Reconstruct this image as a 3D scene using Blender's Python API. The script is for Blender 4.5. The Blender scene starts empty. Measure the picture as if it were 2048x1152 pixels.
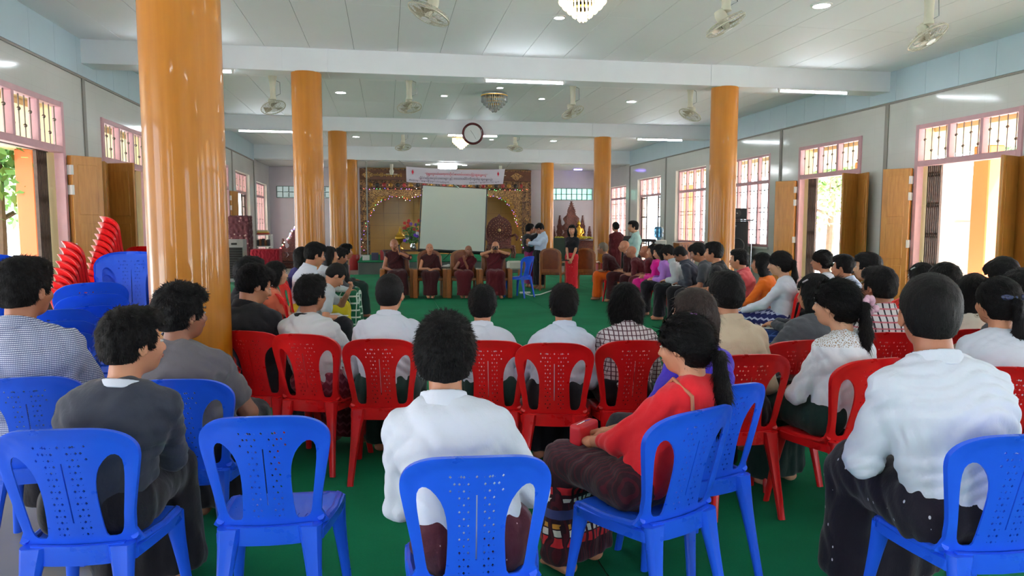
import bpy, bmesh, math, random
import numpy as np
from math import sin, cos, pi, radians as rad
from mathutils import Vector, Matrix

random.seed(7)
C = bpy.context.scene.collection
SC = bpy.context.scene

# ------------------------------------------------------------------ camera
FPX, CX, CY, EYE = 1430.0, 1024.0, 576.0, 1.53
YAW, PITCH = rad(9.917), rad(5.036)
_F = np.array([sin(YAW)*cos(PITCH), cos(YAW)*cos(PITCH), -sin(PITCH)])
_R = np.array([cos(YAW), -sin(YAW), 0.0])
_U = np.cross(_R, _F)
cam_d = bpy.data.cameras.new('camera')
cam_d.sensor_width = 36.0
cam_d.lens = FPX/2048*36.0
cam_d.clip_end = 300
cam = bpy.data.objects.new('camera', cam_d)
C.objects.link(cam)
cam.matrix_world = Matrix(((_R[0], _U[0], -_F[0], 0), (_R[1], _U[1], -_F[1], 0), (_R[2], _U[2], -_F[2], EYE), (0, 0, 0, 1)))
SC.camera = cam


def ray(px, py):
    return _R*(px-CX)/FPX + _U*(CY-py)/FPX + _F


def at(px, py, d):
    """world point seen at this pixel of the photograph at view depth d"""
    return ray(px, py)*d + np.array([0, 0, EYE])


def on_z(px, py, z):
    r = ray(px, py)
    return r*((z-EYE)/r[2]) + np.array([0, 0, EYE])


def on_y(px, py, y):
    r = ray(px, py)
    return r*(y/r[1]) + np.array([0, 0, EYE])


def azimuth(p):
    return math.atan2(p[0], p[1])


# ------------------------------------------------------------------ world, exposure
SC.view_settings.view_transform = 'Standard'
SC.view_settings.look = 'None'
SC.view_settings.gamma = 1.0
SC.view_settings.use_curve_mapping = False
SC.view_settings.exposure = 0.17
W = bpy.data.worlds.new('overcast_sky')
SC.world = W
W.use_nodes = True
_bg = W.node_tree.nodes['Background']
_bg.inputs[0].default_value = (0.76, 0.87, 1.0, 1)
SKY = 9.0
_bg.inputs[1].default_value = SKY
try:
    cy = SC.cycles
    cy.use_denoising = True
    cy.max_bounces = 7
    cy.diffuse_bounces = 4
    cy.glossy_bounces = 3
    cy.transmission_bounces = 4
    cy.transparent_max_bounces = 8
    cy.sample_clamp_indirect = 6.0
    cy.caustics_reflective = False
    cy.caustics_refractive = False
except Exception:
    pass
TUBE_E, DOWN_E, CHAND_E = 40.0, 30.0, 3.0
_sun = bpy.data.lights.new('sun', 'SUN')
_sun.energy = 65.0
_sun.angle = rad(3)
_sun.color = (0.93, 0.96, 1.0)
_so = bpy.data.objects.new('sun', _sun)
C.objects.link(_so)
_so.rotation_euler = (rad(8), rad(28), 0)


# ------------------------------------------------------------------ helpers
def link(o, parent=None):
    C.objects.link(o)
    if parent is not None:
        o.parent = parent
    return o


def tag(o, label=None, cat=None, group=None, kind=None):
    if label: o['label'] = label
    if cat: o['category'] = cat
    if group: o['group'] = group
    if kind: o['kind'] = kind
    return o


def empty(name, loc=(0, 0, 0), rz=0.0, label=None, cat=None, group=None, kind=None):
    o = bpy.data.objects.new(name, None)
    o.empty_display_size = 0.1
    link(o)
    o.location = loc
    o.rotation_euler = (0, 0, rz)
    return tag(o, label, cat, group, kind)


def np_mesh(name, V, F, mat, smooth=True):
    """mesh from numpy vertices and an (n,k) face array"""
    V = np.asarray(V, np.float32)
    F = np.asarray(F, np.int32)
    me = bpy.data.meshes.new(name)
    n, k = F.shape
    me.vertices.add(len(V))
    me.vertices.foreach_set('co', V.ravel())
    me.loops.add(n*k)
    me.loops.foreach_set('vertex_index', F.ravel())
    me.polygons.add(n)
    me.polygons.foreach_set('loop_start', np.arange(0, n*k, k, dtype=np.int32))
    me.polygons.foreach_set('loop_total', np.full(n, k, np.int32))
    if smooth:
        me.polygons.foreach_set('use_smooth', np.ones(n, bool))
    me.update(calc_edges=True)
    if mat: me.materials.append(mat)
    return me


class MB:
    """collects shapes, then builds them as one mesh"""
    def __init__(s):
        s.v = []; s.f = []

    def add(s, vs, fs):
        b = len(s.v)
        s.v.extend([tuple(map(float, v)) for v in vs])
        s.f.extend([tuple(i+b for i in f) for f in fs])
        return s

    def box(s, x0, x1, y0, y1, z0, z1, M=None):
        vs = [(x, y, z) for z in (z0, z1) for y in (y0, y1) for x in (x0, x1)]
        if M is not None: vs = [tuple(M @ Vector(v)) for v in vs]
        return s.add(vs, [(0, 2, 3, 1), (4, 5, 7, 6), (0, 1, 5, 4), (1, 3, 7, 5), (3, 2, 6, 7), (2, 0, 4, 6)])

    def bbox(s, x0, x1, y0, y1, z0, z1, b=0.004, M=None):
        """box with chamfered edges"""
        vs = []; fs = []
        idx = {}
        X = (x0, x1); Y = (y0, y1); Z = (z0, z1)
        for i in (0, 1):
            for j in (0, 1):
                for k in (0, 1):
                    sx = b if i == 0 else -b; sy = b if j == 0 else -b; sz = b if k == 0 else -b
                    idx[i, j, k, 0] = len(vs); vs.append((X[i], Y[j]+sy, Z[k]+sz))
                    idx[i, j, k, 1] = len(vs); vs.append((X[i]+sx, Y[j], Z[k]+sz))
                    idx[i, j, k, 2] = len(vs); vs.append((X[i]+sx, Y[j]+sy, Z[k]))
        g = lambda i, j, k, a: idx[i, j, k, a]
        fs += [(g(0,0,0,0), g(0,0,1,0), g(0,1,1,0), g(0,1,0,0)), (g(1,0,0,0), g(1,1,0,0), g(1,1,1,0), g(1,0,1,0))]
        fs += [(g(0,0,0,1), g(1,0,0,1), g(1,0,1,1), g(0,0,1,1)), (g(0,1,0,1), g(0,1,1,1), g(1,1,1,1), g(1,1,0,1))]
        fs += [(g(0,0,0,2), g(0,1,0,2), g(1,1,0,2), g(1,0,0,2)), (g(0,0,1,2), g(1,0,1,2), g(1,1,1,2), g(0,1,1,2))]
        for j in (0, 1):
            for k in (0, 1):
                fs.append((g(0,j,k,1), g(1,j,k,1), g(1,j,k,2), g(0,j,k,2)))
        for i in (0, 1):
            for k in (0, 1):
                fs.append((g(i,0,k,0), g(i,1,k,0), g(i,1,k,2), g(i,0,k,2)))
        for i in (0, 1):
            for j in (0, 1):
                fs.append((g(i,j,0,0), g(i,j,1,0), g(i,j,1,1), g(i,j,0,1)))
        for i in (0, 1):
            for j in (0, 1):
                for k in (0, 1):
                    fs.append((g(i,j,k,0), g(i,j,k,1), g(i,j,k,2)))
        if M is not None: vs = [tuple(M @ Vector(v)) for v in vs]
        return s.add(vs, fs)

    def tube(s, pts, r, n=8, cap=True):
        """swept tube, r a number or a list"""
        pts = [Vector(p) for p in pts]
        rs = r if isinstance(r, (list, tuple)) else [r]*len(pts)
        vs = []; fs = []
        up = None
        for i, p in enumerate(pts):
            t = (pts[min(i+1, len(pts)-1)] - pts[max(i-1, 0)])
            if t.length < 1e-9: t = Vector((0, 0, 1))
            t.normalize()
            if up is None:
                up = Vector((0, 0, 1)) if abs(t.z) < 0.9 else Vector((1, 0, 0))
            a = t.cross(up).normalized(); b = t.cross(a).normalized()
            up = -b if True else up
            up = a.cross(t)
            for k in range(n):
                an = 2*pi*k/n
                vs.append(p + (a*cos(an) + b*sin(an))*rs[i])
        for i in range(len(pts)-1):
            for k in range(n):
                k2 = (k+1) % n
                fs.append((i*n+k, i*n+k2, (i+1)*n+k2, (i+1)*n+k))
        if cap:
            fs.append(tuple(range(n)))
            fs.append(tuple((len(pts)-1)*n + k for k in reversed(range(n))))
        return s.add(vs, fs)

    def lathe(s, prof, c=(0, 0, 0), n=16, M=None):
        """profile [(r,z)...] turned about z"""
        vs = []; fs = []
        for r, z in prof:
            for k in range(n):
                a = 2*pi*k/n
                vs.append((r*cos(a), r*sin(a), z))
        for i in range(len(prof)-1):
            for k in range(n):
                k2 = (k+1) % n
                fs.append((i*n+k, i*n+k2, (i+1)*n+k2, (i+1)*n+k))
        if prof[0][0] > 1e-6: fs.append(tuple(reversed(range(n))))
        if prof[-1][0] > 1e-6: fs.append(tuple((len(prof)-1)*n+k for k in range(n)))
        if M is not None: vs = [tuple(M @ Vector(v)) for v in vs]
        vs = [(v[0]+c[0], v[1]+c[1], v[2]+c[2]) for v in vs]
        return s.add(vs, fs)

    def ball(s, c, r, n=10, m=6):
        r3 = r if isinstance(r, (list, tuple)) else (r, r, r)
        vs = []; fs = []
        for i in range(m+1):
            t = pi*i/m
            for k in range(n):
                a = 2*pi*k/n
                vs.append((c[0]+r3[0]*sin(t)*cos(a), c[1]+r3[1]*sin(t)*sin(a), c[2]+r3[2]*cos(t)))
        for i in range(m):
            for k in range(n):
                k2 = (k+1) % n
                fs.append((i*n+k, (i+1)*n+k, (i+1)*n+k2, i*n+k2))
        return s.add(vs, fs)

    def prism(s, poly, axis, a0, a1):
        """polygon [(u,v)] extruded along axis: 'x' -> (y,z), 'y' -> (x,z), 'z' -> (x,y)"""
        def P(u, v, w):
            return (w, u, v) if axis == 'x' else (u, w, v) if axis == 'y' else (u, v, w)
        n = len(poly)
        vs = [P(u, v, a0) for u, v in poly] + [P(u, v, a1) for u, v in poly]
        fs = [(i, (i+1) % n, n+(i+1) % n, n+i) for i in range(n)]
        fs += [tuple(reversed(range(n))), tuple(range(n, 2*n))]
        return s.add(vs, fs)

    def build(s, name, mat, parent=None, smooth=False, loc=None):
        me = bpy.data.meshes.new(name)
        me.from_pydata(s.v, [], s.f)
        me.validate()
        bm = bmesh.new(); bm.from_mesh(me)
        bmesh.ops.remove_doubles(bm, verts=bm.verts, dist=1e-6)
        bmesh.ops.recalc_face_normals(bm, faces=bm.faces)
        bm.to_mesh(me); bm.free()
        if smooth:
            for p in me.polygons: p.use_smooth = True
            try: me.set_sharp_from_angle(angle=rad(38))
            except Exception: pass
        if mat: me.materials.append(mat)
        o = link(bpy.data.objects.new(name, me), parent)
        if loc is not None: o.location = loc
        return o


def copy_tree(o, parent=None):
    c = o.copy()
    C.objects.link(c)
    c.parent = parent
    for ch in list(o.children):
        copy_tree(ch, c)
    return c


# ------------------------------------------------------------------ materials
def S(r, g, b):
    """sRGB 0-255 to linear"""
    f = lambda c: (c/255)/12.92 if c/255 <= 0.04045 else ((c/255+0.055)/1.055)**2.4
    return (f(r), f(g), f(b), 1.0)


MATS = {}


class NT:
    def __init__(s, m):
        m.use_nodes = True
        s.t = m.node_tree; s.n = s.t.nodes; s.l = s.t.links
        s.b = s.n['Principled BSDF']

    def node(s, typ, **kw):
        n = s.n.new(typ)
        for k, v in kw.items():
            if k.startswith('i_'): n.inputs[k[2:].replace('_', ' ')].default_value = v
            else: setattr(n, k, v)
        return n

    def coord(s, which='Object', scale=(1, 1, 1), rot=(0, 0, 0), loc=(0, 0, 0)):
        tc = s.node('ShaderNodeTexCoord'); mp = s.node('ShaderNodeMapping')
        mp.inputs['Scale'].default_value = scale
        mp.inputs['Rotation'].default_value = rot
        mp.inputs['Location'].default_value = loc
        s.l.new(tc.outputs[which], mp.inputs[0])
        return mp.outputs[0]

    def ramp(s, src, stops, interp='LINEAR'):
        r = s.node('ShaderNodeValToRGB')
        r.color_ramp.interpolation = interp
        e = r.color_ramp.elements
        while len(e) < len(stops): e.new(0.5)
        for el, (p, c) in zip(e, stops):
            el.position = p; el.color = c
        s.l.new(src, r.inputs[0])
        return r.outputs[0]

    def bump(s, src, strength=0.3, dist=0.01):
        b = s.node('ShaderNodeBump')
        b.inputs['Strength'].default_value = strength
        b.inputs['Distance'].default_value = dist
        s.l.new(src, b.inputs['Height'])
        s.l.new(b.outputs[0], s.b.inputs['Normal'])

    def noise(s, co, scale, detail=3, rough=0.5):
        n = s.node('ShaderNodeTexNoise')
        n.inputs['Scale'].default_value = scale
        n.inputs['Detail'].default_value = detail
        n.inputs['Roughness'].default_value = rough
        s.l.new(co, n.inputs['Vector'])
        return n.outputs['Fac']

    def mix(s, fac, a, b, mode='MIX'):
        m = s.node('ShaderNodeMix', data_type='RGBA', blend_type=mode)
        for sock, v in ((m.inputs[0], fac), (m.inputs[6], a), (m.inputs[7], b)):
            if hasattr(v, 'is_output') or isinstance(v, bpy.types.NodeSocket): s.l.new(v, sock)
            else: sock.default_value = v
        return m.outputs[2]

    def math(s, op, a, b=0.0):
        m = s.node('ShaderNodeMath', operation=op)
        for sock, v in ((m.inputs[0], a), (m.inputs[1], b)):
            if isinstance(v, bpy.types.NodeSocket): s.l.new(v, sock)
            else: sock.default_value = v
        return m.outputs[0]

    def sep(s, co):
        n = s.node('ShaderNodeSeparateXYZ'); s.l.new(co, n.inputs[0])
        return n.outputs

    def base(s, sock): s.l.new(sock, s.b.inputs['Base Color'])


def mat(name, col, rough=0.5, metal=0.0, spec=0.5, vary=0.0, vscale=3.0, bump=0.0, bscale=60.0, emit=None, estr=0.0, sss=0.0, coat=0.0, alpha=1.0, trans=0.0):
    if name in MATS: return MATS[name]
    m = bpy.data.materials.new(name)
    t = NT(m); b = t.b
    b.inputs['Base Color'].default_value = col
    b.inputs['Roughness'].default_value = rough
    b.inputs['Metallic'].default_value = metal
    b.inputs['Specular IOR Level'].default_value = spec
    b.inputs['Coat Weight'].default_value = coat
    b.inputs['Transmission Weight'].default_value = trans
    b.inputs['Alpha'].default_value = alpha
    if emit:
        b.inputs['Emission Color'].default_value = emit
        b.inputs['Emission Strength'].default_value = estr
    if vary or bump:
        co = t.coord()
        if vary:
            n = t.noise(co, vscale, 4)
            lo = tuple(c*(1-vary) for c in col[:3])+(1,)
            hi = tuple(min(1, c*(1+vary)) for c in col[:3])+(1,)
            t.base(t.ramp(n, [(0.3, lo), (0.7, hi)]))
        if bump:
            t.bump(t.noise(co, bscale, 3), bump, 0.01)
    MATS[name] = m
    return m


def wood(name, c1, c2, rough=0.25, scale=(14, 14, 1.2), coat=0.3):
    if name in MATS: return MATS[name]
    m = bpy.data.materials.new(name); t = NT(m)
    co = t.coord('Object', scale)
    n = t.noise(co, 3.0, 6, 0.6)
    t.base(t.ramp(n, [(0.3, c1), (0.7, c2)]))
    t.b.inputs['Roughness'].default_value = rough
    t.b.inputs['Coat Weight'].default_value = coat
    t.b.inputs['Coat Roughness'].default_value = 0.08
    MATS[name] = m
    return m


M_CEIL = mat('ceiling_panel_white', S(246, 247, 250), 0.55, spec=0.3, vary=0.01, vscale=1.5)
M_SEAM = mat('seam_grey', S(120, 126, 130), 0.7)
M_BEAM = mat('beam_white', S(238, 242, 246), 0.45, spec=0.3, vary=0.015)
M_FASC = mat('fascia_pale_blue', S(186, 207, 216), 0.35, vary=0.02)
M_PINK = mat('pink_paint', S(205, 160, 165), 0.45, vary=0.05, vscale=8)
M_CREAM = mat('cream_jamb', S(240, 220, 170), 0.6, vary=0.03)
M_WREVEAL = mat('white_reveal', S(225, 222, 212), 0.55)
M_METALD = mat('dark_grille_metal', S(70, 56, 48), 0.5, 0.5, vary=0.2, vscale=20)
M_STEEL = mat('grille_steel', S(120, 108, 98), 0.35, 0.8)
M_BLACK = mat('black_plastic', S(22, 22, 24), 0.45, bump=0.1, bscale=200)
M_WHITEP = mat('white_plastic', S(225, 225, 222), 0.4)
M_IVORY = mat('ivory_plastic', S(205, 203, 182), 0.35, vary=0.05)
M_CHROME = mat('chrome', S(200, 200, 200), 0.15, 1.0)
M_GOLD = mat('gold_paint', S(212, 165, 60), 0.28, 0.85)
M_DOORW = wood('door_wood', S(166, 110, 46), S(192, 136, 62), 0.4, (9, 9, 1.0), 0.1)
M_CHAIRW = wood('armchair_wood', S(122, 66, 22), S(160, 94, 36), 0.3, (10, 10, 2))
M_DARKW = mat('dark_carved_wood', S(70, 34, 28), 0.35, vary=0.3, vscale=14, coat=0.3)
M_TUBE = mat('tube_light', S(255, 255, 255), 0.4, emit=(0.84, 0.92, 1, 1), estr=TUBE_E)
M_DOWN = mat('downlight_glow', S(255, 255, 255), 0.4, emit=(0.93, 0.97, 1, 1), estr=DOWN_E)


def wall_tile():
    m = bpy.data.materials.new('glossy_wall_tile'); t = NT(m)
    co = t.coord('Object')
    x, y, z = t.sep(co)[0:3]
    # faint tile joints, 0.25 wide by 0.4 high
    def joint(v, step, w):
        f = t.math('FRACT', t.math('DIVIDE', v, step))
        return t.math('LESS_THAN', f, w)
    j = t.math('MAXIMUM', joint(t.math('ADD', y, x), 0.40, 0.012), joint(z, 0.25, 0.018))
    base = t.ramp(t.noise(co, 0.8, 3), [(0.3, S(203, 203, 196)), (0.7, S(214, 214, 208))])
    t.base(t.mix(t.math('MULTIPLY', j, 0.3), base, S(180, 180, 174)))
    t.b.inputs['Roughness'].default_value = 0.12
    w = t.noise(t.coord('Object', (1, 1.2, 2.5)), 3.0, 2)
    h = t.math('SUBTRACT', t.math('MULTIPLY', w, 0.5), t.math('MULTIPLY', j, 0.25))
    t.bump(h, 0.12, 0.01)
    return m


M_WALL = wall_tile()
M_LAV = mat('lavender_wall', S(200, 194, 200), 0.5, vary=0.03)


def pillar_mat():
    m = bpy.data.materials.new('varnished_orange_pillar'); t = NT(m)
    co = t.coord('Object', (9, 9, 0.5))
    n = t.noise(co, 2.2, 6, 0.65)
    t.base(t.ramp(n, [(0.25, S(156, 96, 12)), (0.55, S(166, 104, 17)), (0.8, S(174, 112, 24))]))
    t.b.inputs['Roughness'].default_value = 0.42
    t.b.inputs['Specular IOR Level'].default_value = 0.3
    t.b.inputs['Coat Weight'].default_value = 0.32
    t.b.inputs['Coat Roughness'].default_value = 0.04
    return m


M_PILLAR = pillar_mat()
M_PILRED = mat('red_pillar_base', S(150, 24, 22), 0.35)


def carpet():
    m = bpy.data.materials.new('green_carpet'); t = NT(m)
    co = t.coord('Object')
    a = t.noise(co, 1.1, 4); b = t.noise(co, 160, 2)
    c = t.ramp(a, [(0.3, S(12, 104, 70)), (0.7, S(20, 124, 84))])
    t.base(t.mix(t.math('MULTIPLY', b, 0.5), c, S(8, 88, 58)))
    t.b.inputs['Roughness'].default_value = 0.9
    t.b.inputs['Specular IOR Level'].default_value = 0.15
    w = t.noise(t.coord('Object', (1, 2.2, 1)), 1.6, 3)
    t.bump(t.math('ADD', t.math('MULTIPLY', b, 0.12), w), 0.35, 0.02)
    return m


M_CARPET = carpet()
M_FLOOR = mat('grey_floor_tile', S(148, 148, 144), 0.3, vary=0.06, vscale=2)


def plastic(name, col):
    m = bpy.data.materials.new(name); t = NT(m)
    co = t.coord('Object')
    n = t.noise(co, 5, 4, 0.6)
    dk = tuple(c*0.93 for c in col[:3])+(1,)
    t.base(t.ramp(n, [(0.25, dk), (0.6, col)]))
    t.b.inputs['Roughness'].default_value = 0.27
    t.l.new(t.ramp(t.noise(co, 12, 3), [(0.3, (0.27,)*3+(1,)), (0.7, (0.33,)*3+(1,))]), t.b.inputs['Roughness'])
    t.b.inputs['Specular IOR Level'].default_value = 0.5
    return m


M_BLUEP = plastic('blue_chair_plastic', S(34, 92, 232))
M_REDP = plastic('red_chair_plastic', S(208, 22, 26))

# ================================================================== THE ROOM
XL, XR = -4.28, 8.67            # side walls
YB, YF = -6.0, 28.0             # rear and altar walls
ZC, ZCOR = 4.17, 3.65           # ceiling, lower edge of the fascia
ZLOW = 3.70                     # lower ceiling before the altar
BEAMS = [-2.55, 4.4, 11.35, 18.3]
BAYS = [(-5.7+3.4*i, -5.7+3.4*(i+1)) for i in range(9)]
PIL = [-5.69, -2.27, 1.15, 4.57, 7.99, 11.41, 14.83, 18.2, 21.5, 24.9]


def struct(o, label=None):
    o['kind'] = 'structure'
    if label: o['label'] = label
    return o


fl = struct(MB().box(XL-0.3, XR+0.3, YB-0.3, 30.5, -0.2, 0).build('floor', M_FLOOR), 'grey polished tile floor of the hall')
# the green carpet is laid in long strips
cp = empty('carpet', (0, 0, 0), 0, 'green carpet laid in strips over the hall floor', 'carpet')
x = -1.0
k = 0
while x < XR-0.05:
    x2 = min(x+1.93, XR-0.02)
    y0 = YB+0.3
    MB().bbox(x, x2-0.006, y0, 22.45, 0.0, 0.009+0.002*(k % 2), 0.002).build('carpet_strip', M_CARPET, cp)
    x = x2; k += 1
MB().bbox(XL+0.02, -2.66, 4.6, 22.45, 0.0, 0.009, 0.002).build('carpet_strip', M_CARPET, cp)
MB().bbox(-2.654, -1.006, 4.6, 22.45, 0.0, 0.011, 0.002).build('carpet_strip', M_CARPET, cp)

# ---- walls with openings
# opening: (y0, y1, z0, z1)
OPEN_D = []
def openings(side):
    o = []
    for i in range(9):
        a, b = PIL[i], PIL[i+1]
        if side == 'R' and i in (6, 7):            # barred windows
            y0 = a+0.44
            o.append((y0, y0+2.1, 1.02, 3.17, 'win'))
        elif i == 8:
            o.append((a+0.43, a+2.6, 0.0, 3.12, 'door'))
        elif side == 'L' and i in (5, 6, 7):
            o.append((a+0.6, a+2.7, 0.0, 3.17, 'door'))
        else:
            o.append((a+0.65, a+2.68, 0.0, 3.17, 'door'))
    o.append((25.3, 27.4, 0.9 if side == 'R' else 0.5, 3.0, 'win'))
    return o

TH = 0.28
def side_wall(name, X, sgn, ops):
    m = MB()
    xa, xb = (X, X+sgn*TH)
    x0, x1 = min(xa, xb), max(xa, xb)
    y = YB-TH
    for (y0, y1, z0, z1, k) in ops:
        m.box(x0, x1, y, y0, 0, 4.4)
        m.box(x0, x1, y0, y1, z1, 4.4)
        if z0 > 0: m.box(x0, x1, y0, y1, 0, z0)
        y = y1
    m.box(x0, x1, y, 30.5, 0, 4.4)
    return struct(m.build(name, M_WALL))


OL, OR = openings('L'), openings('R')
wall_l = side_wall('wall_left', XL, -1, OL)
wall_r = side_wall('wall_right', XR, 1, OR)
struct(MB().box(XL, XR, YB-TH, YB, 2.6, 4.4).box(XL, 1.0, YB-TH, YB, 0, 2.6).box(3.4, XR, YB-TH, YB, 0, 2.6).build('wall_rear', M_WALL), 'rear wall with one wide doorway')
# altar end wall around the golden recess, with two glass block strips
A0, A1, AT = -0.70, 5.50, 3.66
back = MB()
back.box(XL, -4.02, YF, YF+0.3, 0, ZLOW).box(-4.02, -2.05, YF, YF+0.3, 0, 2.55).box(-4.02, -2.05, YF, YF+0.3, 2.97, ZLOW).box(-2.05, A0, YF, YF+0.3, 0, ZLOW)
back.box(A1, 6.47, YF, YF+0.3, 0, ZLOW).box(6.47, 8.17, YF, YF+0.3, 0, 2.53).box(6.47, 8.17, YF, YF+0.3, 2.98, ZLOW).box(8.17, XR, YF, YF+0.3, 0, ZLOW)
struct(back.build('wall_front', M_LAV), 'lavender grey end wall either side of the altar')
M_NICHE = mat('golden_niche_tile', S(208, 166, 96), 0.2, vary=0.04, vscale=2)
niche = struct(MB().box(A0-0.1, A1+0.1, 29.6, 29.8, 0, AT+0.1).box(A0-0.2, A0, YF+0.3, 29.8, 0, AT).box(A1, A1+0.2, YF+0.3, 29.8, 0, AT).box(A0-0.1, A1+0.1, YF, 29.8, AT, AT+0.15).build('wall_niche', M_NICHE), 'golden tiled recess behind the altar frame')
mt = MB()
for i in range(1, 7): mt.box(A0, A1, 29.592, 29.601, i*0.5-0.004, i*0.5+0.004)
for i in range(1, 11): mt.box(A0+i*0.6-0.004, A0+i*0.6+0.004, 29.592, 29.601, 0, AT)
mt.build('tile_joint', mat('joint_brown', S(160, 120, 66), 0.5), niche)['kind'] = 'stuff'

# dark trim line under the fascia and pilaster strips
M_TRIM = mat('grey_trim', S(128, 124, 116), 0.5)
n = 1
for X, s in ((XL, 1), (XR, -1)):
    x0, x1 = sorted((X, X+s*0.02))
    struct(MB().box(x0, x1, YB, 24.9, ZCOR-0.03, ZCOR).build('trim_%d' % n, M_TRIM), 'grey trim line under the pale blue fascia'); n += 1
    for y in PIL[1:]:
        struct(MB().bbox(x0, x1, y-0.045, y+0.045, 0, ZCOR-0.03, 0.004).build('trim_%d' % n, M_TRIM), 'vertical grey trim strip on the tiled wall'); n += 1

# fascia of separate panels above the trim
for X, s, nm in ((XL, 1, 'left'), (XR, -1, 'right')):
    e = empty('fascia', (0, 0, 0), 0, kind='structure')
    e['label'] = 'pale blue panelled fascia above the tiled wall'
    ys = 24.9
    while ys > YB:
        y2 = max(YB, ys-0.685)
        x0, x1 = sorted((X+s*0.004, X+s*0.022))
        MB().bbox(x0, x1, y2+0.002, ys-0.002, ZCOR+0.004, ZC, 0.0015).build('fascia_panel', M_FASC, e)
        ys = y2

# ceiling of long panels with recessed joints
ce = struct(MB().box(XL-0.3, XR+0.3, YB-0.3, 25.2, ZC+0.012, ZC+0.2).build('ceiling', M_SEAM), 'white panelled ceiling with thin grey joints')
xs = [XL]
x = 0.205-0.648*6
while x < XR-0.1:
    xs.append(x); x += 0.648
xs.append(XR)
by = [YB] + BEAMS + [24.9]
pm = {}
for i in range(len(xs)-1):
    for j in range(len(by)-1):
        seg = 3 if by[j+1]-by[j] > 5 else 2
        for q in range(seg):
            ya = by[j]+(by[j+1]-by[j])*q/seg; yb2 = by[j]+(by[j+1]-by[j])*(q+1)/seg
            MB().bbox(xs[i]+0.003, xs[i+1]-0.003, ya+0.002, yb2-0.002, ZC, ZC+0.02, 0.002).build('ceiling_panel', M_CEIL, ce)
lowc = struct(MB().box(XL-0.3, XR+0.3, 25.31, 28.3, ZLOW, ZLOW+0.5).build('ceiling_altar', mat('altar_ceiling', S(205, 205, 202), 0.5)), 'lower plain ceiling before the altar wall')

# beams, with a boxed-out head over every pillar
PX = (-1.17, 5.66)
for j, y in enumerate(BEAMS + [24.9]):
    zb = 3.83 if y < 24 else 3.72
    b = MB().bbox(XL, XR, y, y+0.42, zb, ZC+0.01, 0.004)
    o = struct(b.build('beam', M_BEAM), 'white transverse ceiling beam')
    if y > 24:
        MB().bbox(XL, XR, y-0.02, y, zb, zb+0.09, 0.003).build('moulding', M_BEAM, o)
    for px_ in PX:
        MB().bbox(px_-0.33, px_+0.33, y-0.012, y+0.44, zb-0.004, ZC+0.005, 0.004).build('beam_head', M_BEAM, o)

# pillars
for y in BEAMS + [24.9]:
    for px_ in PX:
        yc = y+0.16
        zt = 3.83 if y < 24 else 3.72
        p = MB().lathe([(0.225, 0.0), (0.225, zt)], (px_, yc, 0), 40).build('pillar', M_PILLAR, smooth=True)
        struct(p, 'round varnished orange pillar')
        MB().lathe([(0.0, 0.0), (0.245, 0), (0.245, 0.50), (0.24, 0.52), (0.226, 0.525)], (px_, yc, 0), 40).build('pillar_base', M_PILRED, p, smooth=True)

# pink frames, transoms with barred sections, jambs, shutters, grilles
dn = [0]; wn = [0]

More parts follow.
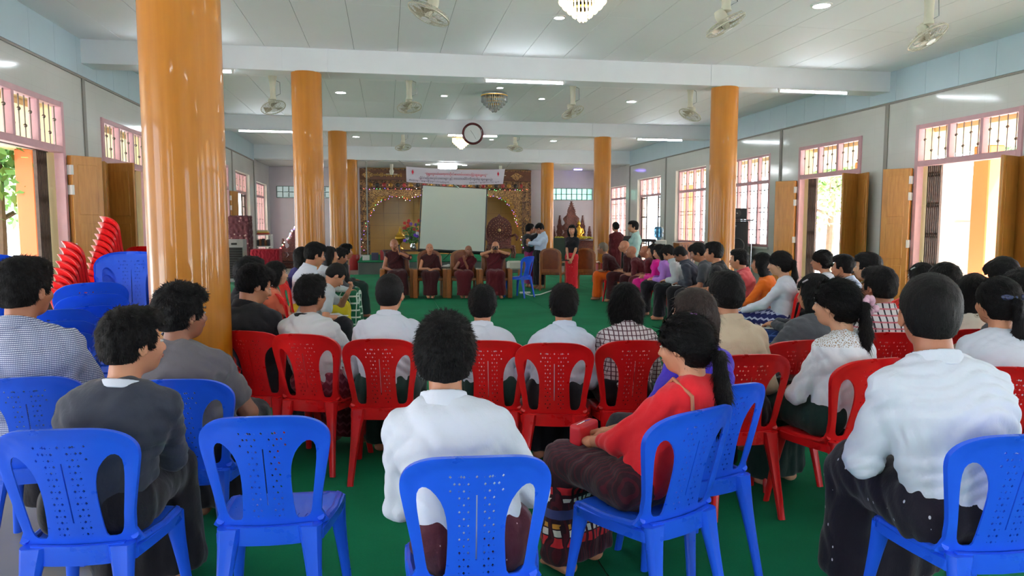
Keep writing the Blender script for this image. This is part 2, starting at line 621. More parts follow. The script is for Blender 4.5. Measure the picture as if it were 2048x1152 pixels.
def door(X, s, y0, y1, ztop, detail, head=2.49, leaves=True):
    """s: +1 when the room lies towards +x"""
    dn[0] += 1
    e = empty('door_%d' % dn[0], (0, 0, 0), 0, kind='structure')
    e['label'] = 'tall doorway with pink frame, barred transom and folded wooden shutters'
    f = 0.075
    xi0, xi1 = sorted((X+s*0.03, X-s*0.09))
    fr = MB()
    fr.bbox(xi0, xi1, y0, y0+f, 0, ztop).bbox(xi0, xi1, y1-f, y1, 0, ztop)
    e_ = 0.003
    fr.bbox(xi0+e_, xi1-e_, y0+f, y1-f, ztop-f, ztop-e_).bbox(xi0+e_, xi1-e_, y0+f, y1-f, head, head+0.09)
    L = (y1-y0-2*f)/3
    for i in (1, 2):
        fr.bbox(xi0+0.006, xi1-0.006, y0+f+L*i-0.03, y0+f+L*i+0.03, head+0.09, ztop-f)
    fr.build('door_frame', M_PINK, e)
    # cream lining of the deep opening
    xj0, xj1 = sorted((X-s*0.09, X-s*(TH+0.02)))
    MB().box(xj0, xj1, y0, y0+0.03, 0, ztop).box(xj0, xj1, y1-0.03, y1, 0, ztop).box(xj0, xj1, y0, y1, ztop-0.03, ztop).build('jamb_lining', M_CREAM, e)
    zz0, zz1 = head+0.09, ztop-f
    xb = X-s*0.03
    for i in range(3):
        a = y0+f+L*i+(0.03 if i else 0); b = y0+f+L*(i+1)-(0.03 if i < 2 else 0)
        for q in range(4):
            y = a+(b-a)*(q+0.5)/4
            bar = MB().tube([(xb, y, zz0), (xb, y, zz1)], 0.008, 6, False)
            zc = zz0+(zz1-zz0)*(0.66 if q % 2 else 0.30)
            bar.ball((xb, y, zc), 0.024 if detail else 0.022, 8, 5)
            bar.build('transom_bar', M_STEEL, e, smooth=True)
    if not leaves: return e
    def leaf(yh, ang, name='shutter_leaf', w=0.47, off=0.0):
        """leaf hinged at y=yh; ang is its direction in the xy plane, given as (dx,dy)"""
        dx, dy = ang; l = math.hypot(dx, dy); dx, dy = dx/l, dy/l
        M = Matrix(((dx, -dy, 0, X+s*(0.05+off)), (dy, dx, 0, yh), (0, 0, 1, 0), (0, 0, 0, 1)))
        o = MB().bbox(0, w, -0.02, 0.02, 0.03, head-0.02, 0.004, M).build(name, M_DOORW, e)
        for (za, zb_) in ((0.14, 0.85), (0.97, 1.55), (1.67, head-0.14)):
            for sy in (-1, 1):
                p0, p1 = sorted((sy*0.02, sy*0.026))
                MB().bbox(0.08, w-0.08, p0, p1, za, zb_, 0.004, M).build('raised_panel', M_DOORW, o)
        h = MB()
        for z in (0.35, 1.15, head-0.55, head-0.28):
            h.box(-0.015, 0.02, -0.028, 0.028, z, z+0.13, M)
        h.build('hinge', M_WHITEP, o)
        return o
    # far jamb: leaves folded back along the wall
    if detail:
        leaf(y1+0.01, (s*0.16, 1), w=0.5)
        leaf(y1+0.0, (s*1.0, 1.2), w=0.42, off=0.03)
        if not (s > 0 and y0 < 10): leaf(y0-0.01, (s*1.0, -0.42), w=0.5)
        leaf(y0-0.03, (s*0.25, -1), w=0.42, off=0.02)
    else:
        leaf(y1+0.01, (s*0.2, 1), w=0.5); leaf(y0-0.01, (s*0.3, -1), w=0.5)
    # collapsible outer grille pushed to the far jamb
    g = MB()
    xg = X-s*0.21
    for q in range(7):
        y = y1-0.06-q*0.045
        g.box(xg-0.02, xg+0.02, y-0.01, y+0.01, 0.02, head+0.02)
    for z in (0.3, 0.8, 1.3, 1.8, 2.3):
        for q in range(6):
            y = y1-0.06-q*0.045
            g.tube([(xg, y, z), (xg, y-0.045, z+0.12)], 0.006, 4, False)
            g.tube([(xg, y, z+0.12), (xg, y-0.045, z)], 0.006, 4, False)
    g.build('sliding_grille', M_METALD, e)
    MB().box(min(xg-0.03, xg+0.03), max(xg-0.03, xg+0.03), y0, y1, head+0.01, head+0.05).build('grille_rail', M_METALD, e)
    return e


def window(X, s, y0, y1, z0, z1, head=2.49, deep=False, open_door=False):
    wn[0] += 1
    e = empty('window_%d' % wn[0], (0, 0, 0), 0, kind='structure')
    e['label'] = 'tall barred window with pink frame and barred transom'
    f = 0.06
    xi0, xi1 = sorted((X-s*0.10, X-s*0.20)) if deep else sorted((X-s*0.0, X-s*0.1))
    fr = MB().bbox(xi0, xi1, y0, y0+f, z0, z1).bbox(xi0, xi1, y1-f, y1, z0, z1).bbox(xi0+0.003, xi1-0.003, y0+f, y1-f, z1-f, z1-0.003).bbox(xi0+0.003, xi1-0.003, y0+f, y1-f, head, head+0.08).bbox(xi0+0.003, xi1-0.003, y0+f, y1-f, z0+0.003, z0+f)
    n = 4
    L = (y1-y0-2*f)/n
    for i in range(1, n):
        fr.bbox(xi0+0.006, xi1-0.006, y0+f+L*i-0.02, y0+f+L*i+0.02, z0+f, z1-f)
    fr.build('window_frame', M_PINK, e)
    xb = (xi0+xi1)/2
    for i in range(n):
        a = y0+f+L*i+0.02; b = a+L-0.04
        for q in range(3):
            y = a+(b-a)*(q+0.5)/3
            m = MB().tube([(xb, y, z0+f), (xb, y, z1-f)], 0.008, 5, False)
            m.ball((xb, y, head+0.08+(z1-head-0.1)*(0.66 if q % 2 else 0.3)), 0.022, 6, 4)
            for t_ in (0.15, 0.4, 0.85):
                m.ball((xb, y, z0+(head-z0)*t_+(0.06 if q % 2 else 0)), 0.018, 6, 4)
            m.build('window_bar', M_STEEL, e, smooth=True)
    h = MB()
    for t_ in (0.27, 0.55, 0.62, 0.9):
        z = z0+(head-z0)*t_
        h.box(xb-0.006, xb+0.006, y0+f, y1-f, z-0.008, z+0.008)
    h.build('cross_bar', M_STEEL, e)
    MB().bbox(*sorted((X+s*0.05, X-s*(TH))), y0-0.04, y1+0.04, z0-0.05, z0, 0.006).build('window_sill', mat('white_sill', S(214, 216, 214), 0.4), e)
    xj0, xj1 = sorted((X-s*0.002, X-s*TH))
    MB().box(xj0, xj1, y0-0.001, y0+0.012, z0, z1).box(xj0, xj1, y1-0.012, y1+0.001, z0, z1).box(xj0, xj1, y0, y1, z1-0.012, z1+0.001).build('reveal', M_WREVEAL, e)
    return e


def far_door(X, s, y0, y1, z1, head=2.49):
    """barred double door, one pair of leaves standing open"""
    dn[0] += 1
    e = empty('door_%d' % dn[0], (0, 0, 0), 0, kind='structure')
    e['label'] = 'barred double doorway near the altar end'
    f = 0.06
    xi0, xi1 = sorted((X-s*0.10, X-s*0.20))
    fr = MB().bbox(xi0, xi1, y0, y0+f, 0, z1).bbox(xi0, xi1, y1-f, y1, 0, z1).bbox(xi0+0.003, xi1-0.003, y0+f, y1-f, z1-f, z1-0.003).bbox(xi0+0.003, xi1-0.003, y0+f, y1-f, head, head+0.08)
    L = (y1-y0-2*f)/4
    for i in range(1, 4): fr.bbox(xi0+0.006, xi1-0.006, y0+f+L*i-0.02, y0+f+L*i+0.02, head+0.08, z1-f)
    fr.build('door_frame', M_PINK, e)
    xb = (xi0+xi1)/2
    for i in range(4):
        a = y0+f+L*i
        for q in range(3):
            y = a+L*(q+0.5)/3
            m = MB().tube([(xb, y, head+0.08), (xb, y, z1-f)], 0.008, 5, False)
            m.ball((xb, y, head+0.08+(z1-head-0.1)*(0.66 if q % 2 else 0.3)), 0.022, 6, 4)
            m.build('transom_bar', M_STEEL, e, smooth=True)
    for (a, b) in ((y0+f, y0+f+L), (y1-f-L, y1-f)):
        m = MB().bbox(xb-0.02, xb+0.02, a, a+0.04, 0.02, head).bbox(xb-0.02, xb+0.02, b-0.04, b, 0.02, head)
        for z in (0.05, 0.9, 1.0, 1.8, head-0.05): m.bbox(xb-0.02, xb+0.02, a, b, z-0.02, z+0.02)
        for q in range(4):
            y = a+(b-a)*(q+0.5)/4
            m.tube([(xb, y, 0.05), (xb, y, head)], 0.007, 5, False)
            for z in (0.5, 1.4, 2.1): m.ball((xb, y, z), 0.02, 6, 4)
        m.build('grille_leaf', M_METALD, e)
    xj0, xj1 = sorted((X-s*0.002, X-s*TH))
    MB().box(xj0, xj1, y0-0.001, y0+0.012, 0, z1).box(xj0, xj1, y1-0.012, y1+0.001, 0, z1).box(xj0, xj1, y0, y1, z1-0.012, z1+0.001).build('reveal', M_WREVEAL, e)
    return e


for X, s, ops in ((XL, 1, OL), (XR, -1, OR)):
    for (y0, y1, z0, z1, k) in ops:
        if y1 < 7.5:
            # beyond the frame, behind or beside the camera: plain lined openings
            dn[0] += 1
            fr = MB()
            xi0, xi1 = sorted((X+s*0.03, X-s*0.09))
            fr.bbox(xi0, xi1, y0, y0+0.075, 0, z1).bbox(xi0, xi1, y1-0.075, y1, 0, z1).bbox(xi0+0.003, xi1-0.003, y0+0.075, y1-0.075, z1-0.075, z1-0.003).bbox(xi0+0.003, xi1-0.003, y0+0.075, y1-0.075, 2.49, 2.58)
            struct(fr.build('door_%d' % dn[0], M_PINK), 'pink framed doorway behind the audience')
        elif k == 'win': window(X, s, y0, y1, z0, z1, deep=(y0 > 18))
        elif y0 > 21: far_door(X, s, y0, y1, z1)
        else: door(X, s, y0, y1, z1, y0 < 16)

# glass block strips in the altar end wall
for (xa, xb_, za, zb_, nx, nz, lit) in ((-4.02, -2.05, 2.55, 2.97, 9, 2, 0), (6.47, 8.17, 2.53, 2.98, 8, 2, 1)):
    wn[0] += 1
    e = empty('window_%d' % wn[0], (0, 0, 0), 0, kind='structure')
    e['label'] = 'strip of square green glass blocks high in the end wall' if lit else 'dim strip of square glass panes high in the end wall'
    gm = mat('green_glass_block', S(150, 205, 180), 0.25, trans=0.6, emit=None) if lit else mat('dull_glass_block', S(150, 160, 152), 0.3, trans=0.35)
    dx = (xb_-xa)/nx; dz = (zb_-za)/nz
    fr = MB()
    for i in range(nx+1): fr.box(xa+dx*i-0.012, xa+dx*i+0.012, YF-0.012, YF+0.1, za, zb_)
    for j in range(nz+1): fr.box(xa, xb_, YF-0.012, YF+0.1, za+dz*j-0.012, za+dz*j+0.012)
    fr.build('window_frame', mat('grey_green_frame', S(98, 118, 108), 0.5), e)
    for i in range(nx):
        for j in range(nz):
            MB().bbox(xa+dx*i+0.014, xa+dx*(i+1)-0.014, YF+0.01, YF+0.06, za+dz*j+0.014, za+dz*(j+1)-0.014, 0.01).build('glass_block', gm, e)

# ---- portals: they only guide daylight sampling through the openings
def portal(loc, rot, sx, sy):
    l = bpy.data.lights.new('daylight_portal', 'AREA')
    l.shape = 'RECTANGLE'; l.size = sx; l.size_y = sy
    l.cycles.is_portal = True
    o = bpy.data.objects.new('daylight_portal', l)
    o.location = loc; o.rotation_euler = rot
    link(o)
for X, s, ops in ((XL, 1, OL), (XR, -1, OR)):
    for (y0, y1, z0, z1, k) in ops:
        portal((X-s*(TH+0.03), (y0+y1)/2, (z0+z1)/2), (0, -s*pi/2, 0), z1-z0, y1-y0)
for (xa, xb_) in ((1.0, 3.4),):
    portal(((xa+xb_)/2, YB-TH-0.03, 1.3), (pi/2, 0, 0), xb_-xa, 2.6)

# ---- veranda and garden
M_ORANGE = mat('orange_post_paint', S(200, 104, 56), 0.6)
M_VERW = mat('veranda_yellow', S(236, 214, 164), 0.7)
M_PAVE = mat('pale_paving', S(222, 218, 210), 0.7, vary=0.05)
struct(MB().box(-40, 45, -30, 60, -0.5, -0.21).build('ground', M_PAVE), 'pale ground outside the hall')
for X, s in ((XL, -1), (XR, 1)):
    x0, x1 = sorted((X+s*0.3, X+s*3.3))
    struct(MB().box(x0, x1, YB, 30, -0.2, -0.02).build('veranda_floor', M_PAVE), 'pale veranda floor outside the doors')
    struct(MB().box(x0, x1, YB, 30, 3.06, 3.2).build('veranda_roof', M_VERW), 'yellow underside of the veranda roof')
    for y in ((-4, -0.6, 2.8, 5.8, 8.25, 11.95, 15.6, 19.0, 22.6, 26.0) if s > 0 else (-4, 0, 4, 8, 12, 15.95, 19.95, 24.0)):
        xa, xb_ = sorted((X+s*2.75, X+s*3.1))
        struct(MB().bbox(xa, xb_, y+0.15, y+0.55, -0.2, 3.06, 0.02).build('veranda_post', M_ORANGE), 'orange veranda post outside the doors')

LEAF_M = [mat('leaf_green_%d' % i, c, 0.6) for i, c in enumerate((S(104, 146, 74), S(88, 130, 66), S(126, 160, 90)))]
LEAF_M[0].name, LEAF_M[1].name, LEAF_M[2].name = 'leaf_mid', 'leaf_dark', 'leaf_pale'
M_BARK = mat('bark', S(92, 74, 58), 0.9, vary=0.2, vscale=8, bump=0.5, bscale=20)
rng = np.random.default_rng(3)

def tree(x, y, h, r, seed, label, n=2600, mi=0):
    e = empty('tree', (x, y, -0.2), 0, label, 'tree', 'trees in the garden beyond the verandas')
    g = np.random.default_rng(seed)
    t = MB().tube([(0, 0, 0), (0.05, 0.03, h*0.3), (0.12, -0.05, h*0.6), (0.05, 0, h*0.9)], [0.16, 0.12, 0.08, 0.03], 8)
    for q in range(6):
        a = q*1.1+seed; z = h*(0.35+0.08*q)
        t.tube([(0.05, 0, z), (cos(a)*r*0.4, sin(a)*r*0.4, z+0.5), (cos(a)*r*0.75, sin(a)*r*0.75, z+0.8)], [0.06, 0.04, 0.015], 6)
    t.build('trunk', M_BARK, e, smooth=True)
    cl = [(cos(k*2.4)*r*0.55*g.random()**0.5, sin(k*2.4)*r*0.55*g.random()**0.5, h*(0.38+0.5*g.random())) for k in range(16)]
    cc = np.array(cl)[g.integers(0, 16, n)]
    d = g.normal(size=(n, 3)); d /= np.linalg.norm(d, axis=1)[:, None]
    p = cc + d*(r*0.42)*(g.random((n, 1))**0.4)
    u = g.normal(size=(n, 3)); u /= np.linalg.norm(u, axis=1)[:, None]
    w = np.cross(u, g.normal(size=(n, 3))); w /= np.linalg.norm(w, axis=1)[:, None]
    s_ = 0.10+0.07*g.random((n, 1))
    V = np.stack([p-u*s_, p+w*s_*0.45, p+u*s_, p-w*s_*0.45], 1).reshape(-1, 3)
    F = np.arange(4*n).reshape(-1, 4)
    me = np_mesh('foliage', V, F, LEAF_M[mi], False)
    f = link(bpy.data.objects.new('foliage', me), e)
    f['kind'] = 'stuff'

tree(-8.2, 17.0, 5.2, 2.4, 1, 'bushy green tree outside the nearest doorway in the left wall', mi=0)
tree(-10.4, 21.5, 6.0, 2.8, 2, 'leafy tree seen through the second doorway in the left wall', mi=2)
tree(15.8, 23.6, 5.8, 2.6, 3, 'pale green tree seen through the second doorway of the right wall', mi=2)
tree(22.5, 22.0, 8.6, 3.2, 4, 'tall tree above the white roof outside the nearest right doorway', mi=1)
tree(-9.6, 11.8, 3.6, 2.2, 5, 'low dense tree outside at the far left edge', mi=1)
# white-roofed house outside the right door
hs = empty('house', (15.6, 15.2, -0.2), 0, 'low white house with pale pitched roof seen through the right doorway', 'house')
MB().box(-2.2, 2.4, -2.4, 2.4, 0, 2.2).build('wall', mat('house_white', S(232, 230, 224), 0.7), hs)
MB().prism([(-2.9, 2.1), (2.9, 2.1), (0, 3.3)], 'x', -2.8, 3.0).build('roof', mat('house_roof_pale', S(225, 226, 228), 0.5), hs)
wf = MB().bbox(-2.26, -2.2, -1.2, -0.1, 0.9, 1.8).build('window', mat('house_window', S(206, 210, 212), 0.2), hs)

# ================================================================== PLASTIC CHAIRS
from mathutils.geometry import delaunay_2d_cdt


def pip(px, py, poly):
    """points in polygon, vectorised"""
    poly = np.asarray(poly); inside = np.zeros(len(px), bool)
    j = len(poly)-1
    for i in range(len(poly)):
        xi, yi = poly[i]; xj, yj = poly[j]
        c = ((yi > py) != (yj > py)) & (px < (xj-xi)*(py-yi)/((yj-yi)+1e-12)+xi)
        inside ^= c
        j = i
    return inside


def smooth_poly(pts, n=4):
    """closed Catmull-Rom"""
    out = []
    N = len(pts)
    for i in range(N):
        p0, p1, p2, p3 = [np.array(pts[(i+k) % N], float) for k in (-1, 0, 1, 2)]
        for q in range(n):
            t = q/n
            out.append(tuple(0.5*((2*p1)+(-p0+p2)*t+(2*p0-5*p1+4*p2-p3)*t*t+(-p0+3*p1-3*p2+p3)*t**3)))
    return out


def dist_poly(P, poly):
    poly = np.asarray(poly); d = np.full(len(P), 9.0)
    for i in range(len(poly)):
        a = poly[i-1]; b = poly[i]; ab = b-a
        t = np.clip(((P-a)@ab)/(ab@ab+1e-12), 0, 1)
        d = np.minimum(d, np.linalg.norm(P-(a+t[:, None]*ab), axis=1))
    return d


def plate(name, outer, holes, fmap, thick, grid, rim=0.0, parent=None, mat_=None):
    """a pierced sheet: outline and holes in 2-D, filled, mapped to 3-D by fmap and given thickness"""
    pts = []; edges = []
    for loop in [outer]+holes:
        b = len(pts); n = len(loop)
        pts += [Vector(p) for p in loop]
        edges += [(b+i, b+(i+1) % n) for i in range(n)]
    arr = np.array(outer)
    x0, y0 = arr.min(0); x1, y1 = arr.max(0)
    gx, gy = np.meshgrid(np.arange(x0, x1, grid), np.arange(y0, y1, grid))
    gx, gy = gx.ravel()+0.0007, gy.ravel()+0.0003
    ok = pip(gx, gy, outer)
    for h in holes: ok &= ~pip(gx, gy, h)
    G = np.stack([gx, gy], 1)[ok]
    dd = dist_poly(G, outer)
    for h in holes: dd = np.minimum(dd, dist_poly(G, h))
    pts += [Vector(p) for p in G[dd > grid*0.3]]
    r = delaunay_2d_cdt(pts, edges, [], 0, 1e-6)
    V2 = np.array([tuple(v) for v in r[0]])
    T = np.array([f for f in r[2] if len(f) == 3])
    c = V2[T].mean(1)
    ok = pip(c[:, 0], c[:, 1], outer)
    for h in holes: ok &= ~pip(c[:, 0], c[:, 1], h)
    T = T[ok]
    d = dist_poly(V2, outer)
    A = fmap(V2, d, 0.0)
    B = fmap(V2, d, thick)
    n = len(V2)
    e = np.concatenate([T[:, [0, 1]], T[:, [1, 2]], T[:, [2, 0]]])
    key = {}
    for a, b in e: key[(a, b)] = 1
    side = [(a, b) for (a, b) in key if (b, a) not in key]
    bm = bmesh.new()
    vs = [bm.verts.new(tuple(v)) for v in np.concatenate([A, B])]
    for t in T:
        bm.faces.new((vs[t[0]], vs[t[1]], vs[t[2]])); bm.faces.new((vs[t[2]+n], vs[t[1]+n], vs[t[0]+n]))
    for a, b in side:
        bm.faces.new((vs[b], vs[a], vs[a+n], vs[b+n]))
    loose = [v for v in bm.verts if not v.link_faces]
    bmesh.ops.delete(bm, geom=loose, context='VERTS')
    bmesh.ops.recalc_face_normals(bm, faces=bm.faces)
    me = bpy.data.meshes.new(name); bm.to_mesh(me); bm.free()
    for p in me.polygons: p.use_smooth = True
    try: me.set_sharp_from_angle(angle=rad(45))
    except Exception: pass
    me.materials.append(mat_)
    return link(bpy.data.objects.new(name, me), parent)


_W = 1.06
_half = [(0.0, 0.452), (0.075, 0.449), (0.135, 0.438), (0.180, 0.412), (0.205, 0.375), (0.210, 0.335), (0.203, 0.285), (0.190, 0.21), (0.177, 0.13), (0.170, 0.06), (0.168, 0.0)]
BACK_OUT = _half + [(-u, v) for u, v in reversed(_half[1:])]
_o = smooth_poly(_half + [(-u, v) for u, v in reversed(_half[1:])], 3)
# keep the foot of the back straight
BACK_OUT = [(u*_W, max(v, 0.0)) for u, v in _o]
_open = [(0.088, 0.050), (0.082, 0.12), (0.080, 0.19), (0.084, 0.25), (0.098, 0.30), (0.125, 0.338), (0.148, 0.345), (0.163, 0.322), (0.163, 0.27), (0.155, 0.20), (0.145, 0.12), (0.138, 0.065), (0.125, 0.042), (0.103, 0.040)]
OPEN_R = [(u*_W, v) for u, v in smooth_poly(_open, 2)]
OPEN_L = [(-u, v) for u, v in reversed(OPEN_R)]


def diamond(u, v, r):
    return [(u+r*0.8, v), (u, v+r), (u-r*0.8, v), (u, v-r)]


def back_holes(full=True):
    h = [OPEN_R, OPEN_L]
    h.append([(0.0022, 0.10), (0.0022, 0.325), (-0.0022, 0.325), (-0.0022, 0.10)])
    for i in range(15):
        v = 0.055+0.0235*i
        big = [0.024, 0.050] if i % 2 else [0.037]
        if i > 11: big = big+[0.064 if i % 2 else 0.076]
        sm = [0.037] if i % 2 else [0.022, 0.052]
        for s in (-1, 1):
            for u in big: h.append(diamond(s*u, v, 0.0058))
            if full:
                for u in sm: h.append(diamond(s*u, v, 0.0022))
    for u in (-0.045, 0.0, 0.045): h.append(diamond(u, 0.385, 0.0058))
    return h


def back_map(P, d, off):
    u, v = P[:, 0], P[:, 1]
    y = -0.185-0.30*v*0.75-0.12*v*v
    y = y+1.35*u*u*(0.6+v)           # the sides wrap forward
    band = np.clip(1-d/0.040, 0, 1)
    band = band*band*(3-2*band)*np.clip((v-0.02)/0.1, 0, 1)
    y = y-0.014*band                 # outer band stands back from the panel
    edge = (d < 0.002)*np.clip((v-0.02)/0.05, 0, 1)
    ridge = np.exp(-((d-0.044)/0.004)**2)*np.clip((v-0.32)/0.05, 0, 1)
    y = y-0.004*ridge
    y = y+off*1.0+(0.016*edge if off > 0 else 0.002*edge)
    z = 0.425+v*0.995
    return np.stack([u, y, z], 1)


_sh = [(0.0, 0.205), (0.10, 0.20), (0.17, 0.185), (0.208, 0.155), (0.214, 0.10), (0.205, 0.0), (0.19, -0.10), (0.178, -0.17), (0.168, -0.195), (0.10, -0.20)]
SEAT_OUT = [(x*_W, y) for x, y in smooth_poly(_sh+[(-x, y) for x, y in reversed(_sh)], 2)]


def seat_holes():
    h = []
    for k in range(-3, 4):
        if k == 0: continue
        u = k*0.033; s = 1 if k > 0 else -1
        L = 0.085-abs(k)*0.012
        h.append([(u-0.002, -0.10-L*0.3), (u+0.002, -0.10-L*0.3), (u+0.002+s*0.012, -0.10+L), (u-0.002+s*0.012, -0.10+L)])
    return h


def seat_map(P, d, off):
    x, y = P[:, 0], P[:, 1]
    z = 0.432-0.014*np.exp(-((x/0.13)**2+((y+0.02)/0.13)**2))
    rollw = np.clip(1-d/0.03, 0, 1)
    z = z-0.012*rollw**2-0.0*off
    edge = d < 0.002
    z = z-off-(0.03*edge if off > 0 else 0.0)
    z = z-0.02*np.clip((y-0.16)/0.05, 0, 1)
    return np.stack([x, y, z], 1)


def leg_mesh(top, bot, rt, rb, out):
    """hollow-fluted leg, wider at the top; out is the outward direction of its flute"""
    m = MB()
    n = 14; K = 7
    top = np.array(top); bot = np.array(bot)
    oa = math.atan2(out[1], out[0])
    vs = []; fs = []
    for i in range(K):
        t = i/(K-1)
        c = top+(bot-top)*t
        flare = (1-t)**3
        r = rt+(rb-rt)*t+0.018*flare
        for k in range(n):
            a = 2*pi*k/n
            da = abs((a-oa+pi) % (2*pi)-pi)
            rr = r*(1-0.42*math.exp(-(da/0.42)**2)*(1-0.3*flare))
            vs.append((c[0]+rr*cos(a), c[1]+rr*0.85*sin(a), c[2]))
    for i in range(K-1):
        for k in range(n):
            k2 = (k+1) % n
            fs.append((i*n+k, i*n+k2, (i+1)*n+k2, (i+1)*n+k))
    fs.append(tuple(range(n))); fs.append(tuple((K-1)*n+k for k in reversed(range(n))))
    return m.add(vs, fs)


def make_chair(colmat):
    root = empty('plastic_chair')
    plate('backrest', BACK_OUT, back_holes(), back_map, 0.007, 0.016, parent=root, mat_=colmat)
    plate('seat', SEAT_OUT, seat_holes(), seat_map, 0.006, 0.028, parent=root, mat_=colmat)
    for sx in (-1, 1):
        leg_mesh((sx*0.185, 0.155, 0.415), (sx*0.225, 0.215, 0.0), 0.026, 0.019, (sx, 1)).build('leg', colmat, root, smooth=True)
        leg_mesh((sx*0.140, -0.185, 0.440), (sx*0.180, -0.275, 0.0), 0.027, 0.019, (0, -1)).build('leg', colmat, root, smooth=True)
    # side rails joining back and seat, and the apron below the back
    for sx in (-1, 1):
        MB().tube([(sx*0.176, -0.17, 0.46), (sx*0.185, -0.13, 0.432), (sx*0.203, 0.0, 0.422), (sx*0.207, 0.13, 0.424), (sx*0.195, 0.17, 0.41)], [0.014, 0.015, 0.014, 0.014, 0.016], 8).build('side_rail', colmat, root, smooth=True)
    a = MB()
    ps = [(-0.15, -0.19), (-0.08, -0.205), (0, -0.21), (0.08, -0.205), (0.15, -0.19)]
    V = []
    for x, y in ps:
        V += [(x, y, 0.375), (x, y-0.004, 0.445), (x, y+0.012, 0.445), (x, y+0.012, 0.375)]
    Fq = []
    for i in range(4):
        for k in range(4):
            Fq.append((i*4+k, i*4+(k+1) % 4, (i+1)*4+(k+1) % 4, (i+1)*4+k))
    Fq += [(0, 1, 2, 3), (19, 18, 17, 16)]
    a.add(V, Fq).build('apron', colmat, root, smooth=True)
    return root


CH_BLUE = make_chair(M_BLUEP)
CH_RED = make_chair(M_REDP)
_used = {'blue': False, 'red': False}


def place_chair(col, x, y, rz, label, group=None, z=0.011, tilt=None):
    src = CH_BLUE if col == 'blue' else CH_RED
    if _used[col]: o = copy_tree(src)
    else: o = src; _used[col] = True
    for k in ('label', 'group', 'category'):
        if k in o: del o[k]
    o.location = (x, y, z); o.rotation_euler = (0, 0, rz) if tilt is None else (tilt[0], tilt[1], rz)
    tag(o, label, 'chair', group)
    return o


def chair_at(col, px, py, rel, label, group=None):
    """chair whose arched top stands at this pixel; rel = turn to the left away from the line of sight, degrees"""
    q = on_z(px, py, 0.887)
    rz = -azimuth(q)+rad(rel)
    # the top of the back is 0.31 behind the seat centre
    x = q[0]-0.31*sin(rz)*1.0; y = q[1]+0.31*cos(rz)
    o = place_chair(col, x, y, rz, label, group)
    return (x, y, rz)

# ================================================================== PEOPLE
# A body is one smooth surface grown over a posed skeleton (distance field, then a surface net)
f32 = np.float32


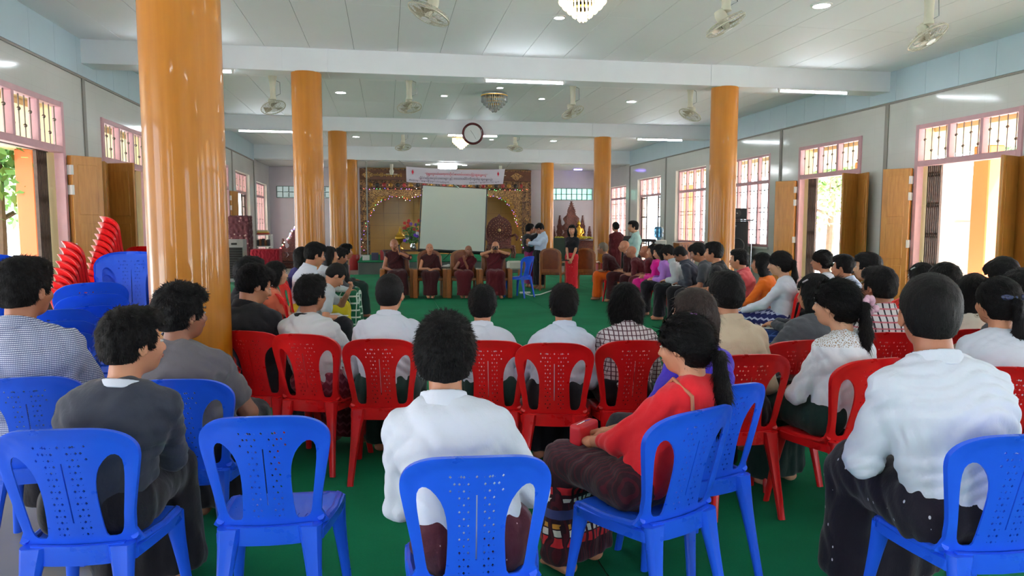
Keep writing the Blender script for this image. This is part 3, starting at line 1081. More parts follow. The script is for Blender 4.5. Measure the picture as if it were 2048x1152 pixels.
class Fld:
    """signed distance field: rounded cones, ellipsoids, boxes, blended together"""
    def __init__(s):
        s.p = []            # (op, kind, args, blend)
        s.cuts = []

    def cone(s, a, b, ra, rb, k=0.02, u=None, f=1.0, op='+'):
        s.p.append((op, 'c', (np.array(a, float), np.array(b, float), ra, rb, None if u is None else np.array(u, float), f), k)); return s

    def ell(s, c, r, M=None, k=0.015, op='+'):
        s.p.append((op, 'e', (np.array(c, float), np.array(r, float), np.eye(3) if M is None else M), k)); return s

    def box(s, c, h, M=None, rd=0.01, k=0.01, op='+'):
        s.p.append((op, 'b', (np.array(c, float), np.array(h, float), np.eye(3) if M is None else M, rd), k)); return s

    def bounds(s, q):
        kind, a = q[1], q[2]
        if kind == 'c':
            r = max(a[2], a[3])*max(a[5], 1.0)
            return np.minimum(a[0], a[1])-r, np.maximum(a[0], a[1])+r
        if kind == 'e': r = np.abs(a[2])@a[1]; return a[0]-r, a[0]+r
        r = np.abs(a[2])@(a[1]+a[3]); return a[0]-r, a[0]+r

    def ev(s, q, P):
        kind, a = q[1], q[2]
        if kind == 'c':
            A, B, ra, rb, u, f = a
            p = P-A.astype(f32); ba = (B-A)
            if u is not None:
                w = (1-1/f)
                p = p-((p@u.astype(f32))*f32(w))[..., None]*u.astype(f32)
                ba = ba-(ba@u)*w*u
            bb = max(float(ba@ba), 1e-9)
            t = np.clip((p@ba.astype(f32))/f32(bb), 0, 1)
            return np.linalg.norm(p-t[..., None]*ba.astype(f32), axis=-1)-(f32(ra)+f32(rb-ra)*t)
        if kind == 'e':
            c, r, M = a
            p = (P-c.astype(f32))@M.astype(f32)
            k0 = np.linalg.norm(p/r.astype(f32), axis=-1); k1 = np.linalg.norm(p/(r*r).astype(f32), axis=-1)
            return k0*(k0-1)/np.maximum(k1, 1e-6)
        c, h, M, rd = a
        p = np.abs((P-c.astype(f32))@M.astype(f32))-h.astype(f32)
        return np.linalg.norm(np.maximum(p, 0), axis=-1)+np.minimum(p.max(-1), 0)-f32(rd)

    def mesh(s, h, disp=None, pad=0.03):
        lo = np.full(3, 1e9); hi = -lo
        for q in s.p:
            if q[0] != '+': continue
            a, b = s.bounds(q); lo = np.minimum(lo, a); hi = np.maximum(hi, b)
        lo -= pad+2*h; hi += pad+2*h
        n = np.ceil((hi-lo)/h).astype(int)+1
        ax = [(lo[i]+h*np.arange(n[i])).astype(f32) for i in range(3)]
        D = np.full(tuple(n), 0.5, f32)
        for q in s.p:
            k = q[3]; a, b = s.bounds(q)
            mg = k+3*h+0.012
            i0 = np.clip(np.floor((a-mg-lo)/h).astype(int), 0, n-1); i1 = np.clip(np.ceil((b+mg-lo)/h).astype(int)+1, 1, n)
            if np.any(i1 <= i0): continue
            sl = tuple(slice(i0[i], i1[i]) for i in range(3))
            G = np.stack(np.meshgrid(ax[0][sl[0]], ax[1][sl[1]], ax[2][sl[2]], indexing='ij'), -1)
            d = s.ev(q, G).astype(f32)
            E = D[sl]
            if q[0] == '+':
                if k > 0:
                    w = np.maximum(k-np.abs(d-E), 0)/k
                    D[sl] = np.minimum(d, E)-w*w*k*0.25
                else: D[sl] = np.minimum(d, E)
            else:
                d = -d
                if k > 0:
                    w = np.maximum(k-np.abs(d-E), 0)/k
                    D[sl] = np.maximum(d, E)+w*w*k*0.25
                else: D[sl] = np.maximum(d, E)
        if disp is not None or s.cuts:
            near = np.abs(D) < 0.06
            idx = np.argwhere(near)
            P = (idx*h+lo).astype(f32)
            v = D[near]
            if disp is not None: v = v+disp(P)
            for pt, nn in s.cuts:
                v = np.maximum(v, (P-np.array(pt, f32))@np.array(nn, f32))
            D[near] = v
            if s.cuts:
                inn = D <= -0.0599
                ii = np.argwhere(inn)
                if len(ii):
                    P = (ii*h+lo).astype(f32); v = D[inn]
                    for pt, nn in s.cuts: v = np.maximum(v, (P-np.array(pt, f32))@np.array(nn, f32))
                    D[inn] = v
        return surface_net(D, lo, h)


_CORN = np.array([(i, j, k) for i in (0, 1) for j in (0, 1) for k in (0, 1)])
_EDG = [(a, b) for a in range(8) for b in range(a+1, 8) if np.abs(_CORN[a]-_CORN[b]).sum() == 1]


def surface_net(D, lo, h):
    neg = D < 0
    n = D.shape
    sm = np.zeros((n[0]-1, n[1]-1, n[2]-1), np.int8)
    for c in _CORN:
        sm += neg[c[0]:n[0]-1+c[0], c[1]:n[1]-1+c[1], c[2]:n[2]-1+c[2]]
    act = (sm > 0) & (sm < 8)
    I = np.argwhere(act)
    ids = np.full(act.shape, -1, np.int32)
    ids[act] = np.arange(len(I))
    cv = np.stack([D[I[:, 0]+c[0], I[:, 1]+c[1], I[:, 2]+c[2]] for c in _CORN], 1)
    acc = np.zeros((len(I), 3)); cnt = np.zeros(len(I))
    for a, b in _EDG:
        va, vb = cv[:, a], cv[:, b]
        m = (va < 0) != (vb < 0)
        t = np.where(m, va/(va-vb+1e-20), 0)
        p = _CORN[a]+(_CORN[b]-_CORN[a])*t[:, None]
        acc += p*m[:, None]; cnt += m
    V = (I+acc/cnt[:, None])*h+lo
    quads = []
    for axis in range(3):
        o1, o2 = [(1, 2), (2, 0), (0, 1)][axis]
        sl_a = [slice(1, -1)]*3; sl_b = [slice(1, -1)]*3
        sl_a[axis] = slice(0, -1); sl_b[axis] = slice(1, None)
        A = neg[tuple(sl_a)]; B = neg[tuple(sl_b)]
        for flip, m in ((False, A & ~B), (True, ~A & B)):
            J = np.argwhere(m)
            if not len(J): continue
            J = J+np.array([0 if i == axis else 1 for i in range(3)])
            def cell(d1, d2):
                K = J.copy(); K[:, o1] -= d1; K[:, o2] -= d2
                return ids[K[:, 0], K[:, 1], K[:, 2]]
            q = np.stack([cell(1, 1), cell(0, 1), cell(0, 0), cell(1, 0)], 1)
            if flip: q = q[:, ::-1]
            quads.append(q)
    F = np.concatenate(quads)
    F = F[(F >= 0).all(1)]
    return V, F


def rot(yaw=0, pitch=0, roll=0):
    """columns are the axes of the turned frame: yaw left, pitch down, roll towards the right shoulder"""
    cy_, sy = cos(yaw), sin(yaw); cp, sp = cos(-pitch), sin(-pitch); cr, sr = cos(roll), sin(roll)
    Z = np.array([[cy_, -sy, 0], [sy, cy_, 0], [0, 0, 1]])
    X = np.array([[1, 0, 0], [0, cp, -sp], [0, sp, cp]])
    Y = np.array([[cr, 0, sr], [0, 1, 0], [-sr, 0, cr]])
    return Z@X@Y


def folds(seed, amp, wl=0.09, st=(1, 1, 1)):
    g = np.random.default_rng(seed)
    K = [(g.normal(size=3)*np.array(st), g.random()*6.28, 0.5+g.random()) for _ in range(5)]
    def f(P):
        w = np.zeros(len(P), f32)
        q = P+0.03*np.sin(P[:, [1, 2, 0]]*21.0+seed)
        for k, ph, a in K:
            k = k/np.linalg.norm(k)*(2*pi/wl)*a
            s_ = np.sin(q@k.astype(f32)+ph)
            w += (1-np.abs(s_))*2-1
        return (w*f32(amp/3)).astype(f32)
    return f


def spikes(seed, amp, wl=0.022):
    g = np.random.default_rng(seed)
    K = [(g.normal(size=3), g.random()*6.28) for _ in range(7)]
    def f(P):
        w = np.zeros(len(P), f32)
        for i, (k, ph) in enumerate(K):
            k = k/np.linalg.norm(k)*(2*pi/(wl*(1+0.35*i)))
            w += np.sin(P@k.astype(f32)+ph)
        return (w*f32(amp/3)).astype(f32)
    return f


def ik(a, b, l1, l2, pole):
    a = np.array(a, float); b = np.array(b, float)
    d = b-a; L = np.linalg.norm(d)
    L2 = min(L, (l1+l2)*0.995)
    b = a+d/L*L2
    x = (l1*l1-l2*l2+L2*L2)/(2*L2)
    hgt = math.sqrt(max(l1*l1-x*x, 0.0))
    dn_ = d/L
    p = np.array(pole, float); p = p-dn_*(p@dn_); p /= np.linalg.norm(p)+1e-9
    return a+dn_*x+p*hgt, b


# ---------------------------------------------------------------- cloth, skin and hair materials
def skin(name, col):
    if name in MATS: return MATS[name]
    m = mat(name, col, 0.5, vary=0.06, vscale=14, bump=0.05, bscale=120)
    m.node_tree.nodes['Principled BSDF'].inputs['Subsurface Weight'].default_value = 0.0
    return m


SK = {'a': skin('skin_tan', S(190, 130, 98)), 'b': skin('skin_brown', S(164, 106, 78)), 'c': skin('skin_deep', S(134, 86, 64)), 'l': skin('skin_light', S(202, 150, 118))}
M_HAIR = bpy.data.materials.new('black_hair')
_t = NT(M_HAIR)
_n = _t.noise(_t.coord('Object', (60, 60, 8)), 3.0, 4, 0.7)
_t.base(_t.ramp(_n, [(0.3, S(6, 5, 6)), (0.75, S(17, 14, 14))]))
_t.b.inputs['Roughness'].default_value = 0.55
_t.b.inputs['Specular IOR Level'].default_value = 0.16
_t.bump(_n, 0.9, 0.008)
M_HAIRB = bpy.data.materials.new('dark_brown_hair')
_t = NT(M_HAIRB)
_n = _t.noise(_t.coord('Object', (60, 60, 6)), 3.0, 4, 0.7)
_t.base(_t.ramp(_n, [(0.3, S(20, 13, 11)), (0.75, S(56, 36, 30))]))
_t.b.inputs['Roughness'].default_value = 0.5
_t.b.inputs['Specular IOR Level'].default_value = 0.25
_t.bump(_n, 0.9, 0.008)
M_STUB = mat('shaved_scalp', S(70, 56, 52), 0.6)
M_EYEW = mat('eye_white', S(220, 214, 206), 0.3)
M_EYED = mat('eye_dark', S(24, 16, 14), 0.2)
M_LIP = mat('lips', S(146, 78, 70), 0.5)


def cloth(name, col, kind='plain', c2=None, c3=None, rough=0.85, scale=1.0):
    """woven cloth; kind: plain, check, stripe, lace, dots, bands, floral, zigzag"""
    if name in MATS: return MATS[name]
    m = bpy.data.materials.new(name); t = NT(m)
    co = t.coord('Object')
    x, y, z = t.sep(co)[0:3]
    t.b.inputs['Roughness'].default_value = rough
    t.b.inputs['Specular IOR Level'].default_value = 0.2
    t.b.inputs['Sheen Weight'].default_value = 0.15
    fine = t.noise(co, 260, 2)
    def line(v, step, w):
        f = t.math('FRACT', t.math('DIVIDE', v, step)); return t.math('LESS_THAN', f, w)
    around = t.math('ADD', x, t.math('MULTIPLY', y, 0.8))
    tcn = t.node('ShaderNodeTexCoord')
    sidef = t.math('GREATER_THAN', t.math('ABSOLUTE', t.sep(tcn.outputs['Normal'])[0]), 0.68)
    def vline(step, w):
        a_, b_ = line(x, step, w), line(y, step, w)
        return t.math('ADD', t.math('MULTIPLY', a_, t.math('SUBTRACT', 1.0, sidef)), t.math('MULTIPLY', b_, sidef))
    if kind == 'plain':
        n = t.noise(co, 5, 3)
        t.base(t.ramp(n, [(0.3, tuple(c*0.93 for c in col[:3])+(1,)), (0.7, col)]))
    elif kind == 'check':
        st = 0.026*scale
        a = vline(st, 0.24); b = line(z, st, 0.24)
        c = t.mix(a, col, c2); c = t.mix(t.math('MULTIPLY', b, 0.85), c, c3 or c2)
        t.base(c)
    elif kind == 'stripe':
        a = line(z, 0.0085*scale, 0.42); b = vline(0.0085*scale, 0.2)
        t.base(t.mix(t.math('MAXIMUM', a, t.math('MULTIPLY', b, 0.7)), col, c2))
    elif kind == 'lace':
        v = t.node('ShaderNodeTexVoronoi', feature='DISTANCE_TO_EDGE'); v.inputs['Scale'].default_value = 95*scale
        t.l.new(co, v.inputs['Vector'])
        w = t.noise(co, 24, 3)
        e = t.math('LESS_THAN', t.math('MULTIPLY', v.outputs['Distance'], t.math('ADD', w, 0.5)), 0.16)
        top = t.math('GREATER_THAN', z, 0.90)
        t.base(t.mix(t.math('MULTIPLY', top, t.math('SUBTRACT', 1.0, e)), col, c2))
    elif kind == 'dots':
        v = t.node('ShaderNodeTexVoronoi', feature='F1'); v.inputs['Scale'].default_value = 15*scale
        v.inputs['Randomness'].default_value = 0.55
        t.l.new(t.coord('Object', (1.6, 1.6, 1.0)), v.inputs['Vector'])
        t.base(t.mix(t.math('LESS_THAN', v.outputs['Distance'], 0.10), col, c2))
    elif kind == 'floral':
        v = t.node('ShaderNodeTexVoronoi', feature='F1'); v.inputs['Scale'].default_value = 16*scale
        t.l.new(co, v.inputs['Vector'])
        c = t.mix(t.math('LESS_THAN', v.outputs['Distance'], 0.34), col, c2)
        t.base(t.mix(t.math('LESS_THAN', v.outputs['Distance'], 0.16), c, c3 or c2))
    elif kind == 'bands':
        # woven longyi: narrow coloured bands near the hem, fine ribs above
        rib = line(around, 0.02*scale, 0.3)
        c = t.mix(t.math('MULTIPLY', rib, 0.35), col, c2)
        for z0, w_, cc in ((0.40, 0.016, c3 or c2), (0.36, 0.008, S(226, 220, 214)), (0.30, 0.02, S(60, 66, 120)), (0.25, 0.010, S(214, 150, 60)), (0.22, 0.014, S(226, 220, 214)), (0.18, 0.02, c3 or c2)):
            band = t.math('LESS_THAN', t.math('ABSOLUTE', t.math('SUBTRACT', z, z0)), w_)
            if cc[0] > 0.5:
                band = t.math('MULTIPLY', band, line(around, 0.03, 0.55))
            c = t.mix(band, c, cc)
        t.base(c)
    elif kind == 'hoops':
        b = line(z, 0.10*scale, 0.22)
        c = t.mix(b, col, c2)
        t.base(t.mix(line(around, 0.10*scale, 0.12), c, c2))
    elif kind == 'zigzag':
        saw = t.math('ABSOLUTE', t.math('SUBTRACT', t.math('FRACT', t.math('DIVIDE', around, 0.05)), 0.5))
        b = line(t.math('ADD', z, t.math('MULTIPLY', saw, 0.04)), 0.055*scale, 0.3)
        t.base(t.mix(b, col, c2))
    w = t.noise(t.coord('Object', (1, 1, 0.6)), 11, 4, 0.6)
    t.bump(t.math('ADD', t.math('MULTIPLY', w, 1.0), t.math('MULTIPLY', fine, 0.05)), 0.5, 0.015)
    MATS[name] = m
    return m


def add_hand(F, wrist, d, palm, side, curl=0.6, sc=1.0):
    """palm and five fingers. d: forearm direction, palm: direction the palm faces, side: +1 thumb towards d x palm"""
    d = np.array(d, float); d /= np.linalg.norm(d)
    palm = np.array(palm, float); palm = palm-d*(palm@d); palm /= np.linalg.norm(palm)+1e-9
    lat = np.cross(d, palm)*side            # towards the thumb
    w = np.array(wrist, float)
    F.cone(w-d*0.03*sc, w+d*0.02*sc, 0.024*sc, 0.022*sc, 0.01, lat, 1.25)
    for q in (-1.5, -0.5, 0.5, 1.5):
        F.cone(w+d*0.015*sc+lat*0.012*q*sc, w+d*0.075*sc+lat*0.0185*q*sc, 0.0125*sc, 0.0115*sc, 0.008)
    for q, ln in ((-1.5, 0.060), (-0.5, 0.074), (0.5, 0.080), (1.5, 0.070)):
        b = w+d*0.078*sc+lat*0.0187*q*sc
        a1 = curl*0.5; dirn = d
        p = b
        ang = 0
        for i, fr in enumerate((0.45, 0.32, 0.23)):
            ang += curl*(0.6, 0.9, 0.7)[i]
            dv = d*cos(ang)+palm*sin(ang)+lat*0.04*q*(1 if i == 0 else 0)
            p2 = p+dv*ln*fr*sc
            F.cone(p, p2, (0.0092-0.0008*i)*sc, (0.0086-0.0009*i)*sc, 0.003)
            p = p2
    b = w+d*0.018*sc+lat*0.026*sc
    m1 = b+(d*0.55+lat*0.65+palm*0.35)*0.036*sc
    m2 = m1+(d*0.85+lat*0.25+palm*0.4)*0.030*sc
    m3 = m2+(d*0.85-lat*0.05+palm*0.5)*0.024*sc
    F.cone(b, m1, 0.0135*sc, 0.0108*sc, 0.008); F.cone(m1, m2, 0.0105*sc, 0.0095*sc, 0.003); F.cone(m2, m3, 0.0095*sc, 0.0080*sc, 0.003)


NP = [0]


def person(x, y, rz, label, hd=None, top=1.25, lean=0.0, side=0.0, slim=1.0, sk='b', hair='short', hyaw=0.0, hpitch=0.0, hroll=0.0,
           shirt=('white_shirt', None), sleeve='long', bottom=None, bkind='skirt', stand=False, arms='lap', h=0.011, hh=0.006,
           seat=0.44, group=None, z0=0.011, hem=None, feet=True, collar=True, face=True, seed=None, collar_h=0.045, extra=None, kneeturn=0.0, hairmat=None, legs='down'):
    """one person. (x, y) seat or standing point, rz facing; hd world point of the crown of the head if known."""
    NP[0] += 1
    seed = NP[0] if seed is None else seed
    root = empty('person', (x, y, z0), rz, label, 'person', group)
    s_ = 0.985
    if hd is not None:
        d = np.array(hd)-np.array([x, y, z0])
        T = np.array([d[0]*cos(-rz)-d[1]*sin(-rz), d[0]*sin(-rz)+d[1]*cos(-rz), d[2]])
        top = T[2]
    else:
        T = np.array([side, lean, top])
    if stand:
        P0 = np.array([0, 0, top*0.53])
        s_ = top/1.66
    else:
        P0 = np.array([0, -0.03, seat+0.09])
        s_ = min(max((top-seat+0.02)/0.82, 0.93), 1.12)
    Xa = np.array([1.0, 0, 0])
    HM = rot(hyaw, hpitch, hroll)
    hs = s_*1.07
    hc = T-np.array([0, 0, {'shaved': 0.107, 'spiky': 0.143}.get(hair, 0.130)])*hs-0.04*s_*np.array([0, math.sin(hpitch), 0])
    nb = hc+HM@np.array([0, -0.055, -0.075])*s_*0.6+np.array([0, -0.035, -0.137])*s_*0.95     # base of the neck
    sp = nb-P0
    back = np.array([0, -0.018, 0])
    waist = P0+sp*0.36+back*0.6
    chest = P0+sp*0.72+back
    ct = P0+sp*0.92+back*0.5
    up = sp/np.linalg.norm(sp)
    sw = 0.152*slim*s_
    sh = {}
    for q in (-1, 1): sh[q] = ct+Xa*q*sw+up*(-0.022)+np.array([0, 0.012, 0])
    bmat = SK[sk]
    B = Fld()
    rr = slim*s_
    B.cone(P0, waist, 0.108*rr, 0.094*rr, 0.04, Xa, 1.42)
    B.cone(waist, chest, 0.094*rr, 0.108*rr, 0.04, Xa, 1.40)
    B.cone(chest, ct, 0.108*rr, 0.075*rr, 0.04, Xa, 1.45)
    B.cone(nb-up*0.03, hc+HM@np.array([0, -0.03, -0.05])*s_, 0.056*s_*(0.85+0.15*slim), 0.054*s_*(0.85+0.15*slim), 0.03)
    # head: skull, face, jaw, nose, brow, ears
    def H(v): return hc+HM@(np.array(v, float)*hs)
    B.ell(H((0, -0.012, 0.022)), np.array((0.073, 0.092, 0.085))*hs, HM, 0.02)
    B.ell(H((0, 0.022, -0.030)), np.array((0.060, 0.066, 0.078))*hs, HM, 0.03)
    B.ell(H((0, 0.045, -0.078)), np.array((0.030, 0.030, 0.024))*hs, HM, 0.03)
    if face:
        for q in (-1, 1):
            B.ell(H((q*0.030, 0.087, 0.002)), np.array((0.016, 0.010, 0.008))*hs, HM, 0.012, op='-')
            B.ell(H((q*0.038, 0.062, -0.030)), np.array((0.020, 0.018, 0.018))*hs, HM, 0.02)
        B.cone(H((0, 0.084, 0.008)), H((0, 0.103, -0.030)), 0.008*s_, 0.0125*s_, 0.01)
        B.ell(H((0, 0.096, -0.034)), np.array((0.018, 0.010, 0.008))*hs, HM, 0.006)
        B.ell(H((0, 0.088, -0.058)), np.array((0.022, 0.010, 0.009))*hs, HM, 0.008)
    for q in (-1, 1):
        EM = HM@rot(q*-0.35, 0, 0)
        B.ell(H((q*0.076, -0.008, -0.012)), np.array((0.008, 0.019, 0.031))*hs, EM, 0.006)
        B.ell(H((q*0.083, -0.006, -0.010)), np.array((0.005, 0.010, 0.018))*hs, EM, 0.003, op='-')
    # legs
    hipz = P0[2]-0.01 if not stand else P0[2]
    kn = {}; an = {}; hp = {}
    for q in (-1, 1):
        hp[q] = P0+np.array([q*0.088*rr, 0.0, -0.015])
        if stand:
            kn[q] = np.array([q*0.085*rr, 0.02, top*0.28]); an[q] = np.array([q*0.085*rr, -0.01, 0.075])
        else:
            kx = q*0.115*rr+kneeturn
            kn[q] = np.array([kx, 0.385*s_, seat+0.075])
            if legs == 'cross': an[q] = np.array([-q*0.05, 0.36*s_, 0.085])
            elif legs == 'back': an[q] = np.array([kx*0.8, 0.22*s_, 0.085])
            else: an[q] = np.array([kx*0.95, 0.40*s_+0.02*q, 0.085])
        B.cone(hp[q], kn[q], 0.088*rr, 0.060*rr, 0.03); B.cone(kn[q], an[q]*0.6+kn[q]*0.4+np.array([0, -0.012, 0]), 0.058*rr, 0.050*rr, 0.02)
        B.cone(an[q]*0.6+kn[q]*0.4+np.array([0, -0.012, 0]), an[q], 0.050*rr, 0.033*rr, 0.02)
        if feet:
            B.cone(an[q]+np.array([0, -0.035, -0.04]), an[q]+np.array([q*0.01, 0.11, -0.055]), 0.030, 0.021, 0.02, Xa, 1.35)
            B.cone(an[q], an[q]+np.array([0, 0.04, -0.035]), 0.034, 0.032, 0.02)
            for t_ in range(5):
                B.ell(an[q]+np.array([q*0.01+(t_-2)*0.0135, 0.128-0.006*abs(t_-(1 if q > 0 else 3)), -0.062]), (0.008, 0.018, 0.009), None, 0.004)
    # arms
    l1, l2 = 0.27*s_, 0.245*s_
    el = {}; wr = {}
    A_ = arms if isinstance(arms, dict) else {}
    kz = seat+0.16
    poses = {'lap': ((-0.05, 0.24, kz+0.015), (0.05, 0.25, kz+0.035)), 'knees': ((-0.12, 0.33, kz), (0.12, 0.33, kz)), 'mid': ((-0.03, 0.30, kz+0.02), (0.03, 0.31, kz+0.05)),
             'down': ((-0.25, 0.0, top*0.45), (0.25, 0.0, top*0.45)), 'front': ((-0.04, 0.16, top*0.49), (0.04, 0.17, top*0.49)), 'phone': ((-0.05, 0.30, top*0.70), (0.06, 0.28, top*0.68)),
             'chin': ((-0.02, T[1]+0.10, T[2]-0.30), (0.08, 0.30, kz)), 'mic': ((-0.05, T[1]+0.13, T[2]-0.28), (0.12, 0.26, kz)), 'camera': ((-0.06, T[1]+0.17, T[2]-0.19), (0.06, T[1]+0.17, T[2]-0.19)),
             'note': ((-0.08, 0.26, kz+0.05), (0.08, 0.26, kz+0.05))}
    pl, pr = poses[arms] if isinstance(arms, str) else arms
    for q, tgt in ((-1, pl), (1, pr)):
        pole = np.array([q*0.75, -0.55, -0.45])
        el[q], wr[q] = ik(sh[q], tgt, l1, l2, pole)
        B.cone(ct+up*0.0+Xa*q*0.05, sh[q], 0.052*rr, 0.046*rr, 0.03)
        B.cone(sh[q], el[q], 0.047*rr, 0.038*rr, 0.02); B.cone(el[q], wr[q], 0.038*rr, 0.025*rr, 0.012)
    V, Fq = B.mesh(h)
    # hands at a finer step, same surface
    Hn = Fld()
    for q in (-1, 1):
        d = wr[q]-el[q]
        if isinstance(arms, str) and arms in ('down',): pd, dd, cu = np.array([-q, 0, 0.0]), d, 0.45
        elif arms in ('chin',) and q == -1: pd, dd, cu = np.array([0, 0.2, 1.0]), np.array([0.1, 0.5, 0.8]), 1.3
        elif arms in ('mic',) and q == -1: pd, dd, cu = np.array([1.0, -0.3, 0.3]), np.array([0.3, 0.2, 0.9]), 1.35
        elif arms in ('camera', 'phone'): pd, dd, cu = np.array([-q, -0.2, 0.2]), np.array([-q*0.2, 0.3, 0.9]), 1.0
        elif arms == 'front': pd, dd, cu = np.array([-q*0.3, -0.8, 0]), np.array([-q*0.5, 0.25, -0.8]), 0.7
        else: pd, dd, cu = np.array([-q*0.1, 0, -1.0]), np.array([-q*0.45, 0.9, -0.12]), 0.55
        add_hand(Hn, wr[q], dd, pd, q, cu, s_*(0.9+0.1*slim))
    V2, F2 = Hn.mesh(hh)
    body = np_mesh('body', np.concatenate([V, V2]), np.concatenate([Fq, F2+len(V)]), bmat)
    link(bpy.data.objects.new('body', body), root)
    # ---- clothes
    wrinkle = folds(seed, 0.0068 if h < 0.0095 else 0.005, 0.16, (1.0, 1.0, 1.3))
    if shirt is not None:
        sm = shirt
        t_ = 0.014
        G = Fld()
        G.cone(P0+up*0.02, waist, (0.108+t_)*rr, (0.100+t_)*rr, 0.04, Xa, 1.42)
        G.cone(waist, chest, (0.100+t_)*rr, (0.108+t_)*rr, 0.04, Xa, 1.42)
        G.cone(chest, ct, (0.108+t_)*rr, (0.078+t_)*rr, 0.05, Xa, 1.42)
        if slim < 0.93:
            for q in (-1, 1): G.ell(chest+Xa*q*0.062+up*-0.01+np.array([0, 0.085, 0]), (0.055, 0.05, 0.055), None, 0.04)
        G.cone(nb-up*0.085, nb-up*0.040, 0.085*s_, 0.064*s_, 0.03)
        if sleeve == 'robe':
            arms_q = ()
        else: arms_q = (-1, 1)
        for q in (-1, 1):
            G.cone(ct+Xa*q*0.04+up*0.005, sh[q], (0.050+t_)*rr, (0.043+t_)*rr, 0.05)
            if sleeve == 'robe' and q == 1: continue
            if sleeve == 'none': continue
            e_ = el[q]
            if sleeve in ('short', 'robe'):
                e_ = sh[q]+(el[q]-sh[q])*(0.62 if sleeve == 'short' else 0.9)
                G.cone(sh[q], e_, (0.045+t_)*rr, (0.044+t_)*rr, 0.025)
            else:
                G.cone(sh[q], el[q], (0.044+t_)*rr, (0.038+t_)*rr, 0.025)
                w_ = el[q]+(wr[q]-el[q])*(0.93 if sleeve == 'long' else 0.45)
                G.cone(el[q], w_, (0.042+t_)*rr, (0.029+t_*0.8)*rr, 0.015)
        zh = (P0[2]-0.055 if hem is None else hem)
        G.box((P0[0], P0[1]-0.06, zh-0.25), (0.34, 0.20, 0.25), None, 0.0, 0.003, op='-') if not stand else G.box((0, 0, zh-0.12), (0.20, 0.2, 0.12), None, 0.0, 0.003, op='-')
        v, q_ = G.mesh(h, wrinkle)
        so = link(bpy.data.objects.new('shirt' if sleeve != 'robe' else 'robe', np_mesh('shirt', v, q_, sm)), root)
        if collar:
            cm = collar if isinstance(collar, bpy.types.Material) else sm
            K = Fld()
            ca = nb+up*0.020; cd = (hc+HM@np.array([0, -0.02, -0.06])-nb); cd = cd/np.linalg.norm(cd)
            K.cone(ca-cd*0.010, ca+cd*0.060, 0.087*s_*(0.85+0.15*slim), 0.0740*s_*(0.85+0.15*slim), 0.0)
            K.cone(ca-cd*0.012, ca+cd*0.12, 0.0745*s_*(0.85+0.15*slim), 0.0640*s_*(0.85+0.15*slim), 0.0, op='-')
            K.cuts.append((ca+cd*collar_h, cd))
            K.cuts.append((ca-cd*0.012, -cd))
            v, q_ = K.mesh(min(h, 0.0045), None, 0.01)
            if len(q_): link(bpy.data.objects.new('collar', np_mesh('collar', v, q_, cm)), root)
    if bottom is not None:
        G = Fld()
        t_ = 0.016
        if stand:
            if bkind == 'skirt':
                G.cone(P0+up*0.06, P0, 0.115*rr, 0.135*rr, 0.03, Xa, 1.38)
                G.cone(P0, (0, 0.0, top*0.28), 0.135*rr, 0.125*rr, 0.03, Xa, 1.35); G.cone((0, 0, top*0.28), (0, 0.0, 0.06), 0.125*rr, 0.14*rr, 0.03, Xa, 1.25)
                G.cuts.append(((0, 0, 0.10), (0, 0, -1)))
            else:
                G.cone(P0+up*0.06, P0, 0.115*rr, 0.120*rr, 0.03, Xa, 1.38)
                for q in (-1, 1):
                    G.cone(hp[q], kn[q], 0.10*rr, 0.078*rr, 0.02); G.cone(kn[q], an[q], 0.078*rr, 0.066*rr, 0.02)
                G.cuts.append(((0, 0, 0.05), (0, 0, -1)))
            G.cuts.append((P0+up*0.08, up))
        else:
            G.cone(P0+up*0.02, P0+np.array([0, 0.03, -0.02]), (0.096+t_)*rr, (0.104+t_)*rr, 0.04, Xa, 1.5)
            for q in (-1, 1):
                G.cone(hp[q], kn[q], (0.092+t_)*rr, (0.066+t_)*rr, 0.05)
            if bkind == 'skirt':
                G.cone((kneeturn*0.5, 0.05, seat+0.075), ((kn[-1]+kn[1])/2)+np.array([0, 0, -0.005]), 0.085*rr, 0.070*rr, 0.06, Xa, 1.5)
                mk = (kn[-1]+kn[1])/2; ma = (an[-1]+an[1])/2
                for q in (-1, 1): G.cone(kn[q], an[q]+np.array([q*0.03, 0, 0.03]), (0.066+t_)*rr, 0.085*rr, 0.05)
                G.cone(mk+np.array([0, 0.0, -0.03]), ma+np.array([0, 0, 0.02]), 0.080*rr, 0.105*rr, 0.06, Xa, 1.5)
                G.cuts.append(((0, 0, 0.07), (0, 0, -1)))
            else:
                for q in (-1, 1): G.cone(kn[q], an[q], (0.064+t_)*rr, (0.048+t_)*rr, 0.02)
                G.cuts.append(((0, 0, 0.07), (0, 0, -1)))
        v, q_ = G.mesh(h*1.1, folds(seed+50, 0.0075, 0.18, (2.2, 0.8, 0.35)))
        link(bpy.data.objects.new('longyi' if bkind == 'skirt' else 'trousers', np_mesh('longyi', v, q_, bottom)), root)
    # ---- hair
    hm = hairmat or M_HAIR
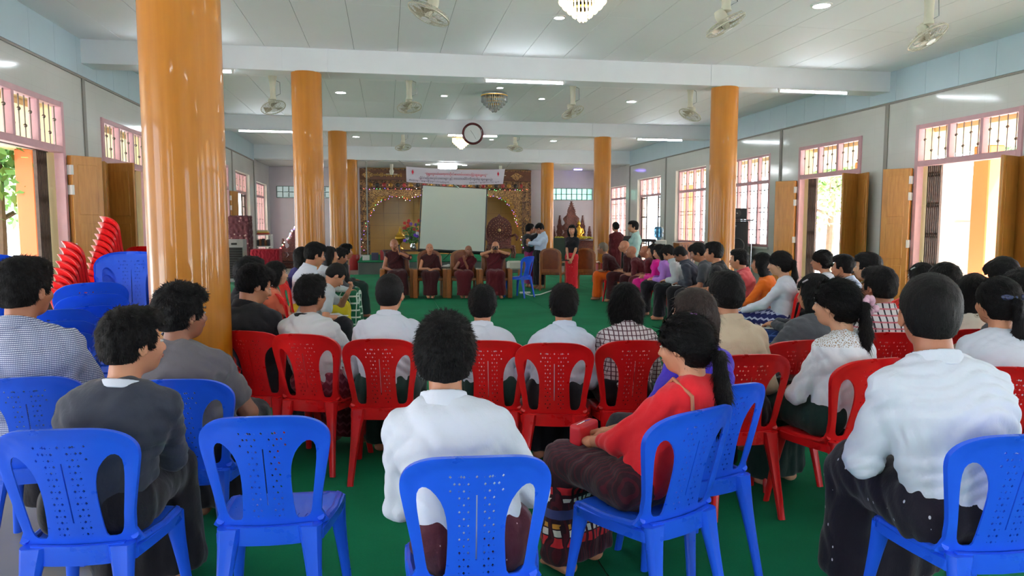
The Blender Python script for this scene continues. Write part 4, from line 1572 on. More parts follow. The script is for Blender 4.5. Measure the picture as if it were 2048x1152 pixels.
    if hair != 'shaved':
        G = Fld()
        style = hair
        sp_ = 0.0025
        hh_ = 0.006 if h < 0.0095 else min(h, 0.009)
        if style in ('short', 'spiky', 'crop'):
            thick = {'short': 0.018, 'spiky': 0.025, 'crop': 0.011}[style]
            G.ell(H((0, -0.014, 0.030)), np.array((0.073+thick*0.8, 0.092+thick, 0.085+thick))*hs, HM, 0.02)
            G.ell(H((0, -0.050, -0.020)), np.array((0.060+thick*0.5, 0.052+thick*0.5, 0.065))*hs, HM, 0.03)
            if style != 'crop': G.ell(H((0, 0.045, 0.085)), np.array((0.062, 0.050, 0.030+thick*0.3))*hs, HM, 0.03)
            G.cuts.append((H((0, 0.0, -0.056)), HM@np.array([0, 0.10, -0.995])))
            G.box(H((0, 0.160, -0.065)), np.array((0.12, 0.112, 0.112))*hs, HM, 0.004, 0.008, op='-')
            G.box(H((0, 0.105, -0.110)), np.array((0.12, 0.120, 0.086))*hs, HM, 0.004, 0.008, op='-')
            for q in (-1, 1): G.ell(H((q*0.090, 0.0, -0.022)), np.array((0.022, 0.024, 0.030))*hs, HM, 0.004, op='-')
            sp_ = {'short': 0.0032, 'spiky': 0.0055, 'crop': 0.0012}[style]
        else:
            thick = 0.017
            G.ell(H((0, -0.016, 0.028)), np.array((0.073+thick, 0.092+thick, 0.085+thick))*hs, HM, 0.02)
            G.ell(H((0, -0.045, -0.030)), np.array((0.074, 0.065, 0.07))*hs, HM, 0.03)
            if style in ('bob', 'long', 'longdown'):
                drop = {'bob': 0.13, 'long': 0.30, 'longdown': 0.44}[style]
                for q in (-1, 1): G.cone(H((q*0.062, -0.035, 0.0)), H((q*0.062, -0.040, -0.10)), 0.040*s_, 0.034*s_, 0.03)
                b0 = H((0, -0.055, -0.03)); bot = b0+np.array([0, -0.035-(0.02 if style != 'bob' else 0), -drop*s_])
                G.cone(b0, bot, 0.052*s_, 0.034*s_, 0.05, HM@Xa, 1.9 if style == 'bob' else 2.1)
                if style == 'bob': G.cuts.append((H((0, 0, -0.115)), np.array([0, 0, -1.0])))
            if style in ('pony', 'ponylow', 'bun'):
                ty = {'pony': 0.02, 'ponylow': -0.035, 'bun': 0.0}[style]
                t0 = H((0, -0.108, ty))
                if style == 'bun': G.ell(H((0, -0.125, 0.0)), np.array((0.042, 0.034, 0.040))*hs, HM, 0.012)
                else:
                    t1 = t0+HM@np.array([0, -0.034, -0.02]); t2 = t1+np.array([0.01, -0.012, -0.15]); t3 = t2+np.array([0, 0.02, -0.25 if style == 'pony' else -0.13])
                    G.cone(t0, t1, 0.018, 0.024, 0.01); G.cone(t1, t2, 0.025, 0.033, 0.015); G.cone(t2, t3, 0.033, 0.012, 0.02)
            # clear the face and the nape
            if style in ('pony', 'ponylow', 'bun'):
                nrm = HM@np.array([0, 0.66, -0.75]); ccut = (H((0, 0.0, -0.022)), nrm)
                G.box(H((0, 0.10, -0.10)), np.array((0.12, 0.09, 0.105))*hs, HM@rot(0, -0.45, 0), 0.005, 0.01, op='-')
            else:
                G.box(H((0, 0.10, -0.085)), np.array((0.050, 0.075, 0.125))*hs, HM, 0.01, 0.015, op='-')
                G.box(H((0, 0.13, -0.085)), np.array((0.13, 0.085, 0.125))*hs, HM, 0.01, 0.015, op='-')
        v, q_ = G.mesh(hh_, spikes(seed, sp_, 0.026 if style == 'spiky' else 0.018))
        # loose strands over the mass of hair
        g = np.random.default_rng(seed)
        nn = np.zeros_like(v)
        fn_ = np.cross(v[q_[:, 2]]-v[q_[:, 0]], v[q_[:, 3]]-v[q_[:, 1]])
        for k in range(4): np.add.at(nn, q_[:, k], fn_)
        nn /= np.linalg.norm(nn, axis=1)[:, None]+1e-9
        ns = (6500 if h < 0.0095 else 2600 if h < 0.0115 else 900)
        I_ = g.integers(0, len(v), ns)
        b_ = v[I_]-nn[I_]*0.002; n_ = nn[I_]
        if hair in ('short', 'spiky', 'crop'):
            cr = H((0.01, -0.06, 0.09))
            flow = b_-cr; flow[:, 2] -= 0.05; flow /= np.linalg.norm(flow, axis=1)[:, None]+1e-9
            ln = {'short': 0.016, 'spiky': 0.018, 'crop': 0.007}[hair]; kn_ = {'short': 0.40, 'spiky': 0.55, 'crop': 0.35}[hair]
        else:
            flow = np.tile(np.array([0, 0, -1.0]), (ns, 1))
            hi_ = (b_[:, 2] > H((0, 0, 0.05))[2])
            if hair in ('pony', 'ponylow', 'bun'):
                tgt = H((0, -0.11, -0.01)); onh = (b_[:, 1] > tgt[1]-0.02) & (b_[:, 2] > tgt[2]-0.09)
                fl2 = tgt-b_; fl2 /= np.linalg.norm(fl2, axis=1)[:, None]+1e-9
                flow[onh] = fl2[onh]
            else: flow[hi_] += (b_[hi_]-H((0, -0.02, 0.1)))*12
            ln = 0.045; kn_ = 0.10
        flow = flow-n_*(flow*n_).sum(1)[:, None]
        flow /= np.linalg.norm(flow, axis=1)[:, None]+1e-9
        dd_ = flow+n_*kn_*(0.5+g.random((ns, 1)))+g.normal(size=(ns, 3))*0.22
        dd_ /= np.linalg.norm(dd_, axis=1)[:, None]
        L_ = ln*(0.5+0.8*g.random((ns, 1)))*s_
        sd = np.cross(dd_, n_); sd /= np.linalg.norm(sd, axis=1)[:, None]+1e-9
        wd_ = 0.0013+0.0012*g.random((ns, 1))
        if h > 0.0115: wd_ = wd_*1.6
        tip = b_+dd_*L_
        if hair in ('short', 'spiky', 'crop'):
            lt = ((tip-hc)@HM)/hs
            ok_ = (lt[:, 2] > -0.062) & ~((lt[:, 1] > 0.05) & (lt[:, 2] < 0.040)) & ~((lt[:, 1] > -0.010) & (lt[:, 2] < -0.026))
            b_, tip, sd, wd_ = b_[ok_], tip[ok_], sd[ok_], wd_[ok_]; ns = len(b_)
        SV = np.stack([b_-sd*wd_, b_+sd*wd_, tip+sd*wd_*0.25, tip-sd*wd_*0.25], 1).reshape(-1, 3)
        SF = np.arange(4*ns).reshape(-1, 4)+len(v)
        link(bpy.data.objects.new('hair', np_mesh('hair', np.concatenate([v, SV]), np.concatenate([q_, SF]), hm)), root)
    if face:
        for q in (-1, 1):
            c = H((q*0.031, 0.0735, 0.001))
            eo = MB().ball(H((q*0.031, 0.0765, 0.001)), (0.0125*s_, 0.009*s_, 0.0055*s_), 8, 6).build('eye', M_EYEW, root, smooth=True)
            MB().ball(H((q*0.031, 0.0825, 0.001)), (0.0058*s_, 0.0045*s_, 0.0052*s_), 6, 4).build('iris', M_EYED, eo, smooth=True)
            MB().tube([H((q*0.015, 0.090, 0.021)), H((q*0.031, 0.088, 0.026)), H((q*0.048, 0.077, 0.021))], [0.003, 0.0038, 0.0022], 5).build('eyebrow', M_EYED, root, smooth=True)
        MB().tube([H((-0.020, 0.087, -0.058)), H((0, 0.0985, -0.057)), H((0.020, 0.087, -0.058))], [0.003, 0.0062, 0.003], 6).build('lips', M_LIP, root, smooth=True)
    info = dict(root=root, H=H, HM=HM, s=s_, wr=wr, el=el, nb=nb, ct=ct, kn=kn, P0=P0, up=up, hc=hc, sh=sh, chest=chest)
    if extra: extra(info)
    return info

# ================================================================== THE AUDIENCE
WH = cloth('white_cotton', S(218, 222, 234))
WH2 = cloth('off_white_knit', S(222, 224, 228))
GREYT = cloth('grey_jersey', S(96, 92, 98))
SUIT = cloth('charcoal_jacket', S(52, 56, 68))
BLK = cloth('black_cotton', S(28, 27, 31))
BLKL = cloth('black_longyi', S(26, 24, 30))
STRIPE = cloth('fine_striped_shirt', S(206, 212, 228), 'stripe', S(88, 98, 140))
BEIGE = cloth('beige_shirt', S(208, 186, 160))
RED = cloth('scarlet_knit', S(214, 34, 44))
LACE = cloth('white_lace_top', S(232, 234, 240), 'lace', S(172, 148, 128))
PLAID = cloth('maroon_white_plaid', S(216, 208, 212), 'check', S(84, 44, 58), S(84, 44, 58))
PLAIDR = cloth('white_pink_plaid', S(228, 220, 222), 'check', S(48, 40, 48), S(196, 84, 100), scale=1.5)
FLORAL = cloth('cream_floral', S(222, 214, 200), 'floral', S(200, 188, 170), S(110, 100, 86))
VIOLET = cloth('blue_violet_top', S(62, 40, 168))
ORANGE = cloth('orange_top', S(226, 110, 30))
CORAL = cloth('coral_top', S(214, 112, 84))
PINKT = cloth('pinkish_red_top', S(196, 84, 88))
DGREY = cloth('dark_grey_tee', S(66, 68, 74))
LGREY = cloth('light_grey_shirt', S(186, 190, 194))
LILAC = cloth('lilac_top', S(172, 120, 204))
MAGENTA = cloth('magenta_top', S(214, 24, 142))
MINT = cloth('mint_shirt', S(176, 212, 206))
PALEBLUE = cloth('pale_blue_shirt', S(196, 210, 232))
MAROON = cloth('maroon_robe', S(84, 22, 30))
MAROOND = cloth('dark_maroon_robe', S(58, 20, 24))
ORANGER = cloth('orange_robe', S(226, 98, 22))
L_MAR = cloth('maroon_speckled_longyi', S(70, 26, 40), 'dots', S(206, 180, 186), scale=1.4)
L_MAR2 = cloth('wine_patterned_longyi', S(116, 36, 56), 'zigzag', S(158, 82, 98))
L_BAND = cloth('black_red_banded_longyi', S(44, 20, 30), 'bands', S(110, 20, 36), S(196, 40, 48))
L_DGRN = cloth('dark_green_longyi', S(22, 46, 42))
L_GRNH = cloth('green_white_hooped_longyi', S(22, 94, 66), 'hoops', S(200, 214, 206))
L_YEL = cloth('yellow_longyi', S(206, 184, 40))
L_NAVZ = cloth('navy_white_zigzag_longyi', S(34, 38, 96), 'zigzag', S(190, 194, 220), scale=1.2)
L_NAVY = cloth('navy_check_longyi', S(24, 44, 96), 'hoops', S(60, 84, 140), scale=0.5)
L_BSPK = cloth('black_flecked_longyi', S(24, 20, 32), 'dots', S(200, 200, 210))
L_REDP = cloth('red_patterned_skirt', S(196, 32, 44), 'dots', S(236, 200, 190), scale=0.9)
L_PINKP = cloth('pink_lacy_skirt', S(190, 120, 124), 'zigzag', S(216, 190, 190))

G_BW = 'seated young men in white shirts'


def seat(col, px, py, rel, clabel, hx=None, hy=None, dd=None, plabel=None, back=0.0, **kw):
    """a chair with its arch at (px,py); a person on it with the crown at pixel (hx,hy)"""
    x, y, rz = chair_at(col, px, py, rel, clabel, kw.pop('cgroup', None))
    fs = kw.pop('fwdseat', 0.0)
    x -= fs*sin(rz); y += fs*cos(rz)
    if plabel is None: return None
    v = np.array([x, y, 0.9]); dep_ = float((v-np.array([0, 0, EYE]))@_F)
    hd = at(hx, hy, dep_+(dd or 0.0))
    return person(x, y, rz, plabel, hd=hd, **kw)


def free(hx, hy, d, rel, plabel, fwd=0.05, chair=None, clabel=None, **kw):
    """a person whose crown is at pixel (hx,hy) at view depth d; the seat is put under the head"""
    hd = at(hx, hy, d)
    rz = -azimuth(hd)+rad(rel)
    x = hd[0]+fwd*sin(rz); y = hd[1]-fwd*cos(rz)
    if chair: place_chair(chair, x, y, rz, clabel)
    return person(x, y, rz, plabel, hd=hd, **kw)


def hair_flower(px=None):
    def f(i):
        H = i['H']
        o = MB()
        c = H((0.035, -0.140, 0.015))
        for k in range(9):
            a = k*0.7; r = 0.012+0.0045*k
            o.ball((c[0]+cos(a)*r, c[1]-0.012-0.004*(k % 3), c[2]+sin(a)*r), (0.021, 0.014, 0.021), 8, 6)
        o.build('hair_flower', mat('dusty_pink_satin', S(206, 160, 178), 0.4), i['root'], smooth=True)['label'] = 'dusty pink satin flower scrunchie'
    return f


def pink_tie(i):
    H = i['H']
    MB().tube([H((0.015, -0.100, -0.03)), H((0.0, -0.122, -0.018)), H((-0.02, -0.112, -0.028))], 0.005, 6).build('hair_tie', mat('pink_tie', S(232, 150, 176), 0.5), i['root'], smooth=True)
    c = H((0.0, -0.055, 0.118))
    m = MB()
    for k in range(5):
        m.ball((c[0]+0.010*cos(k*1.26), c[1]+0.010*sin(k*1.26), c[2]-0.002), (0.008, 0.008, 0.006), 6, 4)
    m.build('hair_clip', mat('purple_clip', S(186, 90, 214), 0.4), i['root'], smooth=True)
    # strap of the bag over the shoulder
    s_ = i['sh'][-1]; ct = i['ct']
    MB().tube([ct+np.array([-0.09, 0.10, 0.0]), ct+np.array([-0.10, 0.02, 0.072]), ct+np.array([-0.095, -0.07, 0.02]), ct+np.array([-0.12, -0.105, -0.12])], 0.008, 6).build('bag_strap', mat('tan_strap', S(176, 110, 80), 0.5), i['root'], smooth=True)


def bow_clip(i):
    H = i['H']; m = MB()
    for q in (-1, 1):
        m.ball(H((q*0.035, -0.112, 0.035)), (0.03, 0.012, 0.016), 8, 6)
    m.ball(H((0, -0.122, 0.035)), (0.010, 0.008, 0.010), 6, 5)
    m.build('hair_bow', mat('navy_bow', S(50, 58, 90), 0.2), i['root'], smooth=True)


def side_clip(i):
    H = i['H']
    MB().tube([H((-0.075, -0.02, 0.09)), H((-0.085, 0.01, 0.07))], 0.006, 6).build('hair_clip', mat('silver_clip', S(220, 214, 220), 0.25, 0.6), i['root'])


def watch(i):
    w = i['wr'][-1]; e = i['el'][-1]; d = (w-e)/np.linalg.norm(w-e)
    MB().tube([w-d*0.02, w-d*0.005], 0.030, 12).build('wrist_watch', M_BLACK, i['root'], smooth=True)


# ---- front row of the picture: blue chairs
seat('blue', 104, 858, -27, 'blue plastic chair turned right under the young man in the charcoal jacket', 265, 612, 0.05,
     'young man in charcoal jacket with white collar, seen from behind, looking right', sk='a', hyaw=-0.75, hair='short', shirt=SUIT, collar=WH, collar_h=0.020, bottom=BLKL, h=0.008, arms='mid')
seat('blue', 517, 832, -13, 'empty blue plastic chair between the jacketed man and the white shirted man')
seat('blue', 955, 912, 3, 'blue plastic chair under the white shirted man with bushy hair', 890, 622, 0.08,
     'young man in white shirt with bushy black hair, back turned, on a blue chair', sk='a', hyaw=-0.1, hair='spiky', shirt=WH, bottom=L_MAR, h=0.008, arms='lap', slim=1.0)
P_RED = seat('blue', 1418, 816, 50, 'blue plastic chair turned left under the woman in scarlet', 1366, 624, 0.0,
     'woman in scarlet top with ponytail and pink hair tie, turned left on a blue chair', sk='a', slim=0.9, fwdseat=0.035, hyaw=0.30, hpitch=0.15, hair='ponylow', shirt=RED, sleeve='mid', bottom=L_BAND, h=0.008, hh=0.004, arms='lap', extra=pink_tie, collar=False)
seat('blue', 1476, 768, 42, 'blue plastic chair just behind the scarlet woman, mostly hidden by hers', 1385, 574, 0.25,
     'long-haired woman in blue-violet top, seen from behind beyond the scarlet woman', sk='a', slim=0.88, hyaw=0.2, hair='longdown', hairmat=M_HAIRB, shirt=VIOLET, bottom=BLKL, h=0.010, collar=False)
seat('blue', 2075, 868, 42, 'blue plastic chair at the lower right corner under the broad white shirt', 1862, 541, 0.05,
     'broad young man in white shirt and black flecked longyi, back turned, at the right', sk='b', slim=1.06, hyaw=-0.35, hair='crop', shirt=WH, bottom=L_BSPK, h=0.008, arms='knees')
seat('blue', 345, 758, -20, 'blue plastic chair under the man in the grey T-shirt beside the big pillar', 363, 562, 0.05,
     'man in grey T-shirt with messy black hair beside the big orange pillar', sk='c', slim=1.08, hyaw=-0.7, hair='spiky', shirt=GREYT, sleeve='short', collar=False, bottom=BLKL, h=0.009)
seat('blue', 42, 754, -18, 'blue plastic chair under the striped shirt at the left edge', 48, 512, 0.0,
     'young man in finely striped shirt with dark collar edge at the left edge', sk='b', slim=1.05, hyaw=-0.5, hair='short', shirt=STRIPE, bottom=BLKL, h=0.009, arms='mid')

# ---- the second row: red chairs, left to right
seat('red', 488, 661, -35, 'red plastic chair half hidden by the big pillar, under the black jacket', 512, 527, 0.1,
     'young man in black jacket looking down to the right beside the big pillar', sk='a', hyaw=-0.65, hpitch=0.35, hair='short', shirt=BLK, bottom=BLKL, h=0.009, arms='mid')
seat('red', 597, 667, -28, 'red plastic chair under the white sweater with black neckline', 622, 549, 0.1,
     'young man in white sweater with black neckline stripe, seen from behind', sk='b', hyaw=-0.3, hair='short', shirt=WH2, collar=BLK, collar_h=0.016, bottom=L_MAR2, h=0.009, arms='mid')
seat('red', 755, 677, -10, 'red plastic chair under the broad white shirt left of the bushy-haired man', 780, 545, 0.12,
     'broad shouldered man in white shirt with cropped hair, left of the bushy-haired man', sk='a', slim=1.0, hyaw=-0.15, hair='crop', shirt=WH, bottom=L_DGRN, h=0.009, arms='lap')
seat('red', 975, 680, -3, 'red plastic chair right behind the head of the bushy-haired man', 965, 570, 0.12,
     'man in white shirt with round dark hair, half hidden by the bushy-haired man', sk='a', slim=0.96, hair='short', shirt=WH, bottom=L_DGRN, h=0.009)
seat('red', 1109, 685, 0, 'red plastic chair in the middle with light showing through its holes', 1128, 568, 0.12,
     'young man in pale white shirt with protruding ears, in the middle of the row', sk='a', slim=0.96, hair='short', shirt=cloth('cool_white_cotton', S(214, 224, 244)), bottom=BLKL, h=0.009)
seat('red', 1275, 680, 14, 'red plastic chair under the maroon plaid shirt', 1252, 564, 0.1,
     'person in maroon and white plaid shirt with full dark hair', sk='a', slim=0.92, hyaw=-0.1, hair='bob', shirt=PLAID, bottom=BLKL, h=0.009)
seat('red', 1512, 708, 24, 'red plastic chair under the beige shirt, beyond the blue chairs', 1452, 540, 0.22,
     'man in beige shirt with short black hair, seen from behind', sk='a', slim=0.98, hyaw=0.1, hair='short', shirt=BEIGE, bottom=BLKL, h=0.010)
seat('red', 1606, 680, 38, 'red plastic chair under the dark grey top, left of the lace top', 1628, 545, 0.3,
     'person in dark grey top with silver clip in dark hair, left of the lace top', sk='a', slim=0.95, hyaw=0.2, hair='bob', shirt=DGREY, bottom=L_PINKP, h=0.010, extra=side_clip, collar=False)
P_LACE = seat('red', 1765, 716, 48, 'red plastic chair turned left under the woman in the lace top', 1672, 555, 0.0,
     'woman in white lace top with pink flower in her ponytail', sk='l', slim=0.86, hyaw=0.35, hair='pony', shirt=LACE, sleeve='mid', bottom=L_DGRN, h=0.008, arms='lap', extra=hair_flower(), collar=False)
seat('red', 1792, 664, 22, 'red plastic chair under the white and pink plaid shirt', 1757, 531, 0.1,
     'person in white shirt with pink and black plaid, thick dark hair', sk='b', slim=0.97, hyaw=0.55, hair='short', shirt=PLAIDR, bottom=BLKL, h=0.010)
seat('red', 2066, 735, 12, 'red plastic chair at the right edge under the girl with the bow', 1996, 551, 0.25,
     'girl in white blouse with navy bow on her ponytail at the right edge', sk='a', slim=0.9, hyaw=0.5, hair='pony', shirt=WH, bottom=BLKL, h=0.010, extra=bow_clip, collar=False)
free(1948, 545, 4.75, 15, 'woman in cream floral top behind the girl with the bow', chair='red', clabel='red plastic chair hidden under the cream floral top', sk='a', slim=0.88, hair='long', shirt=FLORAL, bottom=BLKL, h=0.011, collar=False)
free(1888, 523, 5.1, 40, 'dark-haired person before the nearest right doorway, left of the floral top', chair='red', clabel='red plastic chair under the dark-haired person by the nearest right doorway', sk='a', slim=0.9, hair='bob', shirt=WH2, bottom=BLKL, h=0.013)
free(1842, 524, 5.9, 45, 'girl with a silver clip in front of the open wooden shutter', chair='red', clabel='red plastic chair under the girl with the silver clip', sk='a', slim=0.88, hair='bob', shirt=PINKT, bottom=BLKL, h=0.013, extra=side_clip)
free(2002, 514, 5.5, 55, 'person bending forward before the shutter at the right edge', chair='red', clabel='red plastic chair under the person bending by the right shutter', sk='a', slim=0.95, hpitch=0.5, hair='short', shirt=LGREY, bottom=BLKL, h=0.013)
free(2044, 536, 4.2, 20, 'dark-haired person cut off by the right edge of the picture', chair='red', clabel='red plastic chair of the person cut off at the right edge', sk='a', slim=0.95, hair='short', shirt=DGREY, bottom=BLKL, h=0.013)

# ---- the right-hand arc, looking left
free(1735, 504, 6.7, 70, 'young man with parted hair looking left, in front of the second right doorway', chair='red', clabel='red plastic chair under the young man with parted hair', sk='l', hair='short', hyaw=0.1, shirt=LGREY, bottom=BLKL, h=0.012)
free(1686, 508, 7.5, 60, 'man with backlit round hair before the bright doorway', chair='red', clabel='red plastic chair under the man with backlit hair', sk='a', hair='short', hyaw=0.3, shirt=PALEBLUE, bottom=BLKL, h=0.012)
free(1643, 498, 8.4, 75, 'woman with tied hair looking left before the bright doorway', chair='red', clabel='red plastic chair under the woman looking left before the doorway', sk='l', slim=0.88, hair='ponylow', shirt=WH, bottom=BLKL, h=0.012, collar=False)
P_NAVY = free(1622, 552, 6.2, 82, 'person in navy checked longyi with a notebook on the lap', chair='red', clabel='red plastic chair under the navy checked longyi', fwd=-0.02, sk='a', slim=0.95, hpitch=0.5, hair='short', shirt=DGREY, bottom=L_NAVY, h=0.010, arms='note')
free(1558, 501, 7.6, 80, 'woman in white blouse and navy zigzag longyi, long ponytail, facing left', chair='red', clabel='red plastic chair under the white blouse with long ponytail', sk='l', slim=0.88, hpitch=0.1, hair='pony', shirt=WH, bottom=L_NAVZ, h=0.010, arms='knees', fwd=0.0, collar=False)
free(1522, 504, 8.2, 78, 'woman in orange top with shoulder-length hair, facing left', chair='red', clabel='red plastic chair under the orange top', sk='a', slim=0.88, hyaw=-0.2, hair='long', shirt=ORANGE, sleeve='mid', bottom=L_PINKP, h=0.010, arms='knees', collar=False)
free(1478, 497, 8.9, 80, 'young person in pinkish red top in front of the big loudspeaker', chair='red', clabel='red plastic chair under the pinkish red top', sk='a', slim=0.92, hair='short', shirt=PINKT, bottom=BLKL, h=0.012)
free(1427, 483, 9.6, 80, 'young man in black shirt in front of the orange pillar', chair='red', clabel='red plastic chair under the black shirt by the pillar', sk='a', hair='short', shirt=BLK, bottom=BLKL, h=0.012, sleeve='short')
free(1394, 485, 10.2, 82, 'young man in dark grey T-shirt bending forward, left of the black shirt', chair='red', clabel='red plastic chair under the bending man in dark grey', fwd=0.22, sk='b', hpitch=0.45, hair='short', shirt=DGREY, sleeve='short', collar=False, bottom=BLKL, h=0.012, arms='knees', legs='back')
P_READ = free(1357, 492, 10.8, 82, 'man in charcoal top reading with head bowed low', chair='red', clabel='red plastic chair under the man reading with bowed head', fwd=0.30, sk='c', hpitch=0.75, hair='crop', shirt=SUIT, bottom=BLK, bkind='trousers', h=0.012, arms='note')
free(1334, 490, 11.35, 82, 'person in light grey shirt with dark tie, head bowed', chair='red', clabel='red plastic chair under the light grey shirt with dark tie', fwd=0.28, sk='a', hpitch=0.7, hair='short', shirt=LGREY, bottom=BLKL, h=0.013, arms='note')
free(1317, 488, 11.9, 82, 'woman in lilac top with long dark hair, looking down', chair='red', clabel='red plastic chair under the lilac top', fwd=0.18, sk='a', slim=0.88, hpitch=0.3, hair='long', shirt=LILAC, bottom=BLKL, h=0.013, collar=False)
free(1306, 487, 12.4, 82, 'woman in magenta top with long dark hair', chair='red', clabel='red plastic chair under the magenta top', fwd=0.12, sk='a', slim=0.88, hair='long', shirt=MAGENTA, bottom=cloth('magenta_skirt', S(206, 20, 130)), h=0.013, collar=False)
free(1290, 491, 12.9, 82, 'shaven-headed monk in maroon with an orange cloth on his lap', chair='red', clabel='red plastic chair under the monk beside the magenta top', fwd=0.18, sk='b', hair='shaved', shirt=MAROON, sleeve='robe', collar=False, bottom=MAROON, h=0.012)
free(1262, 492, 13.4, 82, 'shaven-headed monk in maroon leaning forward, second in the monks\' row', chair='red', clabel='red plastic chair under the leaning monk', fwd=0.26, sk='b', hair='shaved', shirt=MAROON, sleeve='robe', collar=False, bottom=MAROOND, h=0.012, arms='knees')
free(1248, 481, 14.0, 82, 'taller shaven-headed monk behind the leaning monk', chair='red', clabel='red plastic chair under the taller monk', fwd=0.15, sk='a', hair='shaved', shirt=MAROOND, sleeve='robe', collar=False, bottom=MAROOND, h=0.013)
free(1205, 484, 14.4, 78, 'nun with cropped grey hair in maroon over orange robes at the end of the row', chair='red', clabel='red plastic chair under the nun in maroon over orange', fwd=0.28, sk='b', hair='crop', hairmat=mat('grey_stubble', S(110, 98, 84), 0.8), shirt=MAROOND, sleeve='robe', collar=False, bottom=ORANGER, h=0.012, arms='knees')

# ---- the left-hand arc, looking right
free(500, 512, 5.6, -62, 'dark-haired person behind the man in the black jacket', chair='red', clabel='red plastic chair beyond the black jacket', sk='a', hair='short', shirt=BLK, bottom=BLKL, h=0.012)
free(553, 521, 7.0, -72, 'woman in coral blouse with fringe, looking right', chair='red', clabel='red plastic chair with bright rim behind the coral blouse', fwd=0.08, sk='l', slim=0.88, hair='bob', shirt=CORAL, sleeve='short', bottom=BLKL, h=0.010, arms='mid', collar=False)
P_CHIN = free(677, 525, 7.2, -78, 'man in grey T-shirt bent over with his chin on his fist', chair='red', clabel='red plastic chair under the man resting his chin', fwd=0.34, sk='a', hpitch=0.75, hair='crop', shirt=LGREY, sleeve='short', collar=False, bottom=BLKL, h=0.010, arms='chin')
free(632, 484, 8.6, -75, 'young man in white collarless shirt before the second orange pillar', chair='red', clabel='red plastic chair under the white collarless shirt', fwd=0.16, sk='a', hair='short', hpitch=0.25, shirt=WH, bottom=L_YEL, h=0.010, arms='knees')
free(606, 493, 9.4, -75, 'dark-haired woman half hidden behind the white collarless shirt', chair='red', clabel='red plastic chair under the half hidden woman', sk='a', slim=0.88, hair='long', shirt=cloth('indigo_top', S(52, 44, 110)), bottom=L_YEL, h=0.013, collar=False)
free(661, 492, 10.1, -75, 'woman with long dark hair and white top before the third pillar', chair='red', clabel='red plastic chair under the woman before the third pillar', fwd=0.1, sk='a', slim=0.88, hair='long', shirt=LGREY, bottom=L_GRNH, h=0.012, arms='knees', collar=False)
free(683, 495, 10.6, -75, 'young man in grey and white top leaning forward by the third pillar', chair='red', clabel='empty-backed red plastic chair under the man by the third pillar', fwd=0.2, sk='b', hpitch=0.3, hair='short', shirt=DGREY, bottom=L_GRNH, h=0.013, arms='knees')
free(692, 487, 11.6, -75, 'dark-haired person at the far end of the left row', chair='red', clabel='red plastic chair at the far end of the left row', fwd=0.15, sk='b', hair='short', shirt=BLK, bottom=L_DGRN, h=0.013)

# ---- stacks of spare chairs at the left
def stack(col, px, py, d, rel, n, label, group, lean=0.018, dz=0.058):
    p = at(px, py, d)
    rz = -azimuth(p)+rad(rel)
    top = p[2]-0.887
    for k in range(n):
        z = top-dz*k
        if z < 0.0: break
        x = p[0]-0.31*sin(rz)+lean*k*sin(rz)*1.0; y = p[1]+0.31*cos(rz)-lean*k*cos(rz)*1.0
        o = place_chair(col, x, y, rz, label % ('topmost' if k == 0 else 'nested %s from the top' % ['', 'second', 'third', 'fourth', 'fifth', 'sixth', 'seventh', 'eighth', 'ninth', 'tenth', 'eleventh', 'twelfth', 'thirteenth', 'fourteenth', 'fifteenth'][min(k, 14)]), group, z=max(z, 0.0))

stack('red', 127, 479, 6.3, -78, 9, 'red chair in the lower stack by the nearest left doorway, %s', 'red chairs stacked by the left doorway')
stack('red', 203, 430, 7.2, -78, 14, 'red chair in the tall stack before the open shutter, %s', 'red chairs in the tall stack')
stack('red', 286, 490, 7.6, -20, 8, 'red chair in the stack half hidden by the big pillar, %s', 'red chairs stacked behind the pillar')
stack('blue', 262, 499, 5.0, 176, 9, 'blue chair in the tall stack touching the big pillar, %s', 'blue chairs in the tall stack by the pillar', lean=0.004, dz=0.05)
stack('blue', 186, 561, 4.7, 8, 6, 'blue chair in the middle stack between two blue stacks, %s', 'blue chairs in the middle stack', lean=0.03, dz=0.075)
stack('blue', 112, 615, 4.35, 4, 4, 'blue chair in the low stack behind the striped shirt, %s', 'blue chairs in the low stack', lean=0.03, dz=0.07)
stack('blue', -30, 505, 5.0, 4, 7, 'blue chair in the stack cut off by the left edge, %s', 'blue chairs stacked at the left edge')

